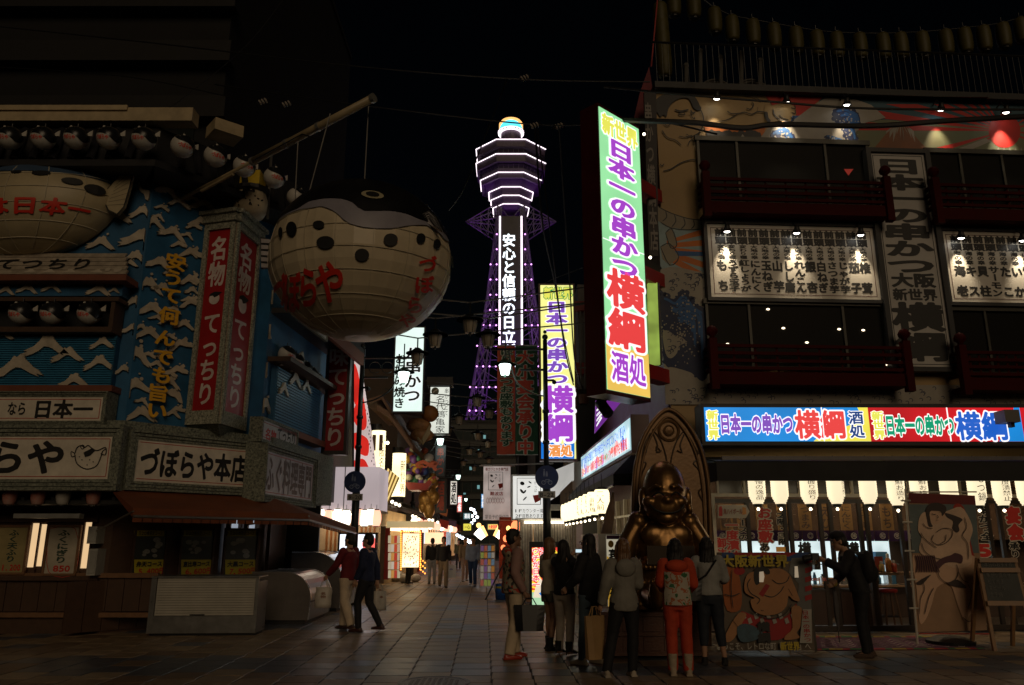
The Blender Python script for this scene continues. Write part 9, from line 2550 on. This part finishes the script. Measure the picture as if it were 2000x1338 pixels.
# 10: long haired girl in shorts
t,U1,Mx,s=person(gp_(1076,1270),R(-60),1.62,'long haired girl in a cream jumper, shorts and black ankle boots',cl('cream jumper',(.55,.48,.36)),cl('patterned shorts',(.12,.12,.1)),cl('black suede boots',(.012,.012,.012)),hair=hairL,hl=.42,fem=True,leg_to=.72,boot=.2,sk=skA,arms={-1:((.24,.0,1.14),(.18,.2,1.1)),1:((.23,.0,1.14),(.12,.2,1.08))},fit=1.6,hem=.84,legs={-1:((.09,.03,.49),(.1,.04,.09)),1:((.085,.02,.49),(.09,-.06,.09))})
m=MB()
for(x,y,z)in((.13,.12,1.28),(.19,.02,1.2),(.05,.13,.95)):m.hexa([Mx.inverted()@U1((x+a,y+b,z+c))for c in(-.02,.02)for a,b in((-.03,-.02),(.03,-.02),(.03,.035),(-.03,.035))])
m.build('dark_patch',cl('dark applique',(.02,.02,.02)),t)
# 11: girl in black jacket photographing
t,U1,Mx,s=person(gp_(1104,1279),R(-40),1.58,'girl in a black jacket and white trousers raising a camera to her face',cl('black jacket',(.01,.01,.012)),cl('white trousers',(.6,.52,.43)),cl('black heeled boots',(.012,.012,.012),.4),hair=hairB,hl=.3,fem=True,boot=.2,heel=.06,arms={-1:((.24,.18,1.3),(.1,.34,1.48)),1:((.26,.16,1.3),(.14,.36,1.5))},fit=1.5,hem=.88)
P=U1((0,.42,1.54));tt=thing('camera','small camera with a glowing rear screen held up by the girl in the black jacket','camera',P);MB().wbox(P.x-.06,P.x+.06,P.y-.02,P.y+.02,P.z-.035,P.z+.04).build('body',mat('silver camera',(.2,.2,.2),.4,.5),tt);MB().wbox(P.x-.05,P.x+.04,P.y-.024,P.y-.02,P.z-.02,P.z+.025).build('screen',lit('camera screen',(.7,.9,1),.9),tt)
# 12: woman in a black coat with glasses
t,U1,Mx,s=person(gp_(1155,1298),R(52),1.66,'woman with long black hair, glasses, an open black coat and a red badge',cl('grey beige shirt',(.24,.21,.17)),cl('faded blue jeans',(.1,.15,.19)),cl('cream canvas shoes',(.4,.33,.24)),hair=hairB,hl=.4,fem=True,arms={-1:((.26,.05,1.13),(.25,.22,1.0)),1:((.26,.0,1.12),(.27,.14,.92))},coat=(cl('black coat',(.009,.009,.01)),.72,.085),legs={-1:((.11,.04,.49),(.14,.06,.09)),1:((.1,.0,.49),(.12,-.08,.09))})
L=lambda x,y,z:Mx.inverted()@U1((x,y,z))
m=MB();m.ball(L(.0,.165,1.08),(.05,.02,.06),10,8);m.build('badge',mat('red badge',(.5,.03,.03),.4),t);m=MB();m.tube([L(-.06,.06,1.42),L(-.02,.15,1.25),L(0,.165,1.12)],.006,4);m.tube([L(.06,.06,1.42),L(.02,.15,1.25),L(0,.165,1.12)],.006,4);m.build('lanyard',mat('red cord',(.4,.03,.03),.6),t)
m=MB()
for sd in(-1,1):m.tube([L(sd*.033+.026*math.cos(q*PI/6),.116,1.594+.02*math.sin(q*PI/6))for q in range(13)],.0025,4);m.tube([L(sd*.06,.11,1.6),L(sd*.085,.0,1.6)],.0025,4)
m.tube([L(-.01,.12,1.596),L(.01,.12,1.596)],.0025,4);m.build('glasses',steel,t)
bag(U1((.3,.2,.86)),.26,.5,.12,'pale paper shopping bag beside the woman in the black coat',plas,R(20))
# 13: fair haired woman from behind
t,U1,Mx,s=person(gp_(1224,1322),R(8),1.6,'fair haired woman seen from behind in a grey hooded top, black leggings and white trainers',cl('grey hooded top',(.22,.21,.18)),cl('black leggings',(.008,.008,.01)),cl('white trainers',(.42,.36,.28)),hair=hairL,hl=.4,fem=True,fit=2.0,hem=.8,sk=skA,legs={-1:((.16,.04,.5),(.27,-.04,.09)),1:((.1,.0,.49),(.08,.0,.09))},arms={-1:((.27,-.02,1.13),(.32,.06,.88)),1:((.24,.06,1.13),(.18,.2,1.05))})
m=MB();m.ball(Mx.inverted()@U1((0,-.13,1.34)),(.13,.06,.11),14,10);m.build('hood',cl('grey hooded top',(.22,.21,.18)),t,smooth=True)
bag(U1((-.38,.1,.86)),.3,.5,.13,'large brown paper shopping bag held by the fair haired woman',cardb,R(35))
# 14: girl in orange
orc_=cl('orange red fleece',(.5,.055,.015))
t,U1,Mx,s=person(gp_(1330,1320),R(-4),1.6,'girl in an orange tracksuit with a white printed back and pale boots',orc_,cl('orange red trousers',(.48,.05,.015)),mat('cream furry boots',(.42,.34,.24),.85,var=.3,sc=20),hair=hairB,hl=.26,fem=True,fit=1.7,hem=.85,boot=.27,flare=1.1,arms={-1:((.23,.04,1.14),(.17,.2,1.05)),1:((.25,.04,1.13),(.19,.22,1.03))})
pb_=mat('printed white back',(.45,.4,.32),.8);nt=pb_.node_tree;vo=nt.nodes.new('ShaderNodeTexNoise');vo.inputs['Scale'].default_value=9;vo.inputs['Detail'].default_value=2;cr_=nt.nodes.new('ShaderNodeValToRGB');tcx=nt.nodes.new('ShaderNodeTexCoord');nt.links.new(tcx.outputs['Object'],vo.inputs['Vector']);nt.links.new(vo.outputs['Fac'],cr_.inputs['Fac']);cr_.color_ramp.interpolation='CONSTANT'
el=cr_.color_ramp.elements;el[0].color=(.04,.13,.05,1);el[1].position=.4;el[1].color=(.45,.4,.32,1)
for p_,c in((.54,(.4,.12,.04,1)),(.6,(.45,.4,.32,1)),(.66,(.05,.16,.08,1))):e=el.new(p_);e.color=c
nt.links.new(cr_.outputs[0],nt.nodes['Principled BSDF'].inputs['Base Color'])
L=lambda x,y,z:Mx.inverted()@U1((x,y,z))
m=MB();vs,fs=[],[]
for j in range(9):
 z=.87+j*.052
 for i in range(11):
  an=R(-62+i*12.4);rx,ry=(.185,.155)if z>1.05 else(.2,.165);k=1-(.25 if j==8 and 3<i<7 else 0);vs.append(L(rx*math.sin(an),-ry*math.cos(an),z*1-(.04 if j==8 and 3<i<7 else 0)))
for j in range(8):
 for i in range(10):b=j*11+i;fs.append((b,b+1,b+12,b+11))
m.add(vs,fs);m.build('printed_back',pb_,t,smooth=True)
m=MB();m.ball(L(0,-.1,1.36),(.14,.07,.08),14,10);m.build('hood',orc_,t,smooth=True)
# 15: woman in grey with shoulder bag
t,U1,Mx,s=person(gp_(1393,1299),R(-14),1.62,'dark haired woman in pale grey top and rolled jeans facing the photo board',cl('pale grey top',(.3,.3,.28)),cl('dark rolled jeans',(.015,.02,.03)),cl('black flat shoes',(.012,.012,.012)),hair=hairB,hl=.36,fem=True,fit=1.7,hem=.92,leg_to=.24,arms={-1:((.23,.05,1.14),(.18,.2,1.05)),1:((.25,.06,1.14),(.22,.28,1.1))},legs={-1:((.1,.02,.49),(.11,.0,.09)),1:((.11,.02,.49),(.16,.02,.09))})
m=MB();L=lambda x,y,z:Mx.inverted()@U1((x,y,z));m.tube([L(.12,-.12,1.4),L(-.02,-.165,1.2),L(-.2,-.14,1.08)],.014,5);m.build('strap',blkl,t)
bag(U1((-.26,-.1,1.14)),.34,.28,.12,'black shoulder bag of the woman in the pale grey top',blkl,R(-10),handles=False,gap=.0)
# 16: photographer
t,U1,Mx,s=person(gp_(1694,1284),R(78),1.7,'photographer all in black with a cap, rucksack and yellow gloves bending over a camera',cl('black anorak',(.009,.009,.01)),cl('black jeans',(.008,.008,.01)),cl('brown walking shoes',(.07,.04,.025)),fit=1.8,lean=.28,nod=.25,arms={-1:((.22,.16,1.18),(.1,.34,1.3)),1:((.24,.08,1.14),(.16,.26,1.02))},legs={-1:((.09,.05,.49),(.1,.02,.09)),1:((.09,-.0,.49),(.1,-.06,.09))})
Mi=Mx.inverted();L=lambda x,y,z:Mi@U1((x,y,z))
m=MB();m.ball(L(0,.03,1.66),(.1,.115,.07),14,8);m.hexa([L(x,y,z)for z in(1.63,1.645)for x,y in((-.06,.1),(.06,.1),(.05,.2),(-.05,.2))]);m.build('cap',cl('black anorak',(.009,.009,.01)),t,smooth=True)
m=MB();m.ball(L(.16,.3,.98),(.045,.05,.05),10,8);m.build('glove',cl('yellow glove',(.4,.3,.05)),t,smooth=True)
P=U1((0,.46,1.36));tt=thing('camera','black camera with a long lens held low by the photographer','camera',P);MB().wbox(P.x-.05,P.x+.05,P.y-.07,P.y+.07,P.z-.05,P.z+.05).build('body',blkl,tt);MB().tube([P,P+V((-.16,0,-.03))],.045,12).build('lens',blkl,tt)
P=U1((0,-.2,1.22));tt=thing('rucksack','black rucksack on the back of the photographer','bag',P-Z*.2);m=MB();m.ball(P,(.12,.17,.24),14,10);m.ball(P+V((.08,0,-.08)),(.08,.13,.13),12,8);remesh(m,'body',.018,cl('black anorak',(.009,.009,.01)),tt,2)
m=MB()
for sy_ in(-.09,.09):m.tube([P+V((-.05,sy_,.2)),P+V((-.2,sy_,.2)),P+V((-.26,sy_,0))],.014,5)
m.build('strap',blkl,tt)
P=U1((.2,.3,.96));tt=thing('umbrella','furled grey umbrella hanging from the photographer arm','umbrella',(P.x,P.y,P.z-.75));MB().tube([P-Z*.1,P-Z*.3,P-Z*.66,P-Z*.68],[.03,.045,.02,.006],8).build('canopy',cl('grey umbrella cloth',(.1,.09,.09)),tt,True)if False else MB().tube([P-Z*.1,P-Z*.3,P-Z*.62,P-Z*.66],[.025,.042,.018,.006],8).build('canopy',cl('grey umbrella cloth',(.1,.09,.09)),tt)
MB().tube([P-Z*.6,P-Z*.8],.006,5).build('tip',steel,tt);MB().tube([P-Z*.1,P,P+V((0,.03,.03)),P+V((0,.06,0))],.01,6).build('handle',blkl,tt)
